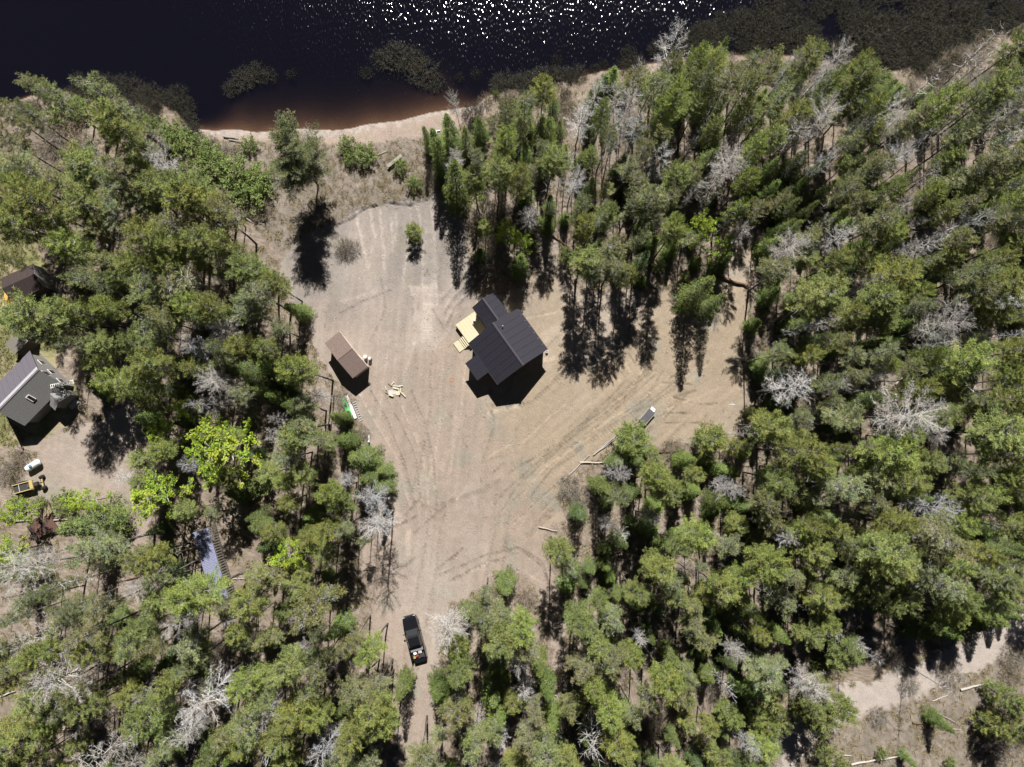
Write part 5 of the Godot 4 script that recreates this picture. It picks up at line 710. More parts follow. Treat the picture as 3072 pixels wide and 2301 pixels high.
	[2,38.62,20.83,3.4,0.94,3,15],[2,36.45,1.93,5.2,1.29,4,13],[3,50.81,1.12,9.7,0.83,6,13],[3,-38.76,34.58,8.2,0.99,3,10],[2,-28.80,23.24,5.3,1.32,7,10],[3,-4.17,36.01,11.5,0.83,4,12],
	[3,-41.50,34.86,11.2,1.10,1,10],[0,-30.97,33.34,6.5,0.93,11,10],[7,28.62,-46.16,1.0,0.99,1,4],[7,10.24,-35.83,1.0,1.47,7,6],[2,67.29,-13.98,4.0,1.06,5,5],[3,21.15,-29.45,8.4,1.08,7,5],
	[2,61.76,-1.58,3.9,1.04,5,13],[3,60.46,-41.44,11.5,1.16,4,5],[2,-35.10,35.06,4.9,1.23,10,10],[7,65.56,-18.32,1.3,0.84,5,5],[2,24.19,-34.92,6.3,1.49,6,5],[2,-50.01,-6.96,4.6,1.18,16,1],
	[3,-33.38,30.18,11.6,0.81,6,10],[0,62.29,-5.07,7.7,1.31,5,13],[3,55.11,-42.24,8.9,1.16,13,4],[2,40.63,15.39,3.5,0.96,6,15],[2,15.49,40.43,5.0,1.24,2,12],[3,-19.48,24.57,11.7,0.81,4,11],
	[2,61.88,-12.10,2.9,0.84,7,5],[7,-20.98,39.79,1.4,1.18,2,11],[0,19.02,27.81,6.3,1.33,5,14],[7,52.43,-22.49,1.2,1.56,7,5],[0,-50.25,39.10,6.8,1.40,2,10],[2,27.20,15.36,5.6,1.37,5,14],
	[2,22.74,26.94,4.9,1.23,13,14],[0,-17.89,27.70,6.9,0.95,3,11],[2,64.25,-16.66,6.1,1.45,5,5],[7,63.99,-3.38,0.9,1.46,5,13],[2,-43.94,-1.50,3.2,0.91,0,10],[7,62.52,-8.18,1.0,1.08,1,13],
	[7,-14.77,35.43,1.3,0.86,0,11],[2,23.92,8.14,4.6,1.17,6,13],[3,26.01,33.46,9.5,1.39,5,14],[0,55.19,17.06,6.1,1.10,5,15],[7,-47.37,37.67,0.9,1.27,6,10],[2,12.44,-45.71,5.5,1.34,5,4],
	[0,21.24,-24.16,6.9,1.23,12,5],[7,-43.99,2.92,1.4,1.08,2,10],[2,62.35,-31.84,4.3,1.11,5,5],[2,65.05,-25.45,6.1,1.47,5,5],[3,36.96,-6.74,10.7,1.25,7,13],[2,58.78,-1.30,5.0,1.25,2,13],
	[2,61.83,-25.57,2.8,0.83,4,5],[2,43.86,-39.76,5.1,1.27,2,4],[0,65.55,8.32,8.3,1.14,4,13],[2,43.58,-17.83,6.0,1.44,5,5],[2,-47.84,-18.84,4.2,1.09,5,1],[2,24.82,3.16,4.8,1.21,2,13],
	[7,36.56,-3.95,1.4,1.39,7,13],[2,17.28,-24.69,4.9,1.23,7,5],[2,-37.02,-29.40,5.2,1.29,2,1],[2,19.58,-37.23,2.7,0.82,6,5],[2,46.53,-39.83,5.0,1.25,13,4],[0,11.31,-29.96,6.6,1.40,1,6],
	[7,64.74,-19.69,0.8,1.18,1,5],[0,-47.81,-8.23,8.1,1.17,6,1],[3,-39.59,17.71,9.8,0.92,18,10],[2,29.71,-31.90,4.7,1.20,6,5],[2,31.85,-44.23,2.6,0.78,2,4],[2,19.71,-25.73,3.2,0.90,7,5],
	[7,-42.18,-17.32,1.4,1.16,6,1],[3,-48.55,-39.98,10.0,0.93,9,0],[7,57.61,15.34,1.5,1.15,5,15],[2,-36.89,3.85,2.5,0.78,2,10],[3,-48.83,-31.61,10.3,1.18,4,1],[2,30.15,-9.55,5.4,1.33,7,13],
	[7,-1.85,-36.96,1.2,0.85,7,4],[2,-33.55,40.79,4.1,1.07,4,10],[2,-33.30,35.62,5.2,1.29,6,10],[7,60.53,8.75,1.0,0.92,5,13],[0,-51.88,39.53,6.6,1.38,2,10],[2,-43.86,-2.88,5.6,1.37,5,10],
	[7,35.32,-47.79,1.4,1.17,14,4],[2,-37.83,-10.53,6.4,1.52,7,1],[2,-24.83,20.14,4.9,1.24,7,10],[7,49.60,-10.37,0.9,1.55,3,13],[2,36.37,-24.77,4.1,1.09,2,5],[0,-21.30,20.88,8.7,1.38,11,11],
	[7,6.35,-40.35,1.0,1.30,5,4],[3,65.33,-35.18,10.6,1.12,1,5],[7,58.27,13.46,0.9,0.97,5,15],[2,-26.92,33.40,3.5,0.97,6,10],[2,35.46,19.29,3.5,0.97,6,14],[7,-37.55,-26.12,1.3,1.27,7,1],
	[0,1.14,39.20,6.8,1.36,5,12],[7,46.71,-29.18,1.4,1.34,3,5],[2,-40.17,33.25,5.1,1.28,2,10],[2,13.83,10.83,3.1,0.88,5,12],[2,41.17,-26.85,4.6,1.17,7,5],[2,42.25,-23.75,5.6,1.36,3,5],
	[3,-16.31,9.01,11.5,0.83,7,11],[2,24.25,26.95,2.6,0.80,13,14],[3,-6.39,-39.34,10.8,0.86,11,7],[2,-49.98,-5.88,3.4,0.95,16,1],[3,-2.19,36.17,8.3,0.93,5,12],[7,35.21,1.78,1.5,1.49,1,13],
	[3,-51.03,36.82,9.0,0.90,6,10],[0,59.68,-7.59,6.2,1.17,6,13],[3,-49.72,40.54,8.7,0.81,7,10],[2,34.70,-0.58,4.5,1.15,7,13],[2,16.27,9.90,5.7,1.39,6,13],[7,-35.14,5.01,0.9,0.97,1,10],
	[0,61.76,-13.02,6.0,1.47,1,5],[3,3.58,37.24,12.0,1.17,0,12],[2,64.59,-36.28,4.6,1.17,2,5],[3,-43.22,3.87,9.6,1.33,4,10],[7,23.99,29.14,1.0,1.55,1,14],[2,58.41,-40.42,3.7,1.00,5,5],
	[7,-26.70,38.95,1.1,1.22,0,10],[2,64.88,-32.27,6.1,1.46,4,5],[2,25.41,23.56,4.4,1.14,2,14],[7,22.06,-33.42,1.3,0.99,6,5],[2,-7.43,38.13,4.1,1.09,0,11],[0,-17.08,11.03,6.4,1.03,2,11],
	[2,62.16,3.08,5.3,1.31,5,13],[3,-6.54,-33.86,8.1,1.21,11,4],[7,-44.11,-15.99,1.3,1.47,6,1],[2,14.08,-31.75,4.6,1.18,7,6],[2,-42.44,14.02,3.4,0.95,18,10],[2,68.26,-48.22,6.2,1.49,2,4],
	[2,65.91,-36.33,4.6,1.17,2,5],[0,-30.24,22.84,7.0,1.20,1,10],[3,-40.38,35.47,8.2,0.89,1,10],[0,31.51,-28.89,8.4,0.96,11,5],[0,30.26,23.97,6.7,0.96,11,14],[2,20.22,-27.84,4.2,1.10,2,5],
	[2,6.51,16.65,5.4,1.33,5,12],[0,21.01,13.59,8.7,1.02,2,14],[7,-5.23,35.34,1.2,0.88,2,11],[0,-48.46,-7.14,6.9,0.94,1,1],[3,36.09,20.91,8.3,1.04,1,14],[7,64.32,-40.16,1.0,1.00,5,5],
	[7,68.72,-36.34,1.0,0.94,5,5],[7,55.68,-6.72,1.3,1.05,5,13],[7,43.03,-29.85,1.5,1.15,6,5],[3,33.58,-32.81,10.0,1.20,11,5],[7,66.33,-5.27,1.1,0.96,7,13],[3,59.15,-13.05,9.2,1.13,1,5],
	[3,-22.04,-5.87,9.5,1.34,15,1],[7,-18.42,-1.06,1.2,1.18,11,11],[7,62.78,0.68,0.9,1.54,1,13],[3,-16.95,40.07,9.6,0.95,0,11],[7,-34.36,39.66,1.3,0.94,1,10],[7,59.51,-42.37,1.3,0.92,2,4],
	[7,37.50,2.75,1.2,1.14,1,13],[7,33.16,-18.42,0.9,0.91,1,5],[7,65.82,-27.53,0.8,0.81,11,5],[7,60.76,-25.39,1.2,1.06,1,5],[7,20.60,-35.71,1.3,0.89,2,5],[7,65.83,9.26,1.2,0.96,7,13],
	[2,57.42,-4.34,3.3,0.91,5,13],[2,64.00,-14.98,4.7,1.14,5,5],[2,64.46,-44.57,4.6,1.14,0,4],[2,58.34,1.31,2.6,0.79,6,13],[2,31.52,-17.92,5.9,1.35,4,5],[2,52.07,-42.07,4.3,1.08,5,4],
	[2,8.64,-34.64,5.6,1.31,6,6],[2,62.01,-15.90,5.6,1.30,5,5],[2,38.82,-4.91,2.6,0.79,5,13],[2,34.74,-17.66,4.5,1.12,5,5],[2,32.00,-6.99,5.8,1.33,5,13],[2,12.71,-23.80,4.9,1.19,5,6],
	[2,16.91,1.05,4.6,1.13,7,13],[2,23.89,-43.34,5.7,1.31,6,4],[2,65.34,-38.22,2.7,0.81,5,5],[2,2.60,-27.92,4.8,1.17,3,6],[2,4.79,-39.54,4.9,1.18,5,4],[2,8.60,-28.94,3.5,0.94,2,6],
	[2,52.53,-40.18,5.9,1.35,6,4],[2,52.36,-20.30,4.1,1.04,5,5],[2,21.54,5.71,5.4,1.27,3,13],[2,22.80,-22.31,3.6,0.97,12,5],[2,56.39,9.92,4.6,1.12,5,13],[2,63.52,-21.16,4.1,1.05,4,5],
	[2,35.07,7.21,5.7,1.32,3,13],[2,38.73,-18.81,5.6,1.30,3,5],[2,65.16,-8.38,5.0,1.19,6,13],[2,16.03,-20.05,3.5,0.94,5,5],[2,26.52,3.54,4.3,1.08,6,13],[2,36.30,-16.27,5.3,1.25,5,5],
	[2,57.93,5.65,2.8,0.82,0,13],[2,61.50,-9.59,4.3,1.09,4,13],[2,44.57,4.58,3.9,1.01,6,13],[2,6.48,-36.08,4.1,1.05,2,6],[2,16.15,-27.35,5.6,1.31,7,5],[2,22.59,-26.95,5.3,1.25,12,5],
	[2,54.24,-1.63,2.8,0.82,6,13],[2,39.07,-11.38,5.3,1.25,5,13],[2,41.55,-32.94,2.7,0.81,2,5],[2,19.17,-31.99,3.3,0.91,5,5],[2,43.78,2.47,5.4,1.28,6,13],[2,53.82,6.59,3.6,0.97,5,13],
	[2,47.49,-43.28,5.1,1.21,10,4],[2,19.54,-23.80,4.8,1.17,7,5],[2,45.47,-31.23,4.6,1.12,2,5],[2,24.71,-40.10,4.0,1.03,7,5],[2,64.31,-0.60,3.7,0.99,4,13],[2,22.66,-31.63,5.6,1.30,2,5],
	[2,63.02,-46.26,3.2,0.89,4,4],[2,47.74,-4.05,4.1,1.05,5,13],[2,51.05,-7.10,4.8,1.16,2,13],[2,53.66,-33.55,3.6,0.96,5,5],[2,55.29,-32.81,5.7,1.31,6,5],[2,51.06,7.31,4.9,1.18,5,13],
	[2,61.64,-35.64,4.2,1.07,5,5],[2,28.17,1.09,3.6,0.96,3,13],[2,58.49,-27.02,3.0,0.87,7,5],[2,48.39,-17.21,5.9,1.35,5,5],[2,58.87,-21.73,5.5,1.28,5,5],[2,62.09,-27.59,4.9,1.18,5,5],
	[2,57.88,-28.63,4.3,1.08,2,5],[2,54.67,11.03,4.2,1.07,6,13],[2,4.35,-27.14,5.2,1.24,5,6],[2,60.87,-20.88,4.5,1.11,5,5],[2,57.95,10.70,3.3,0.91,5,13],[2,11.02,-28.14,4.9,1.19,7,6],
	[2,64.01,9.06,2.6,0.78,7,13],[2,43.72,-9.91,4.8,1.17,5,13],[2,57.96,-11.69,4.8,1.16,5,13],[2,63.94,11.08,5.3,1.25,6,13],[2,60.41,5.79,5.2,1.23,5,13],[2,62.22,-43.06,4.9,1.18,5,4],
	[2,42.01,-44.95,2.6,0.79,4,4],[2,-3.89,-23.28,3.9,1.01,4,6],[2,51.64,-12.35,5.0,1.20,5,5],[2,33.56,10.85,6.0,1.36,3,13],[2,6.53,-27.98,3.2,0.90,2,6],[2,29.70,-14.56,4.1,1.05,0,5],
	[2,28.72,7.57,3.1,0.88,5,13],[2,17.08,7.47,5.6,1.30,6,13],[2,63.85,3.93,5.9,1.36,5,13],[2,58.57,-33.07,4.9,1.18,6,5],[2,48.88,-39.20,5.8,1.34,13,4],[2,29.88,-1.45,5.5,1.28,6,13],
	[2,56.77,7.83,3.6,0.96,5,13],[2,65.04,-11.78,4.2,1.06,6,13],[9,30.59,7.42,3.7,1.28,5,13],[9,41.33,3.46,3.3,1.15,6,13],[9,47.11,3.42,3.5,1.22,7,13],[9,30.38,-36.45,3.7,1.31,6,5],
	[9,29.12,-3.85,2.2,0.76,6,13],[9,6.82,-23.27,3.3,1.17,6,6],[9,36.15,-35.06,2.3,0.79,2,5],[9,55.37,-17.23,3.5,1.21,2,5],[9,45.51,9.36,3.7,1.31,6,13],[9,45.27,-4.76,3.5,1.21,7,13],
	[9,30.59,-39.51,3.4,1.20,7,5],[9,38.03,-42.55,3.7,1.30,5,4],[9,26.63,10.47,2.8,0.99,6,13],[9,26.62,-44.96,2.2,0.77,4,4],[9,28.96,11.02,3.3,1.16,2,13],[9,21.49,-20.53,2.1,0.72,1,5],
	[9,-0.16,-39.49,3.5,1.22,5,4],[9,-3.42,-33.62,2.8,0.98,0,6],[9,34.31,-46.16,3.8,1.31,4,4],[1,-22.20,10.07,10.2,1.51,1,10],[1,7.45,28.84,8.0,1.25,4,12],[1,-22.78,3.55,10.4,1.60,0,10],
	[1,40.14,-22.19,9.1,1.39,5,5],[1,3.64,-41.03,10.4,1.67,5,4],[1,0.05,34.92,8.3,1.32,7,12],[1,17.48,35.74,8.9,1.77,5,14],[1,-42.11,2.19,8.2,1.50,4,10],[1,32.06,20.70,10.5,1.67,11,14],
	[1,-32.00,3.41,9.5,1.53,12,10],[1,65.90,11.63,10.2,1.21,1,13],[1,19.56,37.56,10.5,1.42,5,14],[1,41.75,17.85,10.0,1.43,5,15],[1,6.78,35.96,10.1,1.49,5,12],[1,58.69,-9.75,9.8,1.24,5,13],
	[1,63.78,-29.00,8.6,1.35,4,5],[1,10.97,28.84,9.8,1.73,7,12],[1,-38.30,30.49,7.6,1.33,13,10],[1,53.70,-30.28,10.2,1.78,5,5],[1,44.00,11.72,9.2,1.36,5,13],[1,65.04,2.53,8.5,1.62,1,13],
	[1,-36.75,7.53,8.9,1.27,0,10],[1,-47.49,32.28,9.4,1.28,2,10],[1,42.19,-14.27,9.9,1.56,7,5],[1,27.26,35.67,8.9,1.65,5,14],[1,38.79,17.67,7.7,1.28,5,15],[1,41.97,-36.12,9.8,1.74,5,5],
	[1,32.58,14.95,8.9,1.41,5,14],[1,-41.51,4.42,8.6,1.63,5,10],[1,0.37,28.44,8.3,1.46,7,12],[1,-26.68,10.36,9.5,1.42,5,10],[1,35.69,17.32,10.2,1.34,5,14],[1,1.82,35.18,8.3,1.20,5,12],
	[1,-25.59,18.36,8.6,1.35,3,10],[1,-46.84,-28.04,8.4,1.22,1,1],[1,-39.04,0.76,9.5,1.63,12,10],[1,-21.17,12.35,8.3,1.74,0,11],[1,-50.49,-14.34,8.6,1.59,7,1],[1,-23.16,14.30,8.2,1.25,1,10],
	[1,33.80,-20.90,10.2,1.58,1,5],[1,-41.98,23.12,9.8,1.23,7,10],[1,-41.21,-4.14,9.8,1.21,11,1],[1,9.56,17.40,10.1,1.36,3,12],[1,-25.47,4.49,8.1,1.50,0,10],[1,53.30,-28.38,8.0,1.47,7,5],
	[1,31.59,5.01,8.3,1.42,5,13],[1,-51.37,-29.75,8.7,1.55,7,1],[1,43.22,-41.69,7.7,1.50,11,4],[1,-42.17,27.65,8.6,1.67,11,10],[1,39.26,-32.51,8.4,1.29,7,5],[1,-27.72,3.19,7.7,1.55,0,10],
	[1,14.67,-36.92,9.2,1.68,2,6],[1,-25.64,36.48,9.1,1.22,0,10],[1,-40.87,-30.42,9.1,1.53,7,1],[1,31.58,-0.54,9.3,1.74,1,13],[1,-50.60,-18.50,7.5,1.47,5,1],[1,-19.52,6.98,7.7,1.72,5,11],
	[1,-49.63,35.59,9.9,1.63,2,10],[1,-28.54,9.54,8.3,1.21,5,10],[1,-43.92,-34.89,8.1,1.40,5,0],[1,-43.96,-31.89,8.8,1.79,5,1],[1,-31.80,31.79,8.6,1.29,7,10],[1,60.22,0.93,8.5,1.33,1,13],
	[1,-23.83,35.56,8.4,1.31,0,10],[1,-47.24,-16.00,7.9,1.76,7,1],[1,34.50,27.05,7.9,1.48,10,14],[1,42.19,11.93,10.3,1.80,0,13],[1,27.83,33.79,8.3,1.72,2,14],[1,63.53,13.46,9.6,1.33,5,15],
	[1,-24.17,15.92,8.9,1.77,1,10],[1,63.26,-9.93,8.3,1.65,1,13],[1,25.50,9.05,7.7,1.54,14,13],[1,40.97,-20.13,10.2,1.61,5,5],[1,36.17,24.20,8.2,1.21,10,14],[1,-25.15,6.28,9.5,1.36,0,10],
	[1,30.41,2.75,7.9,1.35,5,13],[1,-46.12,-9.04,10.4,1.48,7,1],[1,22.22,31.37,8.0,1.25,14,14],[1,-51.88,26.34,9.4,1.47,7,10],[1,-32.16,-0.85,7.9,1.26,12,10],[1,-44.08,37.58,8.1,1.33,11,10],
	[1,-23.86,37.65,9.2,1.44,1,10],[1,-19.47,36.80,10.0,1.78,5,11],[1,21.40,17.15,8.5,1.77,5,14],[1,50.16,-3.48,7.8,1.56,11,13],[1,44.18,-24.57,9.0,1.59,7,5],[1,24.26,-45.24,8.8,1.71,4,4],
	[1,33.18,29.19,8.1,1.29,5,14],[1,-6.03,21.60,10.2,1.63,19,11],[1,-3.26,-25.49,7.9,1.26,4,6],[1,61.83,16.65,9.5,1.78,5,15],[1,55.19,13.95,7.8,1.48,5,15],[1,-39.53,29.18,7.7,1.39,2,10],
	[1,-42.95,-20.87,7.6,1.36,7,1],[1,-47.89,35.76,8.3,1.21,4,10],[11,10.82,14.37,6.3,0.98,1,12],[11,19.87,15.94,6.6,1.01,7,14],[11,50.62,-20.15,7.4,1.09,6,5],[11,3.06,34.37,7.4,1.09,6,12],
	[11,31.63,-4.82,7.1,1.06,7,13],[11,4.72,-28.98,6.8,1.03,1,6],[11,40.36,-0.72,4.7,0.82,7,13],[11,32.18,3.65,6.9,1.04,6,13],[11,56.26,15.23,4.8,0.83,4,15],[11,-44.24,-29.10,8.4,1.19,6,1],
	[11,18.66,-34.16,4.7,0.82,7,5],[11,61.59,9.75,7.3,1.08,4,13],[11,55.72,-19.06,7.9,1.14,6,5],[11,15.53,22.01,7.5,1.10,2,12],[11,38.14,-3.20,8.0,1.15,4,13],[11,29.64,-28.41,4.9,0.84,1,5],
	[11,62.78,-17.54,8.1,1.16,11,5],[11,29.58,27.13,7.3,1.08,14,14],[11,-39.63,-9.67,7.9,1.14,11,1],[11,63.67,-24.48,7.9,1.14,11,5],[11,10.92,34.53,5.4,0.89,11,12],[11,58.70,-20.17,5.8,0.93,1,5],
	[11,27.57,30.16,5.5,0.90,14,14],[11,9.28,14.65,6.5,1.00,1,12],[11,-5.19,19.76,8.0,1.15,2,11],[11,12.35,33.52,8.3,1.18,11,12],[11,12.36,11.54,7.8,1.13,13,12],[11,54.34,-8.45,5.3,0.88,6,13],
	[11,29.56,8.89,5.2,0.87,1,13],[11,36.29,-12.27,7.4,1.09,7,5],[11,14.19,31.79,4.7,0.82,3,12],[11,14.18,5.61,8.4,1.19,6,12],[11,34.37,-26.16,6.5,1.00,2,5],[11,17.57,3.43,5.1,0.86,7,13],
	[11,7.33,14.83,6.2,0.97,7,12],[11,14.06,34.86,6.9,1.04,11,12],[11,8.13,32.85,7.7,1.12,13,12],[11,5.87,-38.73,5.4,0.89,1,4],[11,26.23,16.56,5.8,0.93,6,14],[11,67.67,-29.94,5.8,0.93,0,5],
	[11,13.13,-33.99,7.1,1.06,2,6],[11,34.89,29.01,7.3,1.08,14,14],[11,-25.52,-4.47,8.5,1.20,11,1],[11,14.25,9.49,6.0,0.95,1,12],[11,32.82,-31.50,4.7,0.82,2,5],[11,54.81,-23.67,6.6,1.01,7,5],
	[11,11.56,26.55,5.0,0.85,6,12],[11,67.64,-38.61,5.5,0.90,1,5],[11,27.02,22.52,5.5,0.90,6,14],[11,20.72,-32.34,7.0,1.05,1,5],[11,39.29,-44.34,8.4,1.19,2,4],[11,-35.69,-0.68,8.3,1.18,12,10],
	[11,36.35,-45.47,5.3,0.88,2,4],[11,67.19,-0.73,5.4,0.89,1,13],[11,-44.66,-33.54,7.1,1.06,6,1],[11,36.31,-41.73,5.7,0.92,6,4],[11,58.07,-2.78,8.2,1.17,1,13],[11,47.78,-26.90,6.6,1.01,6,5],
	[11,25.14,-30.19,5.0,0.85,6,5],[11,59.61,-16.54,4.8,0.83,11,5],[11,-37.47,25.84,7.5,1.10,6,10],[11,65.77,-15.30,7.3,1.08,1,5],[11,37.18,4.17,8.4,1.19,4,13],[11,11.38,20.61,8.4,1.19,7,12],
	[11,33.04,-28.17,8.2,1.17,7,5],[11,66.70,-19.51,7.4,1.09,4,5],[11,30.88,16.84,7.2,1.07,7,14],[11,67.30,-21.17,5.9,0.94,4,5],[11,61.49,6.66,4.7,0.82,1,13],[11,12.09,17.28,6.5,1.00,1,12],
	[11,25.15,24.95,6.5,1.00,1,14],[11,67.59,-9.88,8.3,1.18,1,13],[11,-29.80,10.11,4.9,0.84,6,10],[11,34.43,15.75,8.4,1.19,6,14],[11,12.21,2.23,7.8,1.13,3,12],[11,58.26,12.10,6.7,1.02,4,15],
	[11,40.03,-2.50,6.6,1.01,2,13],[11,52.41,7.07,7.1,1.06,1,13],[11,67.88,9.08,6.8,1.03,4,13],[11,19.68,-40.02,8.2,1.17,7,4],[11,47.04,-20.87,8.3,1.18,2,5],[11,28.22,28.39,7.2,1.07,11,14],
	[11,50.31,16.89,8.1,1.16,3,15],[11,9.62,-31.14,7.1,1.06,6,6],[11,53.82,-35.05,7.4,1.09,1,5],[11,26.84,17.92,6.6,1.01,11,14],[11,43.23,-34.83,6.2,0.97,3,5],[11,56.35,12.35,7.7,1.12,6,15],
	[11,9.66,35.50,8.4,1.19,0,12],[11,61.69,-29.10,7.3,1.08,1,5],[11,-26.80,-7.00,7.2,1.07,11,1],[11,44.56,13.58,7.8,1.13,7,15],[11,7.71,8.09,8.2,1.17,4,12],[11,32.99,-7.96,8.4,1.19,1,13],
	[11,46.82,19.27,4.7,0.82,6,15],[11,12.31,23.63,8.0,1.15,6,12],[11,-30.56,1.26,6.6,1.01,3,10],[11,49.69,-19.13,7.2,1.07,6,5],[11,42.53,-11.58,8.4,1.19,11,13],[11,-43.67,-5.29,4.6,0.81,6,1],
	[11,62.97,5.35,6.4,0.99,1,13],[11,51.51,-43.57,4.7,0.82,4,4],[11,34.31,-16.20,5.9,0.94,1,5],[11,10.69,-24.28,5.5,0.90,7,6],[11,47.18,-15.82,8.2,1.17,2,5],[11,14.37,1.95,7.9,1.14,7,12],
	[11,34.68,-39.03,5.7,0.92,2,5],[11,22.93,16.94,5.8,0.93,6,14],[11,39.54,13.10,5.4,0.89,6,15],[11,21.24,36.55,6.6,1.01,6,14],[11,1.89,-41.84,4.7,0.82,9,4],[11,48.62,7.02,6.9,1.04,6,13],
	[11,9.80,-41.97,6.7,1.02,2,4],[11,66.51,-39.98,7.3,1.08,1,5],[11,-41.99,5.89,5.3,0.88,6,10],[11,62.48,-39.72,7.7,1.12,4,5],[11,61.18,-2.86,6.0,0.95,1,13],[11,38.52,1.52,5.2,0.87,7,13],
	[11,60.99,-32.96,4.8,0.83,1,5],[11,56.22,-39.53,6.5,1.00,7,5],[11,53.03,-31.76,8.4,1.19,6,5],[11,39.18,-12.77,7.0,1.05,1,5],[11,65.16,13.63,5.4,0.89,6,15],[11,11.34,7.18,6.0,0.95,7,12],
	[11,67.43,14.50,6.9,1.04,0,15],[11,13.91,-44.07,4.7,0.82,2,4],[11,-39.49,-2.31,4.6,0.81,12,10],[11,11.06,12.60,5.4,0.89,0,12],[11,59.67,-39.79,6.0,0.95,1,5],[11,56.00,-10.44,4.5,0.80,6,13],
	[11,66.50,4.37,6.2,0.97,1,13],[11,20.59,27.79,5.1,0.86,7,14],[11,5.04,34.67,8.5,1.20,6,12],[11,41.71,-21.28,5.8,0.93,3,5],[11,66.06,-33.74,7.6,1.11,2,5],[11,37.03,-18.50,8.4,1.19,1,5],
	[11,19.12,11.57,7.1,1.06,6,13],[11,16.31,36.81,5.8,0.93,2,14],[11,56.78,-9.15,7.8,1.13,6,13],[11,60.80,3.51,6.1,0.96,1,13],[11,38.76,-1.97,7.5,1.10,7,13],[11,-0.88,37.65,5.3,0.88,2,12],
	[11,33.73,-5.47,5.0,0.85,7,13],[11,18.43,33.80,5.6,0.91,4,14],[11,21.56,-44.44,7.1,1.06,6,4],[11,55.14,7.72,8.3,1.18,1,13],[11,54.43,-5.72,6.9,1.04,6,13],[11,-39.99,14.93,6.7,1.02,18,10],
	[11,11.59,-42.01,4.8,0.83,7,4],[11,43.26,15.44,8.4,1.19,6,15],[11,0.81,24.91,7.0,1.05,2,12],[11,63.93,-4.79,7.6,1.11,4,13],[11,48.60,-32.59,6.1,0.96,6,5],[11,-28.61,11.90,7.8,1.13,6,10],
	[11,17.40,19.70,4.7,0.82,0,14],[11,28.25,-41.03,7.9,1.14,7,4],[11,48.00,-2.04,5.4,0.89,2,13],[11,63.31,-33.83,6.0,0.95,1,5],[11,3.96,-35.53,6.2,0.97,11,6],[11,14.66,18.41,7.7,1.12,3,12],
	[11,29.98,34.19,6.6,1.01,6,14],[11,42.29,-16.70,7.6,1.11,6,5],[11,13.34,36.36,8.4,1.19,11,12],[11,51.67,17.89,7.6,1.11,7,15],[11,50.73,10.19,5.4,0.89,6,13],[11,-6.41,25.60,6.9,1.04,19,11],
	[11,40.23,18.55,4.7,0.82,3,15],[11,36.78,11.26,7.4,1.09,6,13],[11,-31.76,23.38,5.0,0.85,7,10],[11,25.64,36.44,7.6,1.11,14,14],[11,63.09,-13.65,5.9,0.94,7,5],[11,37.41,-19.90,7.5,1.10,3,5],
	[11,9.86,-39.03,6.5,1.00,6,4],[11,43.27,19.01,7.3,1.08,6,15],[11,49.42,9.39,5.9,0.94,6,13],[11,48.08,0.09,4.6,0.81,7,13],[11,16.04,18.40,6.6,1.01,6,14],[11,-29.76,8.54,7.6,1.11,6,10],
	[11,31.00,27.84,5.7,0.92,14,14],[11,28.93,25.55,6.7,1.02,7,14],[11,0.62,-38.09,7.1,1.06,7,4],[11,58.70,-23.33,5.2,0.87,6,5],[11,21.96,18.81,8.4,1.19,6,14],[11,-17.93,35.49,8.1,1.16,6,11],
	[11,36.80,18.13,6.8,1.03,6,14],[11,30.74,-8.22,7.9,1.14,1,13],[11,-17.90,5.93,6.0,0.95,6,11],[11,50.43,-13.69,8.1,1.16,4,5],[11,18.35,-39.60,7.9,1.14,6,4],[11,59.99,16.62,6.0,0.95,6,15],
	[11,32.88,-30.01,6.7,1.02,11,5],[11,56.61,-12.69,4.9,0.84,1,5],[11,-39.32,36.47,4.5,0.80,2,10],[11,33.90,-3.70,6.3,0.98,7,13],[11,13.37,17.74,5.1,0.86,3,12],[11,-41.99,10.11,5.6,0.91,7,10],
	[11,50.19,-8.96,7.6,1.11,3,13],[11,5.20,-41.87,6.3,0.98,6,4],[11,-23.57,25.07,6.7,1.02,4,10],[11,61.03,-45.06,6.0,0.95,4,4],[11,15.76,-22.00,7.5,1.10,6,6],[11,-19.32,30.12,6.9,1.04,2,11],
	[11,38.75,-16.68,5.5,0.90,6,5],[11,18.99,-42.59,7.5,1.10,6,4],[11,-49.64,-19.49,8.0,1.15,6,1],[11,24.31,33.26,4.6,0.81,2,14],[11,8.53,16.45,4.7,0.82,3,12],[11,21.14,-41.96,8.2,1.17,6,4],
	[11,67.74,-23.85,7.4,1.09,2,5],[11,25.93,-42.30,5.6,0.91,7,4],[7,23.16,-48.16,1.3,0.91,9,4],[7,21.11,-46.63,1.4,1.25,1,4],[7,44.74,-43.87,1.3,0.97,1,4],[7,24.16,-48.58,1.3,0.99,9,4],
	[7,28.12,-48.76,1.6,1.55,0,4],[7,59.74,-49.65,1.6,1.56,0,4],[7,33.23,-49.54,1.4,1.21,9,4],[7,30.88,-47.34,1.4,1.21,1,4],[7,43.21,-47.84,1.6,1.60,9,4],[7,33.60,-47.62,1.5,1.32,14,4],
	[7,58.13,-50.10,1.5,1.46,9,4],[7,61.16,-51.64,1.6,1.67,9,4],[7,32.21,-47.88,1.5,1.42,1,4],[7,24.04,-46.13,1.3,0.95,6,4],[7,29.14,-47.42,1.5,1.38,1,4],[7,25.34,-49.12,1.4,1.13,9,4],
	[7,54.70,-46.87,1.4,1.11,9,4],[7,44.88,-46.24,1.4,1.20,9,4],[7,43.65,-47.28,1.4,1.23,1,4],[7,36.34,-47.88,1.4,1.22,9,4],[7,24.41,-49.18,1.4,1.17,9,4],[7,27.71,-45.81,1.4,1.20,14,4],
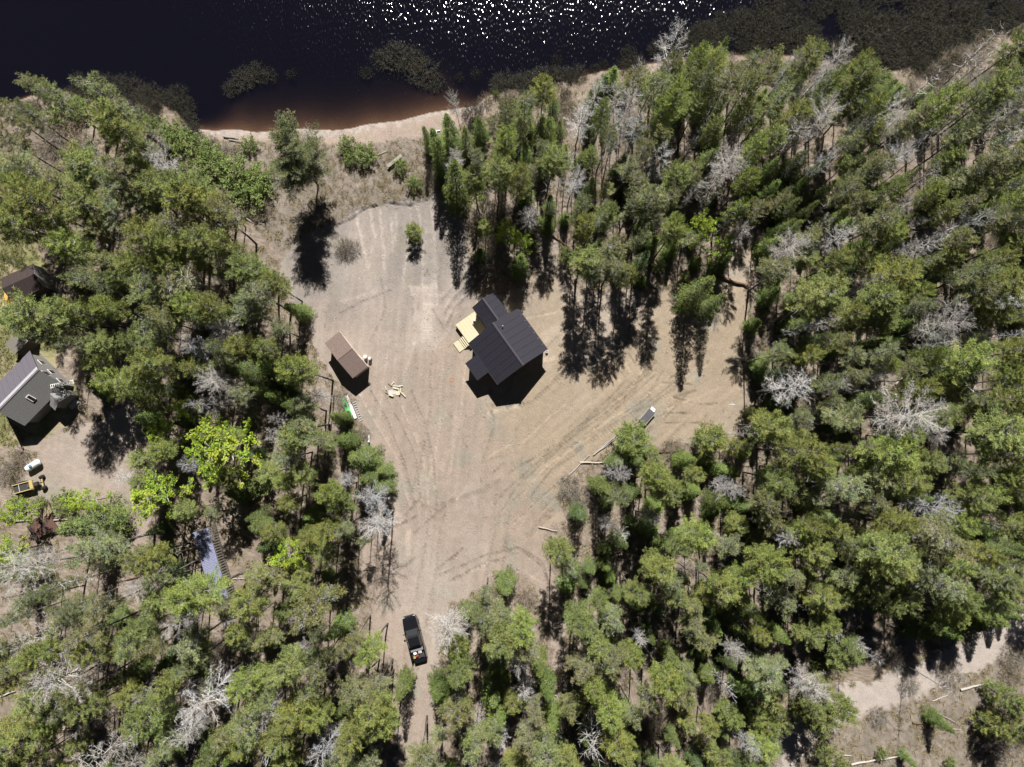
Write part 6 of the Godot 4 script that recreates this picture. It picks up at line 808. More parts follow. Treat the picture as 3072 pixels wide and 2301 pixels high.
	[7,56.65,-49.05,1.7,1.74,9,4],[7,48.46,-46.43,1.3,1.09,9,4],[7,38.40,-49.62,1.7,1.74,9,4],[7,43.17,-45.59,1.3,1.06,1,4],[8,37.16,-52.01,1.1,1.32,0,9],[8,51.38,-49.74,1.3,1.72,0,9],
	[8,55.27,-55.73,1.2,1.59,0,9],[8,63.03,-62.85,1.3,1.85,0,9],[8,43.01,-57.71,1.3,1.82,0,9],[8,24.87,-52.84,1.2,1.43,0,9],[8,61.43,-60.67,1.3,1.80,0,9],[8,27.41,-54.62,1.3,1.75,0,9],
	[8,50.30,-51.62,1.1,1.35,0,9],[8,58.91,-52.53,1.3,1.68,4,9],[8,33.80,-55.30,1.4,1.96,0,9],[8,54.77,-57.15,1.4,2.01,0,9],[8,31.85,-54.54,1.2,1.43,0,9],[8,40.10,-50.47,1.0,1.01,4,9],
	[8,40.37,-56.92,1.3,1.74,0,9],[8,64.12,-54.78,1.2,1.54,0,9],[8,32.19,-51.19,1.0,1.04,4,9],[8,24.92,-52.14,1.1,1.31,0,9],[8,62.69,-59.37,1.1,1.17,0,9],[8,25.11,-50.85,1.1,1.34,4,9],
	[8,61.01,-55.50,1.1,1.20,0,9],[8,37.20,-56.41,1.2,1.59,0,9],[8,47.82,-54.48,1.1,1.14,0,9],[8,24.51,-52.71,1.1,1.23,0,9],[8,44.18,-55.01,1.2,1.47,0,9],[8,46.65,-51.52,1.3,1.83,0,9],
	[8,57.71,-61.96,1.1,1.19,0,9],[8,63.25,-59.17,1.4,1.90,0,9],[8,47.18,-55.38,1.3,1.63,0,9],[8,52.99,-49.72,1.2,1.49,0,9],[8,41.96,-50.78,1.2,1.38,0,9],[8,32.38,-56.48,1.1,1.18,0,9],
	[8,46.03,-52.61,1.4,2.02,0,9],[8,40.56,-58.30,1.2,1.48,0,9],[8,23.70,-52.54,1.2,1.56,0,9],[8,54.69,-51.64,1.5,2.17,0,9],[8,65.28,-56.64,1.4,2.06,0,9],[8,39.78,-55.85,1.1,1.21,0,9],
	[8,43.12,-51.18,1.3,1.78,0,9],[8,46.89,-49.36,1.3,1.79,3,9],[8,33.30,-53.09,1.4,1.95,0,9],[8,36.49,-53.81,1.4,2.12,0,9],[8,53.74,-52.83,1.4,1.91,0,9],[8,58.70,-53.12,1.2,1.51,0,9],
	[8,30.34,-54.76,1.4,1.94,0,9],[8,45.81,-55.25,1.3,1.87,0,9],[8,62.79,-60.67,1.0,1.03,0,9],[8,26.00,-54.07,1.1,1.19,0,9],[8,25.23,-53.00,1.2,1.52,0,9],[8,37.22,-51.94,1.4,2.12,0,9],
	[8,54.19,-53.27,1.1,1.15,0,9],[8,49.00,-55.43,1.1,1.31,0,9],[8,32.22,-52.54,1.2,1.48,0,9],[8,45.06,-53.38,1.3,1.83,0,9],[8,43.87,-57.25,1.3,1.76,0,9],[8,59.22,-55.87,1.1,1.15,0,9],
	[8,53.41,-54.46,1.5,2.18,0,9],[8,64.86,-56.13,1.1,1.15,0,9],[8,36.47,-57.84,1.0,1.06,0,9],[8,47.33,-58.04,1.2,1.56,0,9],[8,46.44,-56.65,1.1,1.13,0,9],[8,60.27,-56.67,1.4,1.89,0,9],
	[8,33.70,-57.43,1.5,2.14,0,9],[8,52.70,-54.69,1.5,2.15,0,9],[8,45.71,-51.41,1.3,1.78,0,9],[8,62.65,-59.91,1.1,1.35,0,9],[8,62.34,-63.40,1.0,1.01,0,9],[8,61.83,-58.49,1.2,1.52,0,9],
	[8,50.69,-59.29,1.1,1.35,0,9],[8,55.19,-55.89,1.4,2.06,0,9],[8,23.90,-50.59,1.4,1.93,4,9],[8,23.79,-51.50,1.2,1.40,4,9],[8,63.45,-60.05,1.3,1.79,0,9],[8,52.52,-52.00,1.4,2.04,0,9],
	[8,64.32,-63.55,1.2,1.52,0,9],[8,25.93,-52.48,1.4,2.11,0,9],[8,41.19,-50.86,1.3,1.85,0,9],[8,23.97,-52.43,1.3,1.75,0,9],[8,62.08,-58.45,1.2,1.58,0,9],[8,64.29,-62.31,1.2,1.59,0,9],
	[8,31.78,-52.93,1.3,1.80,0,9],[8,25.66,-52.62,1.4,2.06,0,9],[8,35.20,-52.24,1.2,1.43,0,9],[8,38.95,-51.26,1.3,1.78,4,9],[8,27.92,-53.24,1.3,1.77,0,9],[8,56.81,-52.57,1.1,1.34,0,9],
	[8,43.02,-50.29,1.4,2.08,4,9],[8,64.81,-56.74,1.2,1.43,0,9],[8,49.30,-58.72,1.3,1.85,0,9],[8,31.66,-54.92,1.1,1.20,0,9],[8,45.43,-53.44,1.2,1.44,0,9],[8,55.14,-58.26,1.2,1.59,0,9],
	[8,46.23,-55.08,1.3,1.66,0,9],[8,39.58,-50.62,1.1,1.24,4,9],[8,35.02,-57.02,1.1,1.19,0,9],[8,34.81,-54.47,1.1,1.20,0,9],[8,26.37,-52.37,1.1,1.19,0,9],[8,48.96,-53.55,1.1,1.23,0,9],
	[8,26.17,-50.77,1.3,1.70,4,9],[8,38.23,-53.97,1.2,1.57,0,9],[8,55.25,-57.58,1.0,1.11,0,9],[8,66.50,-55.86,1.3,1.69,0,9],[8,64.10,-64.48,1.2,1.47,0,9],[8,48.85,-52.20,1.1,1.20,0,9],
	[8,54.19,-50.26,1.3,1.86,0,9],[8,62.71,-62.29,1.2,1.46,0,9],[8,24.78,-53.54,1.2,1.56,0,9],[8,24.86,-53.72,1.2,1.52,0,9],[8,37.79,-59.36,1.2,1.38,0,9],[8,29.78,-55.42,1.3,1.66,0,9],
	[8,23.55,-52.92,1.1,1.15,0,9],[8,52.50,-57.66,1.3,1.79,0,9],[8,32.99,-54.62,1.5,2.14,0,9],[8,57.29,-56.39,1.3,1.84,0,9],[8,59.81,-56.28,1.4,2.03,0,9],[8,25.75,-51.24,1.3,1.78,4,9],
	[8,55.10,-52.33,1.4,1.94,0,9],[8,47.06,-51.42,1.1,1.19,0,9],[8,57.33,-59.90,1.2,1.43,0,9],[8,31.01,-51.17,1.3,1.78,0,9]]

# ------------------------------------------------------------------ plants
var BARK := Color(0.10, 0.085, 0.07)
var GREY := Color(0.37, 0.375, 0.385)

func ru() -> Vector3:
	return Vector3(rng.randf_range(-1, 1), rng.randf_range(-1, 1), rng.randf_range(-1, 1)).normalized()

func vary(c: Color, a: float) -> Color:
	var k := 1.0 + rng.randf_range(-a, a)
	var w := rng.randf_range(-a, a) * 0.35
	return Color(c.r * k * (1.0 + w), c.g * k, c.b * k * (1.0 - w))

func spine(h: float, bend: float) -> PackedVector3Array:
	var p := PackedVector3Array()
	var ax := rng.randf() * TAU
	for i in 8:
		var t := i / 7.0
		p.append(Vector3(cos(ax), 0, sin(ax)) * bend * sin(t * 2.6) + Vector3(rng.randfn() * 0.04, t * h, rng.randfn() * 0.04))
	return p

func on(p: PackedVector3Array, t: float) -> Vector3:
	var f := clampf(t, 0, 0.9999) * (p.size() - 1)
	return p[int(f)].lerp(p[int(f) + 1], f - int(f))

func tuft(q: Vector3, d: Vector3, len: float, w: float, n: int, col: Color) -> void:
	for i in n:
		var e := (d * 0.55 + ru() * 0.85 + Vector3(0, 0.18, 0)).normalized()
		var s := e.cross(Vector3(rng.randfn() * 0.6, 1.0, rng.randfn() * 0.6)).normalized() * w
		tri(q - s, q + e * len * rng.randf_range(0.7, 1.2), q + s, vary(col, 0.22))

# forms: 0 ragged pine, 1 full pine, 2 spruce or fir; returns [wood, needles]
func conifer(sd: int, h: float, R: float, cb: float, nb: int, form: int, greens: Array, blades: int) -> Array:
	rng.seed = sd
	var sp := spine(h, 0.25 if form == 0 else (0.15 if form == 1 else 0.05))
	var wood_v: PackedVector3Array
	var hue := Vector3(1, 1, 1) * (0.84 + 0.085 * (sd % 5)) * Vector3(1.0 + 0.04 * ((sd * 3) % 4 - 1.5), 1.0, 1.0 + 0.1 * ((sd * 7) % 3 - 1.0))
	var wood_c: PackedColorArray
	begin()
	var rr := PackedFloat32Array()
	for i in 8:
		rr.append(lerpf(0.0075 * h + 0.02, 0.015, i / 7.0))
	tube(sp, rr, 7, BARK)
	for i in (26 if form < 2 and cb > 0.2 else 8):
		var t := rng.randf_range(0.12, cb + 0.1)
		var b := on(sp, t)
		var a := rng.randf() * TAU
		spike(b, b + Vector3(cos(a), rng.randf_range(-0.15, 0.3), sin(a)) * rng.randf_range(0.3, 1.2), 0.022, vary(GREY * 0.75, 0.2))
	wood_v = V
	wood_c = C
	begin()
	var lobe := rng.randf() * TAU
	var lobe2 := rng.randf() * TAU
	for i in nb:
		var f: float
		var a: float
		if form == 2:
			f = pow((i + rng.randf()) / nb, 1.25)
			a = i * 2.3999 + rng.randf_range(-0.3, 0.3)
		else:
			f = (i + rng.randf()) / nb
			a = i * 2.3999 + rng.randf_range(-0.6, 0.6)
		var y := lerpf(cb, 0.985, f)
		var pr: float
		var el: float
		if form == 2:
			pr = pow(1.0 - f, 0.8) + 0.05
			el = lerpf(-0.28, 0.5, f)
		elif form == 1:
			pr = 0.30 + 0.72 * sin(PI * (0.14 + 0.72 * f))
			el = lerpf(-0.05, 0.95, f)
		else:
			pr = 0.26 + 0.75 * sin(PI * (0.12 + 0.76 * f))
			pr *= 0.72 + 0.28 * sin(a * 2.0 + lobe + f * 5.0) + 0.12 * sin(a * 3.0 + lobe2 - f * 9.0)
			el = lerpf(-0.1, 0.8, f)
		var L := R * pr * rng.randf_range(0.62, 1.15)
		if L < 0.12:
			L = 0.12
		el += rng.randf_range(-0.2, 0.2)
		var b0 := on(sp, y)
		var out := Vector3(cos(a), 0, sin(a))
		var b2 := b0 + out * L * cos(el) + Vector3(0, L * sin(el), 0)
		var b1 := b0.lerp(b2, 0.5) + Vector3(0, -0.07 * L if form < 2 else 0.05 * L, 0)
		var keep_v := V
		var keep_c := C
		V = wood_v
		C = wood_c
		var wc := vary(BARK.lerp(GREY, 0.45), 0.25)
		tube(PackedVector3Array([b0, b1, b2]), PackedFloat32Array([0.012 + 0.012 * L, 0.008 + 0.006 * L, 0.004]), 3, wc)
		wood_v = V
		wood_c = C
		V = keep_v
		C = keep_c
		var tone: Color = greens[rng.randi() % greens.size()]
		tone = vary(Color(tone.r * hue.x, tone.g * hue.y, tone.b * hue.z), 0.2)
		var nt := maxi(4, int(L / (0.13 if form < 2 else 0.12)))
		var thin := rng.randf() < (0.14 if form == 0 else 0.03)
		for k in nt:
			var s := lerpf(0.28 if form < 2 else 0.12, 1.0, (k + rng.randf()) / nt)
			var p := b0.lerp(b1, s * 2.0) if s < 0.5 else b1.lerp(b2, s * 2.0 - 1.0)
			var side := 1.0 if k % 2 else -1.0
			var fw := (b2 - b0).normalized()
			var lat := fw.cross(Vector3.UP).normalized()
			var d := (fw * rng.randf_range(0.4, 1.0) + lat * side * rng.randf_range(0.35, 1.0) + Vector3(0, rng.randf_range(-0.05, 0.45) if form < 2 else rng.randf_range(-0.2, 0.1), 0)).normalized()
			var tl := (0.16 + (0.46 if form < 2 else 0.5) * L / R * (1.15 - s)) * rng.randf_range(0.6, 1.25) * maxf(1.0, R / 2.1)
			if form == 2:
				tl = minf(tl, 0.55 * R * pr + 0.1)
			var e := p + d * tl
			if thin:
				keep_v = V
				keep_c = C
				V = wood_v
				C = wood_c
				spike(p, e, 0.016, vary(GREY, 0.2))
				spike(p.lerp(e, 0.5), e + ru() * 0.2, 0.012, vary(GREY, 0.2))
				wood_v = V
				wood_c = C
				V = keep_v
				C = keep_c
				continue
			var nn := maxi(2, int(tl / 0.13))
			for j in nn:
				tuft(p + d * tl * (j + 0.7) / nn, d, 0.25 if form < 2 else 0.19, 0.019 if form < 2 else 0.023, blades, tone)
	var needles := mesh(M.foliage)
	V = wood_v
	C = wood_c
	return [mesh(M.wood), needles]

# a dead conifer that kept its fine twigs, or (form 1) a bare snag with few stout limbs
func dead_tree(sd: int, h: float, R: float, cb: float, nb: int, form: int, col: Color) -> Array:
	rng.seed = sd
	var sp := spine(h, 0.2)
	begin()
	var rr := PackedFloat32Array()
	for i in 8:
		rr.append(lerpf(0.0075 * h + 0.02, 0.015, i / 7.0))
	tube(sp, rr, 7, col * 0.42)
	var trunk := mesh(M.wood)
	begin()
	for i in nb:
		var f := (i + rng.randf()) / nb
		var a := i * 2.3999 + rng.randf_range(-0.6, 0.6)
		var pr := 0.3 + 0.72 * sin(PI * (0.12 + 0.76 * f))
		var L := R * pr * rng.randf_range(0.35, 1.25)
		var el := lerpf(-0.35, 0.75, f) + rng.randf_range(-0.3, 0.3)
		var b0 := on(sp, lerpf(cb, 0.98, f))
		var b2 := b0 + Vector3(cos(a) * cos(el), sin(el), sin(a) * cos(el)) * L
		var b1 := b0.lerp(b2, 0.55) + Vector3(0, -0.13 * L, 0)
		var wc := vary(col, 0.16)
		tube(PackedVector3Array([b0, b1, b2]), PackedFloat32Array([0.014 + 0.008 * L, 0.009 + 0.004 * L, 0.005] if form == 0 else [0.02 + 0.011 * L, 0.012 + 0.007 * L, 0.007]), 3, wc)
		var nt := int(L / (0.11 if form == 0 else 0.3))
		for k in nt:
			var s := lerpf(0.25, 1.0, (k + rng.randf()) / nt)
			var p := b0.lerp(b1, s * 2.0) if s < 0.5 else b1.lerp(b2, s * 2.0 - 1.0)
			var fw := (b2 - b0).normalized()
			var d := (fw * 0.8 + ru() * 0.8 + Vector3(0, 0.1, 0)).normalized()
			var tl := (0.25 + 0.5 * (1.0 - s)) * rng.randf_range(0.6, 1.4) * (1.0 if form == 0 else 1.4)
			var e := p + d * tl
			spike(p, e, 0.012 if form == 0 else 0.024, wc)
			if form == 0:
				for j in 4:
					var q := p.lerp(e, rng.randf_range(0.2, 0.95))
					spike(q, q + (d * 0.6 + ru()).normalized() * rng.randf_range(0.12, 0.36), 0.0095, vary(wc, 0.1))
	return [trunk, mesh(M.wood)]

func leaf(q: Vector3, size: float, col: Color) -> void:
	var u := ru()
	u.y *= 0.5
	u = u.normalized() * size
	var w := u.cross(Vector3(rng.randfn() * 0.7, 1, rng.randfn() * 0.7)).normalized() * size * 0.62
	tri(q - u * 0.5, q + w * 0.5, q + u * 0.7, col)
	tri(q - u * 0.5, q + u * 0.7, q - w * 0.5, col)

# broadleaf tree or shrub: stems fork three times and carry leaves on the outer twigs
func leafy(sd: int, h: float, R: float, stems: int, fork_at: float, greens: Array, leaves: int, lsize: float, bark: Color) -> Array:
	rng.seed = sd
	var lv := PackedVector3Array()
	var lc := PackedColorArray()
	begin()
	var ends := []
	if stems == 1:
		var sp := spine(h * 0.93, 0.3)
		var rr := PackedFloat32Array()
		for i in 8:
			rr.append(lerpf(0.012 * h + 0.03, 0.02, i / 7.0))
		tube(sp, rr, 7, bark)
		var nb := 26
		for i in nb:
			var f := (i + rng.randf()) / nb
			var a := i * 2.3999 + rng.randf_range(-0.5, 0.5)
			var b0 := on(sp, lerpf(fork_at, 0.98, f))
			var el := lerpf(0.15, 1.1, f)
			var L := R * (0.35 + 0.75 * sin(PI * (0.2 + 0.7 * f))) * rng.randf_range(0.7, 1.15)
			var b2 := b0 + Vector3(cos(a) * cos(el), sin(el), sin(a) * cos(el)) * L
			tube(PackedVector3Array([b0, b0.lerp(b2, 0.5) + Vector3(0, 0.08 * L, 0), b2]), PackedFloat32Array([0.03 + 0.012 * L, 0.02, 0.008]), 4, bark)
			ends.append([b0, b2, L])
	else:
		for i in stems:
			var a := i * 2.3999 + rng.randf_range(-0.4, 0.4)
			var out := sqrt((i + 0.5) / stems)
			var b0 := Vector3(cos(a), 0, sin(a)) * out * R * 0.25
			var b2 := Vector3(cos(a) * out * R, h * (1.0 - 0.45 * out * out) * rng.randf_range(0.75, 1.05), sin(a) * out * R)
			tube(PackedVector3Array([b0, b0.lerp(b2, 0.5) + Vector3(0, 0.15 * h, 0), b2]), PackedFloat32Array([0.018, 0.012, 0.004]), 3, bark)
			ends.append([b0, b2, b0.distance_to(b2)])
	var per := maxi(1, leaves / (ends.size() * 9))
	for e in ends:
		var p0: Vector3 = e[0]
		var p1: Vector3 = e[1]
		var L: float = e[2]
		var tone := vary(greens[rng.randi() % greens.size()], 0.15)
		for k in 9:
			var s := lerpf(0.4, 1.0, (k + rng.randf()) / 9.0)
			var p := p0.lerp(p1, s)
			var d := ((p1 - p0).normalized() * 0.6 + ru()).normalized()
			var tl := rng.randf_range(0.25, 0.5) * L * (1.15 - s * 0.6)
			var q := p + d * tl
			spike(p, q, 0.014, bark)
			var kv := V
			var kc := C
			V = lv
			C = lc
			for j in per:
				leaf(p.lerp(q, rng.randf_range(0.3, 1.1)) + ru() * 0.14 * (0.4 + R * 0.25), lsize * rng.randf_range(0.7, 1.2), vary(tone, 0.15))
			lv = V
			lc = C
			V = kv
			C = kc
	var wood := mesh(M.wood)
	V = lv
	C = lc
	return [wood, mesh(M.leaves)]

# leafless brush of fine rods
func brush(sd: int, h: float, R: float, stems: int, col: Color, tint: Color, share: float) -> Array:
	rng.seed = sd
	begin()
	for i in stems:
		var a := i * 2.3999 + rng.randf_range(-0.4, 0.4)
		var out := sqrt((i + 0.5) / stems)
		var b0 := Vector3(cos(a), 0, sin(a)) * out * R * 0.55
		var b2 := Vector3(cos(a) * out * R, h * (1.0 - 0.4 * out) * rng.randf_range(0.6, 1.1), sin(a) * out * R) + ru() * 0.15
		var c := vary(col, 0.3)
		spike(b0, b2, 0.018, c)
		for k in 7:
			var p := b0.lerp(b2, rng.randf_range(0.3, 0.95))
			var d := ((b2 - b0).normalized() * 0.7 + ru() * 0.8).normalized()
			var q := p + d * rng.randf_range(0.15, 0.55)
			spike(p, q, 0.012, c)
			for j in 3:
				var r := p.lerp(q, rng.randf_range(0.3, 1.0))
				spike(r, r + (d + ru()).normalized() * rng.randf_range(0.08, 0.25), 0.01, vary(tint, 0.25) if rng.randf() < share else c)
	return [null, mesh(M.wood)]

func grass_tuft(sd: int, n: int, h: float, w: float, cols: Array) -> ArrayMesh:
	rng.seed = sd
	begin()
	for i in n:
		var a := rng.randf() * TAU
		var b := Vector3(cos(a), 0, sin(a)) * rng.randf() * 0.12
		var e := b + Vector3(cos(a) * rng.randf_range(0.1, 1.0), rng.randf_range(0.25, 1.0), sin(a) * rng.randf_range(0.1, 1.0)) * h
		var s := Vector3(-sin(a), 0, cos(a)) * w
		tri(b - s, e, b + s, vary(cols[rng.randi() % cols.size()], 0.25))
	return mesh(M.foliage)

func plant(kind: String, me: Array, x: float, z: float, sy: float, sr: float, yaw: float, label: String, category: String, group: String, lean := 0.0) -> void:
	var o := Node3D.new()
	o.name = numbered(kind)
	add_child(o, true)
	o.position = Vector3(x, maxf(gy(x, z) - 0.03, WATER - 0.58) if kind == "bog_shrub" else gy(x, z) - 0.03, z)
	o.basis = Basis(Vector3(cos(yaw * 3.1), 0, sin(yaw * 3.1)), lean) * Basis(Vector3.UP, yaw) * Basis.from_scale(Vector3(sr, sy, sr))
	tag(o, label, category, group)
	var names: Array = {"dead_pine": ["trunk", "twigs"], "snag": ["trunk", "limbs"], "leafy_shrub": ["stems", "leaves"], "bare_shrub": ["stems", "twigs"], "bog_shrub": ["stems", "twigs"]}.get(kind, ["trunk", "crown"])
	for i in 2:
		if me[i] != null:
			part(names[i], me[i], o)

# ------------------------------------------------------------------ ground
var fx0 := -31.0
var fz0 := -49.0
var fs := 0.135
var fnx := 0
var fnz := 0
var TH := PackedFloat32Array()
var TT := PackedFloat32Array()

func stamp(pts: PackedVector2Array, width: float, tint: float, depth: float, lug: float) -> void:
	var along := 0.0
	for i in pts.size() - 1:
		var a := pts[i]
		var b := pts[i + 1]
		var L := a.distance_to(b)
		var d := (b - a) / L
		var n := Vector2(-d.y, d.x)
		var steps := int(L / 0.07)
		for s in steps:
			var t := float(s) / steps
			var wob := noise_a.get_noise_2d((along + t * L) * 1.5, width * 40.0 + pts[0].x * 7.0) * 0.5
			var fadeout := 0.3 + 1.1 * clampf(noise_b.get_noise_2d((along + t * L) * 4.0 + a.x * 9.0, a.y * 5.0) + 0.35, 0.0, 1.0)
			var p := a + d * L * t + n * wob
			var k := int(width / 0.14)
			for o in range(-k, k + 1):
				var e := absf(o) / (k + 0.5)
				var q := p + n * o * 0.07
				var ix := int((q.x - fx0) / fs)
				var iz := int((q.y - fz0) / fs)
				if ix < 0 or iz < 0 or ix >= fnx or iz >= fnz:
					continue
				var w := iz * fnx + ix
				var bump := sin((along + t * L) * TAU / 0.42) * lug if e < 0.8 else 0.0
				var tt := (2.2 * tint * (1.0 - 0.4 * e) + bump * 2.4) * fadeout
				if absf(tt) < absf(TT[w]):
					continue
				TT[w] = tt
				TH[w] = ((-depth if e < 0.75 else depth * 0.9) + bump) * fadeout
		along += L

func grid_lines(far_lo: float, lo: float, f0: float, n_f: int, hi: float, far_hi: float) -> PackedFloat32Array:
	var out := PackedFloat32Array([far_lo, (far_lo + lo) * 0.5])
	var v := lo
	while v < f0 - 0.2:
		out.append(v)
		v += 0.42
	for i in n_f:
		out.append(f0 + i * fs)
	v = f0 + n_f * fs + 0.3
	while v < hi:
		out.append(v)
		v += 0.42
	out.append(hi)
	out.append((far_hi + hi) * 0.5)
	out.append(far_hi)
	return out

func inside(x: float, z: float, poly: PackedVector2Array) -> bool:
	return Geometry2D.is_point_in_polygon(Vector2(x, z), poly)

func zone(x: float, z: float) -> int:   # 0 wood floor, 1 sand clearing, 2 yard, 3 road, 4 beach, 5 dry grass, 6 lawn
	if inside(x, z, CLEARING):
		return 1
	if inside(x, z, ROAD):
		return 3
	if inside(x, z, YARD):
		return 2
	if inside(x, z, BEACH):
		return 4
	if inside(x, z, SHORE_GRASS) or inside(x, z, ROADSIDE):
		return 5
	if inside(x, z, LAWN):
		return 6
	return 0

func build_ground() -> void:
	fnx = int(67.0 / fs)
	fnz = int(78.0 / fs)
	TH.resize(fnx * fnz)
	TT.resize(fnx * fnz)
	for t in TRACKS:
		stamp(PackedVector2Array(t[0]), t[1], t[2], t[3], t[4])
	var xs := grid_lines(-420, -74, fx0, fnx, 76, 420)
	var zs := grid_lines(-420, -66, fz0, fnz, 48, 420)
	var nx := xs.size()
	var nz := zs.size()
	var vv := PackedVector3Array()
	var cc := PackedColorArray()
	var nn := PackedVector3Array()
	vv.resize(nx * nz)
	cc.resize(nx * nz)
	rng.seed = 77
	for j in nz:
		var z := zs[j]
		for i in nx:
			var x := xs[i]
			var d := z - shore(x)
			var y := gy(x, z)
			var a := noise_a.get_noise_2d(x, z)
			var b := noise_b.get_noise_2d(x, z)
			var g := noise_c.get_noise_2d(x, z)
			var sp := rng.randf_range(-1, 1)
			var col: Color
			if d < 0.0:
				col = Color(0.105, 0.06, 0.038) * (1.0 + 0.18 * b + 0.1 * sp)
			else:
				var wx := x + b * 0.9 + g * 0.5 + sp * 0.12
				var wz := z + noise_b.get_noise_2d(x + 90.0, z) * 0.9 + g * 0.5 + sp * 0.12
				var k := zone(wx, wz)
				if k == 1 or k == 2:
					var tan_w := clampf(smoothstep(-7.0, 5.0, x + a * 5.0) * smoothstep(16.0, 0.0, z + a * 6.0), 0, 1)
					var grey_w := smoothstep(-12.0, -20.0, z + b * 3.0) * (1.0 - tan_w)
					col = Color(0.303, 0.252, 0.212).lerp(Color(0.306, 0.253, 0.190), tan_w).lerp(Color(0.255, 0.232, 0.214), grey_w)
					var green := smoothstep(0.12, 0.5, noise_b.get_noise_2d(x * 0.6 + 40.0, z * 0.6))
					col = col.lerp(Color(0.260, 0.243, 0.203), green * 0.8)
					if inside(wx, wz, PALE):
						col = col.lerp(Color(0.40, 0.352, 0.315), clampf(0.55 + b * 0.8, 0, 1))
					col = col.lerp(Color(0.355, 0.312, 0.278), 0.55 * smoothstep(0.0, 0.45, noise_a.get_noise_2d(x * 1.2 + 30.0, z * 0.6)))
					var streak := lerpf(noise_b.get_noise_2d(x * 4.0 + z * 0.3, z * 0.22 - x * 0.02), noise_b.get_noise_2d((x * 0.64 + z * 0.77) * 4.5 + 70.0, (z * 0.64 - x * 0.77) * 0.16), clampf((x + 3.0) / 8.0 + b * 0.4, 0, 1))
					col *= 1.0 + 0.08 * b + 0.07 * a + 0.10 * g + 0.06 * sp + 0.13 * streak
					y += 0.03 * b + 0.015 * g + 0.012 * streak
					var ix := int((x - fx0) / fs + 0.5)
					var iz := int((z - fz0) / fs + 0.5)
					if ix >= 0 and iz >= 0 and ix < fnx and iz < fnz:
						col *= 1.0 + TT[iz * fnx + ix]
						y += TH[iz * fnx + ix]
				elif k == 3:
					col = Color(0.375, 0.335, 0.305) * (1.0 + 0.08 * b + 0.1 * g + 0.05 * sp)
				elif k == 4:
					col = Color(0.32, 0.262, 0.222) * (1.0 + 0.12 * b + 0.12 * g + 0.08 * sp)
					if d < 0.7 + 0.9 * b + 0.3 * g:
						col = Color(0.32, 0.282, 0.255) * (1.0 + 0.15 * sp + 0.35 * g)
				elif k == 5:
					col = Color(0.19, 0.168, 0.138).lerp(Color(0.245, 0.213, 0.185), clampf(0.5 + b, 0, 1)) * (1.0 + 0.2 * g + 0.22 * sp)
					y += 0.05 * b + 0.04 * g
				elif k == 6:
					col = Color(0.20, 0.21, 0.09).lerp(Color(0.33, 0.28, 0.19), clampf(0.45 + b * 1.5, 0, 1)) * (1.0 + 0.2 * g + 0.15 * sp)
				else:
					col = Color(0.21, 0.174, 0.139).lerp(Color(0.27, 0.227, 0.189), clampf(0.45 + b * 1.1 + a * 0.5, 0, 1)) * (1.0 + 0.22 * g + 0.25 * sp)
					y += 0.08 * b + 0.06 * g
			vv[j * nx + i] = Vector3(x, y, z)
			cc[j * nx + i] = Color(maxf(col.r, 0.01), maxf(col.g, 0.01), maxf(col.b, 0.01))
	nn.resize(nx * nz)
	for j in nz:
		for i in nx:
			var l := vv[j * nx + maxi(i - 1, 0)]
			var r := vv[j * nx + mini(i + 1, nx - 1)]
			var u := vv[maxi(j - 1, 0) * nx + i]
			var w := vv[mini(j + 1, nz - 1) * nx + i]
			nn[j * nx + i] = (w - u).cross(r - l).normalized()
	var idx := PackedInt32Array()
	idx.resize((nx - 1) * (nz - 1) * 6)
	var c := 0
	for j in nz - 1:
		for i in nx - 1:
			var o := j * nx + i
			idx[c] = o; idx[c + 1] = o + 1; idx[c + 2] = o + nx + 1
			idx[c + 3] = o; idx[c + 4] = o + nx + 1; idx[c + 5] = o + nx
			c += 6
	var arr := []
	arr.resize(Mesh.ARRAY_MAX)
	arr[Mesh.ARRAY_VERTEX] = vv
	arr[Mesh.ARRAY_COLOR] = cc
	arr[Mesh.ARRAY_NORMAL] = nn
	arr[Mesh.ARRAY_INDEX] = idx
	var am := ArrayMesh.new()
	am.add_surface_from_arrays(Mesh.PRIMITIVE_TRIANGLES, arr)
	am.surface_set_material(0, M.ground)
	structure("ground", am)

func build_water() -> void:
	begin()
	var n := SHORE.size()
	var back := -420.0
	var xs := [-420.0]
	for p in SHORE:
		xs.append(p.x)
	xs.append(420.0)
	for i in xs.size() - 1:
		var z0 := shore(xs[i]) + 0.05
		var z1 := shore(xs[i + 1]) + 0.05
		quad(Vector3(xs[i], WATER, z0), Vector3(xs[i], WATER, back), Vector3(xs[i + 1], WATER, back), Vector3(xs[i + 1], WATER, z1), Color.WHITE)
	structure("water", mesh(M.water, false))
	var f := FogVolume.new()
	f.name = "water_body"
	f.shape = RenderingServer.FOG_VOLUME_SHAPE_BOX
	f.size = Vector3(300, 4.0, 120)
	f.position = Vector3(0, WATER - 0.015 - 2.0, -20.0 - 60.0)
	var fm := FogMaterial.new()
	fm.resource_name = "peat_water"
	fm.albedo = Color(WATER_SCATTER[0], WATER_SCATTER[1], WATER_SCATTER[2])
	fm.density = WATER_DENSITY
	f.material = fm
	f.set_meta("kind", "structure")
	add_child(f, true)

const WATER_SCATTER := [0.16, 0.16, 0.23]
const WATER_DENSITY := 1.9

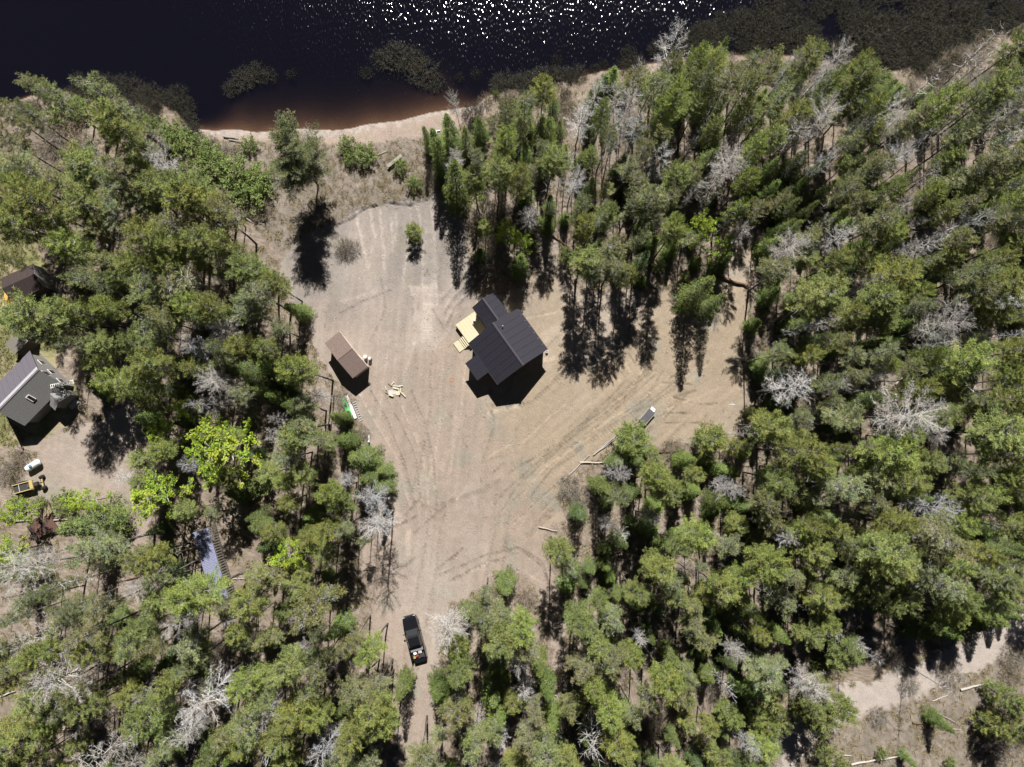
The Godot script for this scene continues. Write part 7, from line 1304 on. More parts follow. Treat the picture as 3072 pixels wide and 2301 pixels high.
func scatter(called: String, me: Mesh, n: int, sd: int, poly_kinds: Array, lo: Vector2, hi: Vector2, s0: float, s1: float, thresh: float, label: String, category: String) -> void:
	rng.seed = sd
	var ts := []
	var tries := 0
	while ts.size() < n and tries < n * 6:
		tries += 1
		var x := rng.randf_range(lo.x, hi.x)
		var z := rng.randf_range(lo.y, hi.y)
		if z < shore(x) + 0.25:
			continue
		if noise_b.get_noise_2d(x * 1.3 + 300.0, z * 1.3) < thresh:
			continue
		if not zone(x, z) in poly_kinds:
			continue
		var blocked := false
		for c in CLEAR:
			if Vector2(x - c[0], z - c[1]).length() < c[2]:
				blocked = true
		if blocked:
			continue
		var s := rng.randf_range(s0, s1)
		ts.append(Transform3D(Basis(Vector3.UP, rng.randf() * TAU).scaled(Vector3(s, s * rng.randf_range(0.7, 1.2), s)), Vector3(x, gy(x, z) - 0.02, z)))
	var mm := MultiMesh.new()
	mm.transform_format = MultiMesh.TRANSFORM_3D
	mm.mesh = me
	mm.instance_count = ts.size()
	for i in ts.size():
		mm.set_instance_transform(i, ts[i])
	var o := MultiMeshInstance3D.new()
	o.name = called
	o.multimesh = mm
	o.set_meta("kind", "stuff")
	tag(o, label, category)
	add_child(o, true)

# ------------------------------------------------------------------ buildings
# one gable slope laid with ribbed sheets: corners at eave (a, b) and ridge (d, c); sheets run from eave to ridge
func sheets(a: Vector3, b: Vector3, c: Vector3, d: Vector3, n: int, m: Material, called: String, parent: Node3D, rib := 0.018, ribs := 3) -> void:
	var up := (b - a).cross(d - a).normalized()
	if up.y < 0.0:
		up = -up
	for i in n:
		var t0 := float(i) / n
		var t1 := float(i + 1) / n
		var gap := 0.002
		var p0 := a.lerp(b, t0 + gap)
		var p1 := a.lerp(b, t1 - gap)
		var q1 := d.lerp(c, t1 - gap)
		var q0 := d.lerp(c, t0 + gap)
		begin()
		var o := up * 0.03
		hexa([p0 - o, p1 - o, q1 - o, q0 - o], [p0, p1, q1, q0])
		for k in ribs:
			var s := (k + 0.5) / ribs
			var e0 := p0.lerp(p1, s)
			var e1 := q0.lerp(q1, s)
			var w := (p1 - p0).normalized() * 0.022
			hexa([e0 - w * 1.6, e0 + w * 1.6, e1 + w * 1.6, e1 - w * 1.6], [e0 - w + up * rib, e0 + w + up * rib, e1 + w + up * rib, e1 - w + up * rib])
		part(called, mesh(m, false), parent)

func prism_wall(pts: Array, h0: float, tops: Array, m: Material, called: String, parent: Node3D) -> void:
	# closed ring of wall faces, thickness given by an inner shell
	begin()
	for i in pts.size():
		var j := (i + 1) % pts.size()
		var a: Vector2 = pts[i]
		var b: Vector2 = pts[j]
		quad(Vector3(a.x, h0, a.y), Vector3(a.x, tops[i], a.y), Vector3(b.x, tops[j], b.y), Vector3(b.x, h0, b.y), Color.WHITE)
	part(called, mesh(m, false), parent)

func bpart(called: String, p: Vector3, s: Vector3, m: Material, parent: Node3D, yaw := 0.0) -> MeshInstance3D:
	begin()
	box(p, s, Color.WHITE, yaw)
	return part(called, mesh(m, false), parent)

func build_cabin() -> void:
	var c := thing("cabin", "cabin with dark charcoal metal roof and new yellow deck", "cabin", Vector3(-0.49, 0, -11.65), deg_to_rad(35.4))
	# walls
	prism_wall([Vector2(-3.4, -2.8), Vector2(0, -2.8), Vector2(3.4, -2.8), Vector2(3.4, 2.8), Vector2(0, 2.8), Vector2(-3.4, 2.8)], 0.0, [3.0, 4.78, 3.0, 3.0, 4.78, 3.0], M.siding, "wall", c)
	prism_wall([Vector2(-0.5, -6.1), Vector2(0.82, -6.1), Vector2(2.15, -6.1), Vector2(2.15, -2.8), Vector2(-0.5, -2.8)], 0.0, [2.85, 3.6, 2.85, 2.85, 2.85], M.siding, "wall", c)
	prism_wall([Vector2(-5.1, -1.1), Vector2(-3.4, -1.1), Vector2(-3.4, 0.95), Vector2(-5.1, 0.95)], 0.0, [2.3, 2.8, 2.8, 2.3], M.siding, "wall", c)
	# roofs
	sheets(Vector3(3.71, 2.9, -3.09), Vector3(3.71, 2.9, 3.09), Vector3(0, 4.9, 3.09), Vector3(0, 4.9, -3.09), 7, M.roof_dark, "roof_panel", c)
	sheets(Vector3(-3.71, 2.9, -3.09), Vector3(-3.71, 2.9, 3.09), Vector3(0, 4.9, 3.09), Vector3(0, 4.9, -3.09), 7, M.roof_dark, "roof_panel", c)
	sheets(Vector3(2.44, 2.75, -6.42), Vector3(2.44, 2.75, -2.2), Vector3(0.82, 3.75, -1.5), Vector3(0.82, 3.75, -6.42), 5, M.roof_dark, "roof_panel", c)
	sheets(Vector3(-0.8, 2.75, -6.42), Vector3(-0.8, 2.75, -2.7), Vector3(0.82, 3.75, -1.5), Vector3(0.82, 3.75, -6.42), 5, M.roof_dark, "roof_panel", c)
	sheets(Vector3(-5.4, 2.36, -1.37), Vector3(-5.4, 2.36, 1.2), Vector3(-3.5, 3.0, 1.2), Vector3(-3.5, 3.0, -1.37), 3, M.roof_dark, "roof_panel", c)
	for r in [[Vector3(0, 4.93, -3.11), Vector3(0, 4.93, 3.11)], [Vector3(0.82, 3.78, -6.44), Vector3(0.82, 3.78, -1.4)]]:
		begin()
		var a: Vector3 = r[0]
		var b: Vector3 = r[1]
		for s in [-1.0, 1.0]:
			slab(a + Vector3(0, 0.03, 0), b + Vector3(0, 0.03, 0), b + Vector3(s * 0.13, -0.03, 0), a + Vector3(s * 0.13, -0.03, 0), 0.012)
		part("ridge_cap", mesh(M.cap, false), c)
	begin()
	lathe([Vector2(0.0, 0.0), Vector2(0.05, 0.0), Vector2(0.05, 0.45), Vector2(0.09, 0.46), Vector2(0.09, 0.5), Vector2(0, 0.55)], Transform3D(Basis(), Vector3(0.75, 4.45, -2.1)), 10)
	part("vent_pipe", mesh(M.galvanised, false), c)
	# fascia boards
	for s in [[Vector3(3.72, 2.84, 0), Vector3(0.03, 0.14, 6.2)], [Vector3(-3.72, 2.84, 0), Vector3(0.03, 0.14, 6.2)]]:
		bpart("fascia", s[0], s[1], M.cap, c)
	# deck with its boards, skirt and posts
	var deck := Node3D.new()
	deck.name = "deck"
	c.add_child(deck, true)
	for i in 20:
		var x := -3.58 + i * 0.142 + 0.07
		bpart("deck_board", Vector3(x, 0.70, -4.62), Vector3(0.134, 0.035, 3.2), M.new_wood if i % 3 else M.new_wood2, deck)
	for x in [-3.5, -2.2, -0.9]:
		for z in [-6.1, -4.6, -3.2]:
			bpart("post", Vector3(x, 0.34, z), Vector3(0.09, 0.68, 0.09), M.new_wood, deck)
	for z in [-6.18, -3.06]:
		bpart("rim_board", Vector3(-2.17, 0.59, z), Vector3(2.82, 0.18, 0.04), M.new_wood2, deck)
	# steps
	var st := Node3D.new()
	st.name = "stairs"
	c.add_child(st, true)
	for i in 3:
		var x := -3.74 - i * 0.24
		bpart("tread", Vector3(x, 0.54 - i * 0.16, -3.87), Vector3(0.17, 0.04, 1.32), M.new_wood, st)
	for z in [-4.55, -3.19]:
		begin()
		hexa([Vector3(-3.6, 0.35, z - 0.02), Vector3(-3.6, 0.35, z + 0.02), Vector3(-4.45, 0.0, z + 0.02), Vector3(-4.45, 0.0, z - 0.02)], [Vector3(-3.6, 0.55, z - 0.02), Vector3(-3.6, 0.55, z + 0.02), Vector3(-4.45, 0.14, z + 0.02), Vector3(-4.45, 0.14, z - 0.02)])
		part("stringer", mesh(M.new_wood2, false), st)
	# door and windows
	bpart("door", Vector3(-0.52, 1.72, -4.2), Vector3(0.05, 2.0, 0.9), M.white_paint, c)
	for w in [[Vector3(3.42, 1.6, -1.2), Vector3(0.04, 1.1, 1.2)], [Vector3(3.42, 1.6, 1.3), Vector3(0.04, 1.1, 1.2)], [Vector3(-1.6, 1.6, 2.82), Vector3(1.2, 1.1, 0.04)], [Vector3(1.6, 1.6, 2.82), Vector3(1.2, 1.1, 0.04)]]:
		var o := bpart("window", w[0], w[1], M.white_paint, c)
		var sz: Vector3 = w[1]
		bpart("pane", w[0] + Vector3(0.02 if sz.x < 0.1 else 0.0, 0, 0.02 if sz.z < 0.1 else 0.0), Vector3(sz.x if sz.x < 0.1 else sz.x - 0.16, sz.y - 0.16, sz.z if sz.z < 0.1 else sz.z - 0.16), M.pane, o)
	# landing pad and bin stand on their own
	var pad := thing("landing_pad", "square yellow wooden pad at the foot of cabin steps", "landing", c.transform * Vector3(-4.72, 0.0, -3.88), deg_to_rad(35.4))
	for i in 7:
		bpart("board", Vector3(-0.36 + i * 0.13, 0.1, 0), Vector3(0.122, 0.04, 1.36), M.new_wood if i % 2 else M.new_wood2, pad)
	for z in [-0.6, 0.6]:
		bpart("bearer", Vector3(0.03, 0.04, z), Vector3(0.88, 0.08, 0.06), M.new_wood2, pad)
	var bin := thing("storage_bin", "pale blue storage bin with grey lid on cabin deck", "bin", c.transform * Vector3(-1.28, 0.718, -5.2), deg_to_rad(20))
	bpart("body", Vector3(0, 0.17, 0), Vector3(0.42, 0.34, 0.32), M.pale_blue, bin)
	bpart("lid", Vector3(0, 0.36, 0), Vector3(0.46, 0.04, 0.36), M.light_grey, bin)
	var bk := thing("bucket", "white plastic bucket beside the corner of the cabin", "bucket", c.transform * Vector3(3.75, 0.0, 3.05))
	begin()
	lathe([Vector2(0.0, 0.0), Vector2(0.14, 0.0), Vector2(0.17, 0.36), Vector2(0.155, 0.36), Vector2(0.13, 0.03), Vector2(0, 0.03)], Transform3D(), 14)
	part("body", mesh(M.white_paint, false), bk)

func build_shed() -> void:
	var s := thing("shed", "small shed with brown metal gable roof beside the clearing", "shed", Vector3(-20.12, 0, -10.68), deg_to_rad(39.2))
	prism_wall([Vector2(-1.0, -2.5), Vector2(1.05, -2.5), Vector2(1.05, 0), Vector2(1.05, 2.5), Vector2(-1.0, 2.5), Vector2(-1.0, 0)], 0.0, [2.4, 2.4, 3.12, 2.4, 2.4, 3.12], M.shed_wall, "wall", s)
	sheets(Vector3(-1.15, 2.4, 2.76), Vector3(1.15, 2.4, 2.76), Vector3(1.15, 3.2, 0), Vector3(-1.15, 3.2, 0), 3, M.roof_brown, "roof_panel", s, 0.02, 4)
	sheets(Vector3(-1.15, 2.4, -2.76), Vector3(1.15, 2.4, -2.76), Vector3(1.15, 3.2, 0), Vector3(-1.15, 3.2, 0), 3, M.roof_brown, "roof_panel", s, 0.02, 4)
	begin()
	for k in [-1.0, 1.0]:
		slab(Vector3(-1.16, 3.24, 0), Vector3(1.16, 3.24, 0), Vector3(1.16, 3.2, k * 0.12), Vector3(-1.16, 3.2, k * 0.12), 0.012)
	part("ridge_cap", mesh(M.roof_brown, false), s)
	for k in [-1.0, 1.0]:
		begin()
		slab(Vector3(1.19, 3.2, 0), Vector3(1.21, 3.2, 0), Vector3(1.21, 2.4, k * 2.76), Vector3(1.19, 2.4, k * 2.76), 0.14)
		part("fascia", mesh(M.cream, false), s)
	bpart("door", Vector3(1.07, 1.0, 1.2), Vector3(0.04, 1.9, 0.9), M.cream, s)
	for k in 2:
		var t := s.transform * Vector3(1.5 + 0.3 * k, 0, 1.25 + k * 0.5)
		begin()
		lathe([Vector2(0, 0), Vector2(0.2, 0), Vector2(0.22, 0.75), Vector2(0.2, 0.8), Vector2(0, 0.8)], Transform3D(), 12)
		single("barrel", mesh(M.white_paint if k == 0 else M.light_grey, false), "white plastic barrel standing against the brown shed" if k == 0 else "light grey barrel standing against the brown shed", "barrel", t)

func build_house() -> void:
	# grey-roofed house at the yard; local x along the slope towards the yard, local z along the ridge
	var h := thing("house", "old house with grey roof, pale ridge strip and skylight", "house", Vector3(-58.0, 0, -6.22), atan2(-0.677, 0.735))
	var e := 3.35
	prism_wall([Vector2(-3.4, -e + 0.3), Vector2(0, -e + 0.3), Vector2(2.1, -e + 0.3), Vector2(2.1, e - 0.3), Vector2(0, e - 0.3), Vector2(-3.4, e - 0.3)], 0.0, [2.45, 4.75, 2.6, 2.6, 4.75, 2.45], M.grey_wall, "wall", h)
	sheets(Vector3(-3.71, 2.45, -e), Vector3(-3.71, 2.45, e), Vector3(0, 4.9, e), Vector3(0, 4.9, -e), 8, M.roof_violet, "roof_panel", h, 0.02, 3)
	begin()
	slab(Vector3(0, 4.9, -e), Vector3(0, 4.9, e), Vector3(2.5, 2.65, e), Vector3(2.5, 2.65, -e), 0.06)
	part("roof_slope", mesh(M.roof_felt, false), h)
	begin()
	slab(Vector3(-0.45, 4.68, -e - 0.02), Vector3(0.0, 4.96, -e - 0.02), Vector3(0.0, 4.96, e), Vector3(-0.45, 4.68, e), 0.012)
	slab(Vector3(0.0, 4.96, -e - 0.02), Vector3(0.14, 4.83, -e - 0.02), Vector3(0.14, 4.83, e), Vector3(0.0, 4.96, e), 0.012)
	part("ridge_strip", mesh(M.flashing, false), h)
	# skylight
	var sky := Node3D.new()
	sky.name = "skylight"
	h.add_child(sky, true)
	var t := Transform3D(Basis(Vector3(0, 0, 1), -atan2(2.25, 2.5)), Vector3(1.25, 3.78, 0.05))
	begin()
	obox(t.translated_local(Vector3(0, 0.05, 0)), Vector3(0.95, 0.1, 0.5))
	part("frame", mesh(M.white_paint, false), sky)
	begin()
	obox(t.translated_local(Vector3(0.02, 0.106, -0.04)), Vector3(0.85, 0.01, 0.36))
	part("pane", mesh(M.pane, false), sky)
	# entry porch with its own gable
	prism_wall([Vector2(2.1, -2.6), Vector2(3.4, -2.6), Vector2(3.4, -1.5), Vector2(3.4, -0.5), Vector2(2.1, -0.5)], 0.0, [2.2, 2.2, 2.85, 2.2, 2.2], M.grey_wall, "porch_wall", h)
	for k in [-1.0, 1.0]:
		begin()
		slab(Vector3(1.5, 3.0, -1.55), Vector3(3.65, 3.0, -1.55), Vector3(3.65, 2.25, -1.55 + k * 1.3), Vector3(1.9, 2.25, -1.55 + k * 1.3), 0.05)
		part("porch_roof", mesh(M.roof_porch, false), h)
	for w in [Vector3(-2.0, 1.7, -3.06), Vector3(-0.3, 1.7, -3.06), Vector3(1.3, 1.7, -3.06), Vector3(0.2, 3.3, -3.06)]:
		var o := bpart("window", w, Vector3(0.8, 1.0, 0.05), M.white_paint, h)
		bpart("pane", w + Vector3(0, 0, -0.02), Vector3(0.66, 0.86, 0.05), M.pane, o)
	bpart("step", Vector3(3.75, 0.12, -1.5), Vector3(0.6, 0.24, 1.2), M.light_grey, h)
	# ladder standing over the porch
	var ld := thing("roof_ladder", "white wooden ladder resting across the porch roof of grey house", "ladder", h.transform * Vector3(0, 0, 0), h.rotation.y)
	var a := Vector3(1.75, 3.42, -2.3)
	var b := Vector3(3.3, 3.2, -4.6)
	begin()
	for k in [-1.0, 1.0]:
		rod(a + Vector3(0.16 * k, 0, 0.1 * k), b + Vector3(0.16 * k, 0, 0.1 * k), 0.03)
	part("rail", mesh(M.white_paint, false), ld)
	for i in 13:
		var p := a.lerp(b, (i + 0.5) / 13.0)
		begin()
		rod(p - Vector3(0.2, 0, 0.13), p + Vector3(0.2, 0, 0.13), 0.035)
		part("rung", mesh(M.white_paint, false), ld)
	begin()
	rod(b, Vector3(b.x, 0.0, b.z), 0.04)
	rod(a.lerp(b, 0.55), Vector3(2.3, 2.6, -2.4), 0.03)
	part("support", mesh(M.dark_metal, false), ld)
	# small lean-to with weathered plywood roof
	var x := thing("lean_to", "small lean-to with weathered grey roof behind grey house", "lean-to", Vector3(-60.2, 0, -12.2), h.rotation.y)
	prism_wall([Vector2(-0.9, -1.0), Vector2(0.9, -1.0), Vector2(0.9, 1.0), Vector2(-0.9, 1.0)], 0.0, [2.2, 2.5, 2.5, 2.2], M.old_wood, "wall", x)
	begin()
	slab(Vector3(-1.0, 2.2, -1.15), Vector3(1.0, 2.52, -1.15), Vector3(1.0, 2.52, 1.15), Vector3(-1.0, 2.2, 1.15), 0.05)
	part("roof", mesh(M.old_ply, false), x)

func build_brown_barn() -> void:
	var b := thing("storage_shed", "old dark brown shed with pale grey metal end wall", "shed", BARN[0], BARN[1])
	var hx := 1.7
	var hz := 2.1
	prism_wall([Vector2(-hx + 0.2, -hz + 0.15), Vector2(hx - 0.2, -hz + 0.15), Vector2(hx - 0.2, hz - 0.15), Vector2(-hx + 0.2, hz - 0.15)], 0.0, [2.2, 2.2, 2.2, 2.2], M.old_wood, "wall", b)
	for z in [-hz + 0.1, hz - 0.1]:
		begin()
		tri(Vector3(-hx + 0.2, 2.2, z), Vector3(0, 2.95, z), Vector3(hx - 0.2, 2.2, z), Color.WHITE)
		part("gable", mesh(M.old_wood, false), b)
	for k in [-1.0, 1.0]:
		sheets(Vector3(k * hx, 2.15, -hz), Vector3(k * hx, 2.15, hz), Vector3(0, 3.0, hz), Vector3(0, 3.0, -hz), 5, M.roof_rust, "roof_panel", b, 0.02, 2)
	for i in 6:
		begin()
		var x0 := -hx + 0.2 + i * 0.5
		var x1 := x0 + 0.49
		var f := func(x: float) -> float: return 2.95 - absf(x) * 0.42
		hexa([Vector3(x0, 0, hz + 0.02), Vector3(x1, 0, hz + 0.02), Vector3(x1, 0, hz + 0.05), Vector3(x0, 0, hz + 0.05)], [Vector3(x0, f.call(x0), hz + 0.02), Vector3(x1, f.call(x1), hz + 0.02), Vector3(x1, f.call(x1), hz + 0.05), Vector3(x0, f.call(x0), hz + 0.05)])
		part("metal_sheet", mesh(M.old_steel, false), b)

func build_blue_shed() -> void:
	var s := thing("long_shed", "long narrow shed with blue ribbed roof and open slatted side", "shed", BLUE[0], BLUE[1])
	var L: float = BLUE[2]
	var w := 0.98
	var n := 26
	for i in n:
		begin()
		var z0 := -L * 0.5 + i * L / n
		var z1 := z0 + L / n
		hexa([Vector3(-w, 2.02, z0), Vector3(w, 2.10, z0), Vector3(w, 2.10, z1 - 0.004), Vector3(-w, 2.02, z1 - 0.004)], [Vector3(-w, 2.05, z0), Vector3(w, 2.13, z0), Vector3(w, 2.13, z1 - 0.004), Vector3(-w, 2.05, z1 - 0.004)])
		var zc := (z0 + z1) * 0.5
		for zz in [zc - 0.1, zc + 0.1]:
			hexa([Vector3(-w, 2.05, zz - 0.05), Vector3(w, 2.13, zz - 0.05), Vector3(w, 2.13, zz + 0.05), Vector3(-w, 2.05, zz + 0.05)], [Vector3(-w, 2.085, zz - 0.02), Vector3(w, 2.165, zz - 0.02), Vector3(w, 2.165, zz + 0.02), Vector3(-w, 2.085, zz + 0.02)])
		part("roof_sheet", mesh(M.roof_blue, false), s)
	for i in 31:
		var z := -L * 0.5 + 0.1 + i * (L - 0.2) / 30.0
		bpart("slat", Vector3(w + 0.06, 1.0, z), Vector3(0.04, 2.0, 0.14), M.old_wood_pale, s)
	bpart("rail", Vector3(w + 0.01, 1.1, 0), Vector3(0.05, 0.1, L), M.old_wood, s)
	bpart("rail", Vector3(w + 0.01, 1.95, 0), Vector3(0.05, 0.1, L), M.old_wood, s)
	for i in 6:
		var z := -L * 0.5 + 0.2 + i * (L - 0.4) / 5.0
		bpart("post", Vector3(-w + 0.1, 1.0, z), Vector3(0.1, 2.0, 0.1), M.old_wood, s)
	bpart("back_wall", Vector3(-w + 0.03, 0.95, 0), Vector3(0.03, 1.9, L), M.old_wood, s)

func build_wreck() -> void:
	var w := thing("collapsed_shed", "collapsed shed of rusty roof sheets under fallen poles", "ruin", WRECK, 0.5)
	rng.seed = 5
	for i in 6:
		begin()
		var t := Transform3D(Basis(Vector3(0, 1, 0), rng.randf_range(-0.25, 0.25)) * Basis(Vector3(1, 0, 0), rng.randf_range(-0.12, 0.12)), Vector3(-1.3 + i * 0.52, 0.45 + rng.randf_range(-0.1, 0.15), rng.randf_range(-0.2, 0.2)))
		obox(t, Vector3(0.6, 0.02, 2.3))
		part("roof_sheet", mesh(M.rust if i % 3 else M.roof_rust, false), w)
	for i in 5:
		begin()
		obox(Transform3D(Basis(Vector3.UP, rng.randf_range(-0.3, 0.3)), Vector3(0.2 + i * 0.4, 0.6 + 0.02 * i, -1.3 + rng.randf_range(-0.3, 0.3))), Vector3(0.35, 0.03, 1.1))
		part("board", mesh(M.plywood, false), w)
	for i in 5:
		bpart("stud", Vector3(-1.3 + i * 0.65, 0.2, rng.randf_range(-0.8, 0.8)), Vector3(0.1, 0.4, 0.1), M.old_wood, w)

# ------------------------------------------------------------------ vehicles and yard things
func wheel(parent: Node3D, p: Vector3, r: float, w: float, axis_yaw := 0.0) -> void:
	var o := Node3D.new()
	o.name = "wheel"
	parent.add_child(o, true)
	o.position = p
	o.rotation.y = axis_yaw
	var t := Transform3D(Basis(Vector3(0, 0, 1), PI / 2), Vector3(w * 0.5, 0, 0))
	begin()
	lathe([Vector2(r * 0.6, 0), Vector2(r * 0.94, 0), Vector2(r, w * 0.15), Vector2(r, w * 0.85), Vector2(r * 0.94, w), Vector2(r * 0.6, w)], t, 18)
	part("tyre", mesh(M.rubber, false), o)
	begin()
	lathe([Vector2(0, w * 0.1), Vector2(r * 0.58, w * 0.04), Vector2(r * 0.62, w * 0.5), Vector2(r * 0.58, w * 0.96), Vector2(0, w * 0.9)], t, 14)
	part("rim", mesh(M.galvanised, false), o)

func loft(sec: Array, m: Material, called: String, parent: Node3D) -> void:
	# sections along z: [z, y0, y1, half width at bottom, half width at top]
	begin()
	for i in sec.size() - 1:
		var a: Array = sec[i]
		var b: Array = sec[i + 1]
		hexa([Vector3(-a[3], a[1], a[0]), Vector3(a[3], a[1], a[0]), Vector3(b[3], b[1], b[0]), Vector3(-b[3], b[1], b[0])], [Vector3(-a[4], a[2], a[0]), Vector3(a[4], a[2], a[0]), Vector3(b[4], b[2], b[0]), Vector3(-b[4], b[2], b[0])])
	part(called, mesh(m, false), parent)

func build_truck() -> void:
	var t := thing("pickup_truck", "black pickup truck with open loaded bed parked on the sand", "truck", Vector3(-11.65, 0, 23.3), atan2(1.47, 5.3))
	# front towards -z
	loft([[-2.72, 0.45, 0.86, 0.62, 0.66], [-2.60, 0.38, 1.0, 0.84, 0.78], [-2.2, 0.32, 1.06, 0.91, 0.85], [-1.25, 0.3, 1.1, 0.93, 0.87], [0.75, 0.3, 1.08, 0.93, 0.88], [0.80, 0.3, 1.06, 0.93, 0.88]], M.black_paint, "body", t)
	begin()
	slab(Vector3(-0.66, 1.085, -2.45), Vector3(0.66, 1.085, -2.45), Vector3(0.74, 1.125, -1.3), Vector3(-0.74, 1.125, -1.3), 0.03)
	part("hood", mesh(M.black_paint, false), t)
	loft([[-1.28, 1.08, 1.10, 0.82, 0.80], [-0.62, 1.08, 1.62, 0.83, 0.64], [-0.40, 1.08, 1.70, 0.84, 0.64], [0.55, 1.08, 1.70, 0.85, 0.65], [0.78, 1.08, 1.55, 0.84, 0.66], [0.82, 1.06, 1.1, 0.84, 0.84]], M.black_paint, "cab", t)
	begin()
	slab(Vector3(-0.73, 1.16, -1.22), Vector3(0.73, 1.16, -1.22), Vector3(0.60, 1.655, -0.63), Vector3(-0.60, 1.655, -0.63), 0.01)
	part("windshield", mesh(M.windshield, false), t)
	for s in [-1.0, 1.0]:
		for d in [[-0.55, 0.02], [0.06, 0.62]]:
			begin()
			quad(Vector3(s * 0.855, 1.13, d[0]), Vector3(s * 0.86, 1.13, d[1]), Vector3(s * 0.69, 1.6, d[1]), Vector3(s * 0.69, 1.6, d[0] + 0.08), Color.WHITE)
			part("side_window", mesh(M.windshield, false), t)
		begin()
		obox(Transform3D(Basis(), Vector3(s * 1.03, 1.16, -0.85)), Vector3(0.2, 0.16, 0.09))
		part("mirror", mesh(M.black_paint, false), t)
		bpart("headlight", Vector3(s * 0.62, 0.82, -2.66), Vector3(0.26, 0.16, 0.12), M.lamp_glass, t)
		bpart("tail_light", Vector3(s * 0.86, 0.85, 2.38), Vector3(0.1, 0.3, 0.06), M.red_plastic, t)
		# bed side
		begin()
		hexa([Vector3(s * 0.72, 0.35, 0.84), Vector3(s * 0.93, 0.35, 0.84), Vector3(s * 0.93, 0.35, 2.36), Vector3(s * 0.72, 0.35, 2.36)], [Vector3(s * 0.78, 1.12, 0.84), Vector3(s * 0.90, 1.12, 0.84), Vector3(s * 0.90, 1.1, 2.36), Vector3(s * 0.78, 1.1, 2.36)])
		part("bed_side", mesh(M.black_paint, false), t)
		for z in [-1.75, 1.5]:
			wheel(t, Vector3(s * 0.80, 0.37, z), 0.37, 0.24)
	bpart("bed_floor", Vector3(0, 0.6, 1.6), Vector3(1.5, 0.06, 1.52), M.dark_grey, t)
	bpart("bed_front", Vector3(0, 0.85, 0.88), Vector3(1.56, 0.5, 0.05), M.black_paint, t)
	begin()
	obox(Transform3D(Basis(Vector3(1, 0, 0), 0.06), Vector3(0, 0.60, 2.62)), Vector3(1.45, 0.06, 0.5))
	part("tailgate", mesh(M.black_paint, false), t)
	bpart("rear_bumper", Vector3(0, 0.45, 2.46), Vector3(1.7, 0.14, 0.14), M.dark_metal, t)
	begin()
	hexa([Vector3(-0.86, 0.5, -2.66), Vector3(0.86, 0.5, -2.66), Vector3(0.6, 0.5, -2.84), Vector3(-0.6, 0.5, -2.84)], [Vector3(-0.86, 0.68, -2.66), Vector3(0.86, 0.68, -2.66), Vector3(0.6, 0.68, -2.84), Vector3(-0.6, 0.68, -2.84)])
	part("front_bumper", mesh(M.chrome, false), t)
	bpart("grille", Vector3(0, 0.8, -2.7), Vector3(0.9, 0.18, 0.06), M.chrome, t)
	begin()
	rod(Vector3(-0.85, 1.3, -1.0), Vector3(-0.85, 1.3, -1.0) + Vector3(0, 0.4, 0), 0.008)
	part("aerial", mesh(M.dark_metal, false), t)
	# load in the bed
	var tb := thing("tool_box", "grey metal tool box across the black pickup's bed", "tool box", t.transform * Vector3(0, 0.63, 1.16), t.rotation.y)
	bpart("body", Vector3(0, 0.22, 0), Vector3(1.46, 0.44, 0.4), M.grey_metal, tb)
	bpart("lid", Vector3(0, 0.46, 0), Vector3(1.5, 0.04, 0.44), M.grey_metal, tb)
	var cargo := [["crate", "white crate in the black pickup's bed", Vector3(-0.35, 0.63, 1.62), Vector3(0.36, 0.3, 0.3), M.white_paint, 0.2], ["cooler", "white cooler with lid in the black pickup's bed", Vector3(0.28, 0.63, 1.58), Vector3(0.4, 0.36, 0.3), M.white_paint, -0.15],
		["fuel_can", "red fuel can in the black pickup's bed", Vector3(-0.2, 0.63, 1.98), Vector3(0.3, 0.32, 0.2), M.red_plastic, 0.5], ["bucket", "yellow bucket in the black pickup's bed", Vector3(-0.52, 0.63, 2.1), Vector3(0.24, 0.28, 0.24), M.yellow_paint, 0.0], ["tool_case", "black tool case in the black pickup's bed", Vector3(0.32, 0.63, 2.02), Vector3(0.36, 0.2, 0.5), M.dark_grey, 0.1]]
	for l in cargo:
		var o := thing(l[0], l[1], String(l[0]).replace("_", " "), t.transform * l[2], t.rotation.y + l[5])
		var s: Vector3 = l[3]
		begin()
		hexa([Vector3(-s.x * 0.45, 0, -s.z * 0.45), Vector3(s.x * 0.45, 0, -s.z * 0.45), Vector3(s.x * 0.45, 0, s.z * 0.45), Vector3(-s.x * 0.45, 0, s.z * 0.45)], [Vector3(-s.x * 0.5, s.y, -s.z * 0.5), Vector3(s.x * 0.5, s.y, -s.z * 0.5), Vector3(s.x * 0.5, s.y, s.z * 0.5), Vector3(-s.x * 0.5, s.y, s.z * 0.5)])
		part("body", mesh(l[4], false), o)
		bpart("lid", Vector3(0, s.y + 0.02, 0), Vector3(s.x * 0.96, 0.03, s.z * 0.96), M.light_grey if l[0] == "cooler" else l[4], o)
		begin()
		rod(Vector3(-s.x * 0.3, s.y + 0.07, 0), Vector3(s.x * 0.3, s.y + 0.07, 0), 0.015)
		part("handle", mesh(M.dark_grey, false), o)

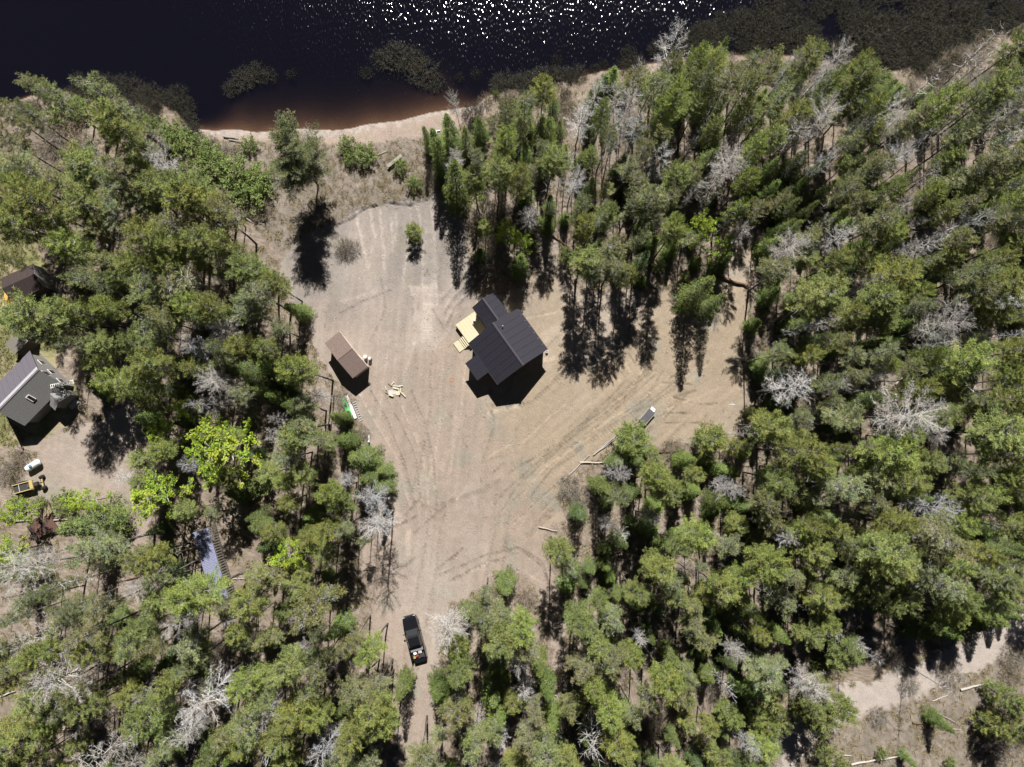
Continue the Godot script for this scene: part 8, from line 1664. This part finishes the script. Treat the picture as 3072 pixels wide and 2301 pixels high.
func kayak(at: Vector3, yaw: float) -> void:
	var k := thing("kayak", "green plastic kayak lying on the grass by brown shed", "kayak", at, yaw)
	begin()
	var prev := []
	for i in 13:
		var t := i / 12.0
		var w := 0.34 * pow(sin(PI * clampf(t, 0.02, 0.98)), 0.55)
		var z := lerpf(-1.55, 1.55, t)
		var lift := 0.12 * pow(absf(t - 0.5) * 2.0, 3.0)
		var ring := []
		for a in 10:
			var g := TAU * a / 10.0
			ring.append(Vector3(cos(g) * w, 0.17 + lift + sin(g) * (0.17 if sin(g) < 0 else 0.13), z))
		if i:
			for a in 10:
				quad(prev[a], prev[(a + 1) % 10], ring[(a + 1) % 10], ring[a], Color.WHITE)
		prev = ring
	part("hull", mesh(M.green_plastic, false), k)
	for z in [-0.55, 0.5]:
		begin()
		lathe([Vector2(0.16, 0), Vector2(0.2, 0.0), Vector2(0.2, 0.05), Vector2(0.16, 0.05)], Transform3D(Basis.from_scale(Vector3(1, 1, 1.7)), Vector3(0, 0.29, z)), 14)
		part("coaming", mesh(M.green_dark, false), k)
		begin()
		lathe([Vector2(0, 0), Vector2(0.165, 0)], Transform3D(Basis.from_scale(Vector3(1, 1, 1.7)), Vector3(0, 0.305, z)), 14)
		part("cockpit", mesh(M.dark_grey, false), k)

func build_yard() -> void:
	kayak(YARD_AT.kayak, YARD_YAW.kayak)
	var b := thing("white_board", "long white board lying beside the green kayak", "board", YARD_AT.board, YARD_YAW.board)
	bpart("plank", Vector3(0, 0.1, 0), Vector3(0.36, 0.05, 3.1), M.white_paint, b)
	for z in [-1.2, 0.0, 1.2]:
		bpart("batten", Vector3(0, 0.04, z), Vector3(0.4, 0.08, 0.08), M.light_grey, b)
	var l := thing("ladder", "grey aluminium ladder lying beside the long white board", "ladder", YARD_AT.ladder, YARD_YAW.ladder)
	for s in [-1.0, 1.0]:
		bpart("rail", Vector3(s * 0.2, 0.05, 0), Vector3(0.06, 0.09, 2.6), M.galvanised, l)
	for i in 9:
		bpart("rung", Vector3(0, 0.05, -1.2 + i * 0.3), Vector3(0.36, 0.05, 0.08), M.light_grey, l)
	# propane tank
	var p := thing("propane_tank", "white propane tank with blue dome in the yard", "tank", YARD_AT.tank, YARD_YAW.tank)
	begin()
	var pr := []
	for i in 15:
		var y := lerpf(-1.0, 1.0, i / 14.0)
		var e := maxf(absf(y) - 0.72, 0.0) / 0.28
		pr.append(Vector2(0.39 * sqrt(maxf(1.0 - e * e, 0.0)), y))
	lathe(pr, Transform3D(Basis(Vector3(1, 0, 0), PI / 2), Vector3(0, 0.68, 0)), 20)
	part("vessel", mesh(M.tank_white, false), p)
	begin()
	lathe([Vector2(0.2, 0), Vector2(0.19, 0.12), Vector2(0.1, 0.19), Vector2(0, 0.2)], Transform3D(Basis(), Vector3(0, 1.03, -0.1)), 14)
	part("dome", mesh(M.blue_plastic, false), p)
	for z in [-0.6, 0.6]:
		bpart("leg", Vector3(0, 0.17, z), Vector3(0.6, 0.34, 0.08), M.grey_metal, p)
	# hand cart of boards
	var hc := thing("hand_cart", "pinkish wooden cart with two long handles behind propane tank", "cart", YARD_AT.cart, YARD_YAW.cart)
	for i in 4:
		bpart("board", Vector3(-0.27 + i * 0.18, 0.32, -0.75), Vector3(0.17, 0.04, 0.75), M.plywood_pink, hc)
	for s in [-1.0, 1.0]:
		bpart("handle", Vector3(s * 0.3, 0.3, 0.55), Vector3(0.06, 0.06, 1.9), M.old_wood_pale, hc)
		wheel(hc, Vector3(s * 0.42, 0.2, -0.75), 0.2, 0.06)
	# old yellow machine
	var y := thing("yard_machine", "old yellow machine with black bed and two-wheeled front axle", "machine", YARD_AT.machine, YARD_YAW.machine)
	for s in [-1.0, 1.0]:
		bpart("side_rail", Vector3(s * 0.5, 0.85, 0.15), Vector3(0.1, 0.28, 2.5), M.yellow_paint, y)
		for z in [0.2, 1.1]:
			wheel(y, Vector3(s * 0.62, 0.38, z), 0.38, 0.22)
	bpart("bed", Vector3(0, 0.78, 0.0), Vector3(0.9, 0.1, 1.15), M.dark_grey, y)
	bpart("bed", Vector3(0, 0.76, 0.98), Vector3(0.9, 0.08, 0.72), M.dark_grey, y)
	bpart("cross_bar", Vector3(0, 0.92, 0.6), Vector3(0.94, 0.07, 0.06), M.light_grey, y)
	bpart("hood", Vector3(0, 0.95, -0.92), Vector3(0.92, 0.16, 0.4), M.yellow_paint, y)
	bpart("seat", Vector3(0, 0.98, -0.6), Vector3(0.4, 0.1, 0.25), M.old_wood, y)
	bpart("engine", Vector3(0, 0.6, -1.3), Vector3(0.45, 0.4, 0.5), M.dark_metal, y)
	bpart("tongue", Vector3(0, 0.45, -1.6), Vector3(0.12, 0.12, 0.8), M.dark_metal, y)
	bpart("axle", Vector3(0, 0.42, -1.95), Vector3(1.2, 0.12, 0.16), M.yellow_paint, y)
	for s in [-1.0, 1.0]:
		wheel(y, Vector3(s * 0.68, 0.34, -1.95), 0.34, 0.26, 0.35)
	# orange garden tractor beside the brown shed
	var g := thing("garden_tractor", "orange garden tractor beside the dark brown shed", "tractor", YARD_AT.tractor, YARD_YAW.tractor)
	loft([[-1.0, 0.3, 0.72, 0.22, 0.2], [-0.9, 0.3, 0.86, 0.27, 0.24], [0.0, 0.3, 0.92, 0.28, 0.25]], M.orange_paint, "hood", g)
	bpart("fender", Vector3(0, 0.62, 0.55), Vector3(0.95, 0.1, 0.6), M.orange_paint, g)
	bpart("seat", Vector3(0, 0.8, 0.6), Vector3(0.4, 0.12, 0.4), M.light_grey, g)
	bpart("seat_back", Vector3(0, 0.98, 0.82), Vector3(0.4, 0.34, 0.1), M.light_grey, g)
	begin()
	lathe([Vector2(0.14, 0), Vector2(0.17, 0.0), Vector2(0.17, 0.03), Vector2(0.14, 0.03)], Transform3D(Basis(Vector3(1, 0, 0), 0.5), Vector3(0, 1.05, 0.15)), 12)
	rod(Vector3(0, 0.9, 0.0), Vector3(0, 1.05, 0.15), 0.02)
	part("steering_wheel", mesh(M.dark_grey, false), g)
	bpart("mower_deck", Vector3(0, 0.25, -0.1), Vector3(1.0, 0.14, 0.6), M.orange_paint, g)
	for s in [-1.0, 1.0]:
		wheel(g, Vector3(s * 0.4, 0.19, -0.75), 0.19, 0.14)
		wheel(g, Vector3(s * 0.45, 0.28, 0.6), 0.28, 0.22)
	# scrap boards
	rng.seed = 21
	for i in SCRAP.size():
		var s: Array = SCRAP[i]
		begin()
		obox(Transform3D(Basis(Vector3.UP, s[2]) * Basis(Vector3(0, 0, 1), rng.randf_range(-0.08, 0.08)), Vector3(0, 0, 0)), Vector3(s[4], 0.03, s[3]))
		single("scrap_board", mesh(M.new_wood if i % 3 else (M.plywood if i % 2 else M.light_grey), false), "cut scrap board in the lumber heap on the sand", "board", Vector3(s[0], 0.05 + 0.022 * i, s[1]), 0.0, "scrap lumber heap on the sand")
	# paint mark
	begin()
	for k in 28:
		if k % 7 == 6:
			continue
		var a0 := TAU * k / 28.0
		var a1 := TAU * (k + 0.9) / 28.0
		for rr in [[0.24, 0.28], [0.15, 0.185]]:
			quad(Vector3(cos(a0) * rr[0], 0, sin(a0) * rr[0]), Vector3(cos(a0) * rr[1], 0, sin(a0) * rr[1]), Vector3(cos(a1) * rr[1], 0, sin(a1) * rr[1]), Vector3(cos(a1) * rr[0], 0, sin(a1) * rr[0]), Color.WHITE)
	for s in [-0.05, 0.05]:
		quad(Vector3(s - 0.035, 0, 0.09), Vector3(s + 0.005, 0, 0.09), Vector3(s + 0.045, 0, -0.09), Vector3(s + 0.005, 0, -0.09), Color.WHITE)
	single("paint_mark", mesh(M.orange_mark, false), "orange double ring with two strokes painted on the sand", "paint mark", YARD_AT.mark)
	# dark panels on a pale frame at the drive's edge
	var pn := thing("panel_rack", "dark grey panels on a pale wooden frame beside the pine", "rack", YARD_AT.rack, YARD_YAW.rack)
	for z in [-0.62, 0.36]:
		bpart("panel", Vector3(0, 0.62, z), Vector3(0.84, 0.05, 0.96), M.dark_panel, pn)
	for s in [-1.0, 1.0]:
		bpart("rail", Vector3(s * 0.5, 0.5, -0.1), Vector3(0.09, 0.09, 2.0), M.old_wood_pale, pn)
		for z in [-0.9, 0.7]:
			bpart("leg", Vector3(s * 0.45, 0.24, z), Vector3(0.08, 0.48, 0.08), M.old_wood_pale, pn)
	begin()
	obox(Transform3D(Basis(Vector3(1, 0, 0), -0.9), Vector3(0, 0.36, -1.28)), Vector3(0.6, 0.03, 0.75))
	part("end_board", mesh(M.white_paint, false), pn)
	# bench near the beach
	var bn := thing("bench", "weathered grey plank bench in the grass above the beach", "bench", YARD_AT.bench, YARD_YAW.bench)
	for s in [-1.0, 1.0]:
		bpart("plank", Vector3(s * 0.1, 0.46, 0), Vector3(0.19, 0.06, 2.3), M.old_wood_pale, bn)
	for z in [-0.85, 0.85]:
		bpart("leg", Vector3(0, 0.21, z), Vector3(0.34, 0.43, 0.12), M.old_wood, bn)
	# T post
	var tp := thing("dock_post", "white T-shaped wooden dock piece lying near the beach", "post", YARD_AT.tpost, YARD_YAW.tpost)
	bpart("beam", Vector3(0, 0.08, 0.1), Vector3(0.1, 0.1, 1.1), M.white_paint, tp)
	bpart("cross_beam", Vector3(0, 0.1, -0.5), Vector3(0.95, 0.1, 0.1), M.white_paint, tp)
	# white sheet of plastic
	begin()
	var q := [Vector3(-0.5, 0.02, 0.12), Vector3(-0.2, 0.12, -0.02), Vector3(0.05, 0.2, -0.14), Vector3(0.3, 0.1, 0.0), Vector3(0.5, 0.02, 0.1), Vector3(0.2, 0.04, 0.14), Vector3(-0.1, 0.05, 0.12)]
	for i in range(1, 6):
		tri(q[0], q[i], q[i + 1], Color.WHITE)
		tri(q[0] - Vector3(0, 0.012, 0), q[i + 1] - Vector3(0, 0.012, 0), q[i] - Vector3(0, 0.012, 0), Color.WHITE)
	single("plastic_sheet", mesh(M.white_paint, false), "crumpled scrap of white plastic sheet on the tan sand", "plastic sheet", YARD_AT.sheet)
	# charred birch log
	begin()
	var cl := thing("birch_log", "short birch log with black charred end near the kayak", "log", YARD_AT.charred, YARD_YAW.charred)
	tube(PackedVector3Array([Vector3(0, 0.14, -0.85), Vector3(0.02, 0.14, -0.4), Vector3(0, 0.14, 0.05)]), PackedFloat32Array([0.1, 0.13, 0.14]), 9, Color.WHITE)
	part("bark", mesh(M.white_paint, false), cl)
	begin()
	tube(PackedVector3Array([Vector3(0, 0.14, 0.05), Vector3(0.02, 0.16, 0.5), Vector3(0.05, 0.15, 0.95)]), PackedFloat32Array([0.145, 0.16, 0.07]), 9, Color.WHITE)
	part("charred_end", mesh(M.char, false), cl)
	# concrete blocks
	rng.seed = 31
	for i in BLOCKS.size():
		begin()
		for s in [-1.0, 1.0]:
			box(Vector3(0, 0.095, s * 0.085), Vector3(0.39, 0.19, 0.03))
		for x in [-0.18, 0.0, 0.18]:
			box(Vector3(x, 0.095, 0), Vector3(0.03, 0.19, 0.14))
		single("concrete_block", mesh(M.light_grey, false), "grey concrete block in the tumbled heap by the drive", "block", Vector3(BLOCKS[i][0], 0.02 + 0.08 * (i % 3), BLOCKS[i][1]), rng.randf() * 3.0, "heap of concrete blocks")

func build_logs() -> void:
	var tones := [Color(0.40, 0.37, 0.335), Color(0.29, 0.285, 0.275), Color(0.14, 0.09, 0.065)]
	var count := {}
	for l in FALLEN:
		count[l[6]] = count.get(l[6], 0) + 1
	for l in FALLEN:
		rng.seed = int(l[0] * 31.0 + l[1] * 17.0) + 999
		var L: float = l[3]
		var w: float = l[4]
		var col: Color = tones[l[5]]
		begin()
		var p := PackedVector3Array()
		var r := PackedFloat32Array()
		for i in 7:
			var t := i / 6.0
			p.append(Vector3(rng.randfn() * w * 0.14, w * 0.5 + 0.05 + absf(rng.randfn()) * 0.03, (t - 0.5) * L))
			r.append(w * 0.5 * lerpf(1.1, 0.6, t))
		tube(p, r, 8, vary(col, 0.12))
		var stem := mesh(M.wood)
		begin()
		for i in maxi(7, int(L * 2.2)):
			var t := rng.randf_range(0.25, 1.0)
			var b := on(p, t)
			var d := Vector3(rng.randf_range(-1, 1), rng.randf_range(0.0, 0.6), rng.randf_range(0.0, 0.8)).normalized()
			spike(b, b + d * rng.randf_range(0.2, 0.9), 0.018, vary(col, 0.2))
		var stubs := mesh(M.wood)
		var x: float = l[0]
		var z: float = l[1]
		var o := thing("fallen_log", l[6], "log", Vector3(x, gy(x, z), z), l[2], l[6] if count[l[6]] > 1 else "")
		part("stem", stem, o)
		if L > 2.2:
			part("branch_stubs", stubs, o).set_meta("kind", "stuff")

func build_trees() -> void:
	var pine_a := [Color(0.216, 0.240, 0.099), Color(0.197, 0.225, 0.095), Color(0.240, 0.254, 0.121), Color(0.178, 0.200, 0.097)]
	var pine_b := [Color(0.220, 0.262, 0.077), Color(0.240, 0.273, 0.088), Color(0.194, 0.235, 0.073)]
	var fir := [Color(0.152, 0.207, 0.057), Color(0.176, 0.229, 0.066), Color(0.130, 0.178, 0.053)]
	var fir_dark := [Color(0.110, 0.150, 0.050), Color(0.130, 0.172, 0.056), Color(0.095, 0.132, 0.050)]
	var lime := [Color(0.307, 0.425, 0.047), Color(0.330, 0.413, 0.059), Color(0.260, 0.378, 0.047)]
	var shrub := [Color(0.203, 0.277, 0.090), Color(0.233, 0.284, 0.106), Color(0.180, 0.247, 0.074)]
	var P := {"balsam_fir": [], "spreading_pine": [], "young_pine": [], "jack_pine": [], "red_pine": [], "spruce": [], "dead_pine": [], "snag": [], "aspen": [], "leafy_shrub": [], "bare_shrub": [], "bog_shrub": []}
	for i in 9:
		P.jack_pine.append(conifer(100 + i, 15.0, 2.1, 0.50 + 0.05 * (i % 4), 84, 0, pine_a, 6))
	for i in 8:
		P.red_pine.append(conifer(200 + i, 15.0, 2.1, 0.46 + 0.06 * (i % 4), 92, 1, pine_b, 6))
	P.spreading_pine.append(conifer(371, 13.0, 4.2, 0.30, 190, 0, pine_a, 6))
	for i in 4:
		P.young_pine.append(conifer(350 + i, 5.0, 1.8, 0.08, 80, 1, pine_b, 6))
	for i in 5:
		P.balsam_fir.append(conifer(330 + i, 10.0, 1.25, 0.12, 120, 2, fir_dark, 5))
	for i in 5:
		P.spruce.append(conifer(300 + i, 9.0, 1.5, 0.08, 150, 2, fir, 5))
	var bare := [GREY, Color(0.48, 0.48, 0.48), Color(0.40, 0.385, 0.37), Color(0.44, 0.425, 0.40), Color(0.34, 0.335, 0.335)]
	for i in 10:
		P.dead_pine.append(dead_tree(400 + i, 13.0, 1.6 + 0.2 * (i % 4), 0.28 + 0.08 * (i % 4), 46 + 12 * (i % 4), 0, bare[i % 5]))
	for i in 4:
		P.snag.append(dead_tree(500 + i, 12.0, 1.6, 0.3, 40, 1, Color(0.42, 0.415, 0.41)))
	for i in 4:
		P.aspen.append(leafy(600 + i, 8.0, 2.2, 1, 0.32, lime, 4200, 0.15, Color(0.36, 0.35, 0.31)))
	for i in 4:
		P.leafy_shrub.append(leafy(700 + i, 1.6, 1.6, 22, 0.0, shrub, 2200, 0.13, Color(0.17, 0.14, 0.11)))
	for i in 4:
		P.bare_shrub.append(brush(800 + i, 1.5, 1.6, 90, Color(0.235, 0.20, 0.165) if i % 2 else Color(0.25, 0.225, 0.205), Color(0.21, 0.19, 0.08), 0.35))
	for i in 4:
		P.bog_shrub.append(brush(900 + i, 0.9, 1.6, 120, Color(0.085, 0.08, 0.07), Color(0.08, 0.085, 0.05), 0.4))
	var unit := {"balsam_fir": [10.0, 1.25], "spreading_pine": [13.0, 4.2], "young_pine": [5.0, 1.8], "jack_pine": [15.0, 2.1], "red_pine": [15.0, 2.1], "spruce": [9.0, 1.5], "dead_pine": [13.0, 2.1], "snag": [12.0, 1.6], "aspen": [8.0, 2.2], "leafy_shrub": [1.6, 1.6], "bare_shrub": [1.5, 1.6], "bog_shrub": [0.9, 1.6]}
	var look := {"balsam_fir": "slender dark green fir", "spreading_pine": "spreading pine", "young_pine": "bushy low pine", "jack_pine": "ragged grey-green pine", "red_pine": "full yellow-green pine", "spruce": "pointed green spruce", "dead_pine": "dead grey pine", "snag": "bare dead snag", "aspen": "lime-green leafy tree", "leafy_shrub": "light green leafy shrub", "bare_shrub": "leafless brown brush", "bog_shrub": "dark leafless bog shrub"}
	var labels := []
	var count := {}
	for i in TREES.size():
		var t: Array = TREES[i]
		var kind: String = KINDS[t[0]]
		var s: String = look[kind]
		if not kind.ends_with("shrub"):
			if t[4] > 2.3:
				s = "broad " + s
			elif t[4] < 1.35 and not kind in ["spruce", "balsam_fir"]:
				s = "narrow " + s
			s = ("towering " if t[3] > 15.5 else "tall " if t[3] > 13.0 else "" if t[3] > 9.0 else "small " if t[3] > 5.0 else "young ") + s
		s += (" " + NEAR[t[5]] if t[5] else "") + " " + PLACE[t[6]]
		s = SPECIAL.get(i, s)
		labels.append(s)
		count[s] = count.get(s, 0) + 1
	for i in TREES.size():
		var t: Array = TREES[i]
		var kind: String = KINDS[t[0]]
		var pool: Array = P[kind]
		var n := i + 1
		var category := "shrub" if kind.ends_with("shrub") else "dead tree" if kind in ["dead_pine", "snag"] else "tree"
		plant(kind, pool[(n * 7 + int(t[1] * 13.0 + 2000.0)) % pool.size()], t[1], t[2], t[3] / unit[kind][0], t[4] / unit[kind][1], fmod(n * 2.39996, TAU), labels[i], category, labels[i] if count[labels[i]] > 1 else "", sin(n * 12.9898) * (0.05 if t[3] > 3.0 else 0.0))

func materials() -> void:
	mat("foliage", Color.WHITE, 0.75, 0, 0.25, true)
	mat("wood", Color.WHITE, 0.9, 0, 0.2, true)
	var lf := mat("leaves", Color.WHITE, 0.6, 0, 0.3, true)
	lf.backlight_enabled = true
	lf.backlight = lin(0.5, 0.5, 0.5)
	var g := mat("ground", Color.WHITE, 0.95, 0, 0.15, true)
	g.albedo_texture = noise_tex(3, 0.02, 5, 1024, Color(0.86, 0.86, 0.86), Color(1, 1, 1))
	g.heightmap_enabled = true
	g.heightmap_texture = noise_tex(4, 0.03, 5, 1024, Color.BLACK, Color.WHITE)
	g.heightmap_scale = 1.2
	tri_map(g, 5.0)
	var w := mat("water", lin(0.012, 0.012, 0.018), 0.05, 0, 0.42)
	w.transparency = BaseMaterial3D.TRANSPARENCY_ALPHA
	w.albedo_color.a = 0.06
	w.heightmap_enabled = true
	w.heightmap_texture = noise_tex(9, 0.028, 1, 2048, Color.BLACK, Color.WHITE)
	w.heightmap_scale = WAVE
	tri_map(w, 12.0)
	w.uv1_scale = Vector3(1.0 / 12.0, 1.0 / 12.0, 1.0 / 50.0)
	mat("siding", lin(0.42, 0.38, 0.30), 0.8)
	mat("roof_dark", lin(0.030, 0.029, 0.040), 0.38, 0.0, 0.5)
	mat("cap", lin(0.055, 0.052, 0.064), 0.4)
	mat("galvanised", lin(0.5, 0.51, 0.52), 0.4, 0.7)
	mat("chrome", lin(0.7, 0.7, 0.7), 0.15, 1.0)
	for v in [["new_wood", 0.58, 0.54, 0.39], ["new_wood2", 0.53, 0.49, 0.345]]:
		var m := mat(v[0], lin(v[1], v[2], v[3]), 0.8)
		m.albedo_texture = noise_tex(12, 0.05, 3, 256, Color(0.86, 0.86, 0.84), Color.WHITE)
		tri_map(m, 0.9)
	mat("white_paint", lin(0.78, 0.77, 0.75), 0.6)
	mat("tank_white", lin(0.72, 0.78, 0.8), 0.35)
	mat("cream", lin(0.66, 0.57, 0.5), 0.7)
	var p := mat("pane", lin(0.02, 0.022, 0.026), 0.1, 0, 0.5)
	mat("windshield", lin(0.03, 0.033, 0.036), 0.12, 0, 0.5)
	mat("pale_blue", lin(0.35, 0.45, 0.52), 0.5)
	mat("light_grey", lin(0.45, 0.45, 0.45), 0.8)
	mat("grey_metal", lin(0.20, 0.2, 0.21), 0.5, 0.2)
	mat("dark_grey", lin(0.04, 0.04, 0.043), 0.8)
	mat("dark_metal", lin(0.045, 0.04, 0.04), 0.6)
	mat("dark_panel", lin(0.075, 0.075, 0.085), 0.7)
	mat("shed_wall", lin(0.50, 0.42, 0.38), 0.85)
	for v in [["roof_brown", 0.235, 0.178, 0.160], ["roof_felt", 0.27, 0.275, 0.275], ["roof_violet", 0.165, 0.155, 0.19], ["roof_porch", 0.30, 0.305, 0.31], ["flashing", 0.52, 0.52, 0.58], ["old_steel", 0.36, 0.37, 0.37], ["roof_rust", 0.065, 0.048, 0.046], ["rust", 0.15, 0.085, 0.07], ["roof_blue", 0.30, 0.33, 0.50], ["old_wood", 0.13, 0.11, 0.095], ["old_wood_pale", 0.40, 0.38, 0.34], ["old_ply", 0.20, 0.19, 0.165], ["plywood", 0.34, 0.28, 0.19], ["plywood_pink", 0.42, 0.34, 0.31], ["grey_wall", 0.29, 0.293, 0.29]]:
		var m := mat(v[0], lin(v[1], v[2], v[3]), 0.8)
		m.albedo_texture = noise_tex(40 + v[0].length(), 0.03, 4, 512, Color(0.68, 0.67, 0.66), Color.WHITE)
		tri_map(m, 2.3)
	mat("rubber", lin(0.02, 0.02, 0.02), 0.9)
	var bp := mat("black_paint", lin(0.008, 0.008, 0.011), 0.25, 0, 0.5)
	bp.clearcoat_enabled = true
	bp.clearcoat = 0.6
	bp.clearcoat_roughness = 0.08
	mat("lamp_glass", lin(0.6, 0.6, 0.62), 0.15)
	mat("red_plastic", lin(0.40, 0.045, 0.03), 0.5)
	mat("yellow_paint", lin(0.40, 0.32, 0.12), 0.6)
	mat("orange_paint", lin(0.52, 0.29, 0.07), 0.55)
	mat("orange_mark", lin(0.50, 0.21, 0.10), 0.95)
	mat("green_plastic", lin(0.10, 0.42, 0.12), 0.45)
	mat("green_dark", lin(0.05, 0.2, 0.06), 0.5)
	mat("blue_plastic", lin(0.12, 0.25, 0.45), 0.5)
	mat("char", lin(0.015, 0.014, 0.014), 0.95)

const WAVE := 3.6

const SKY_ENERGY := 0.10
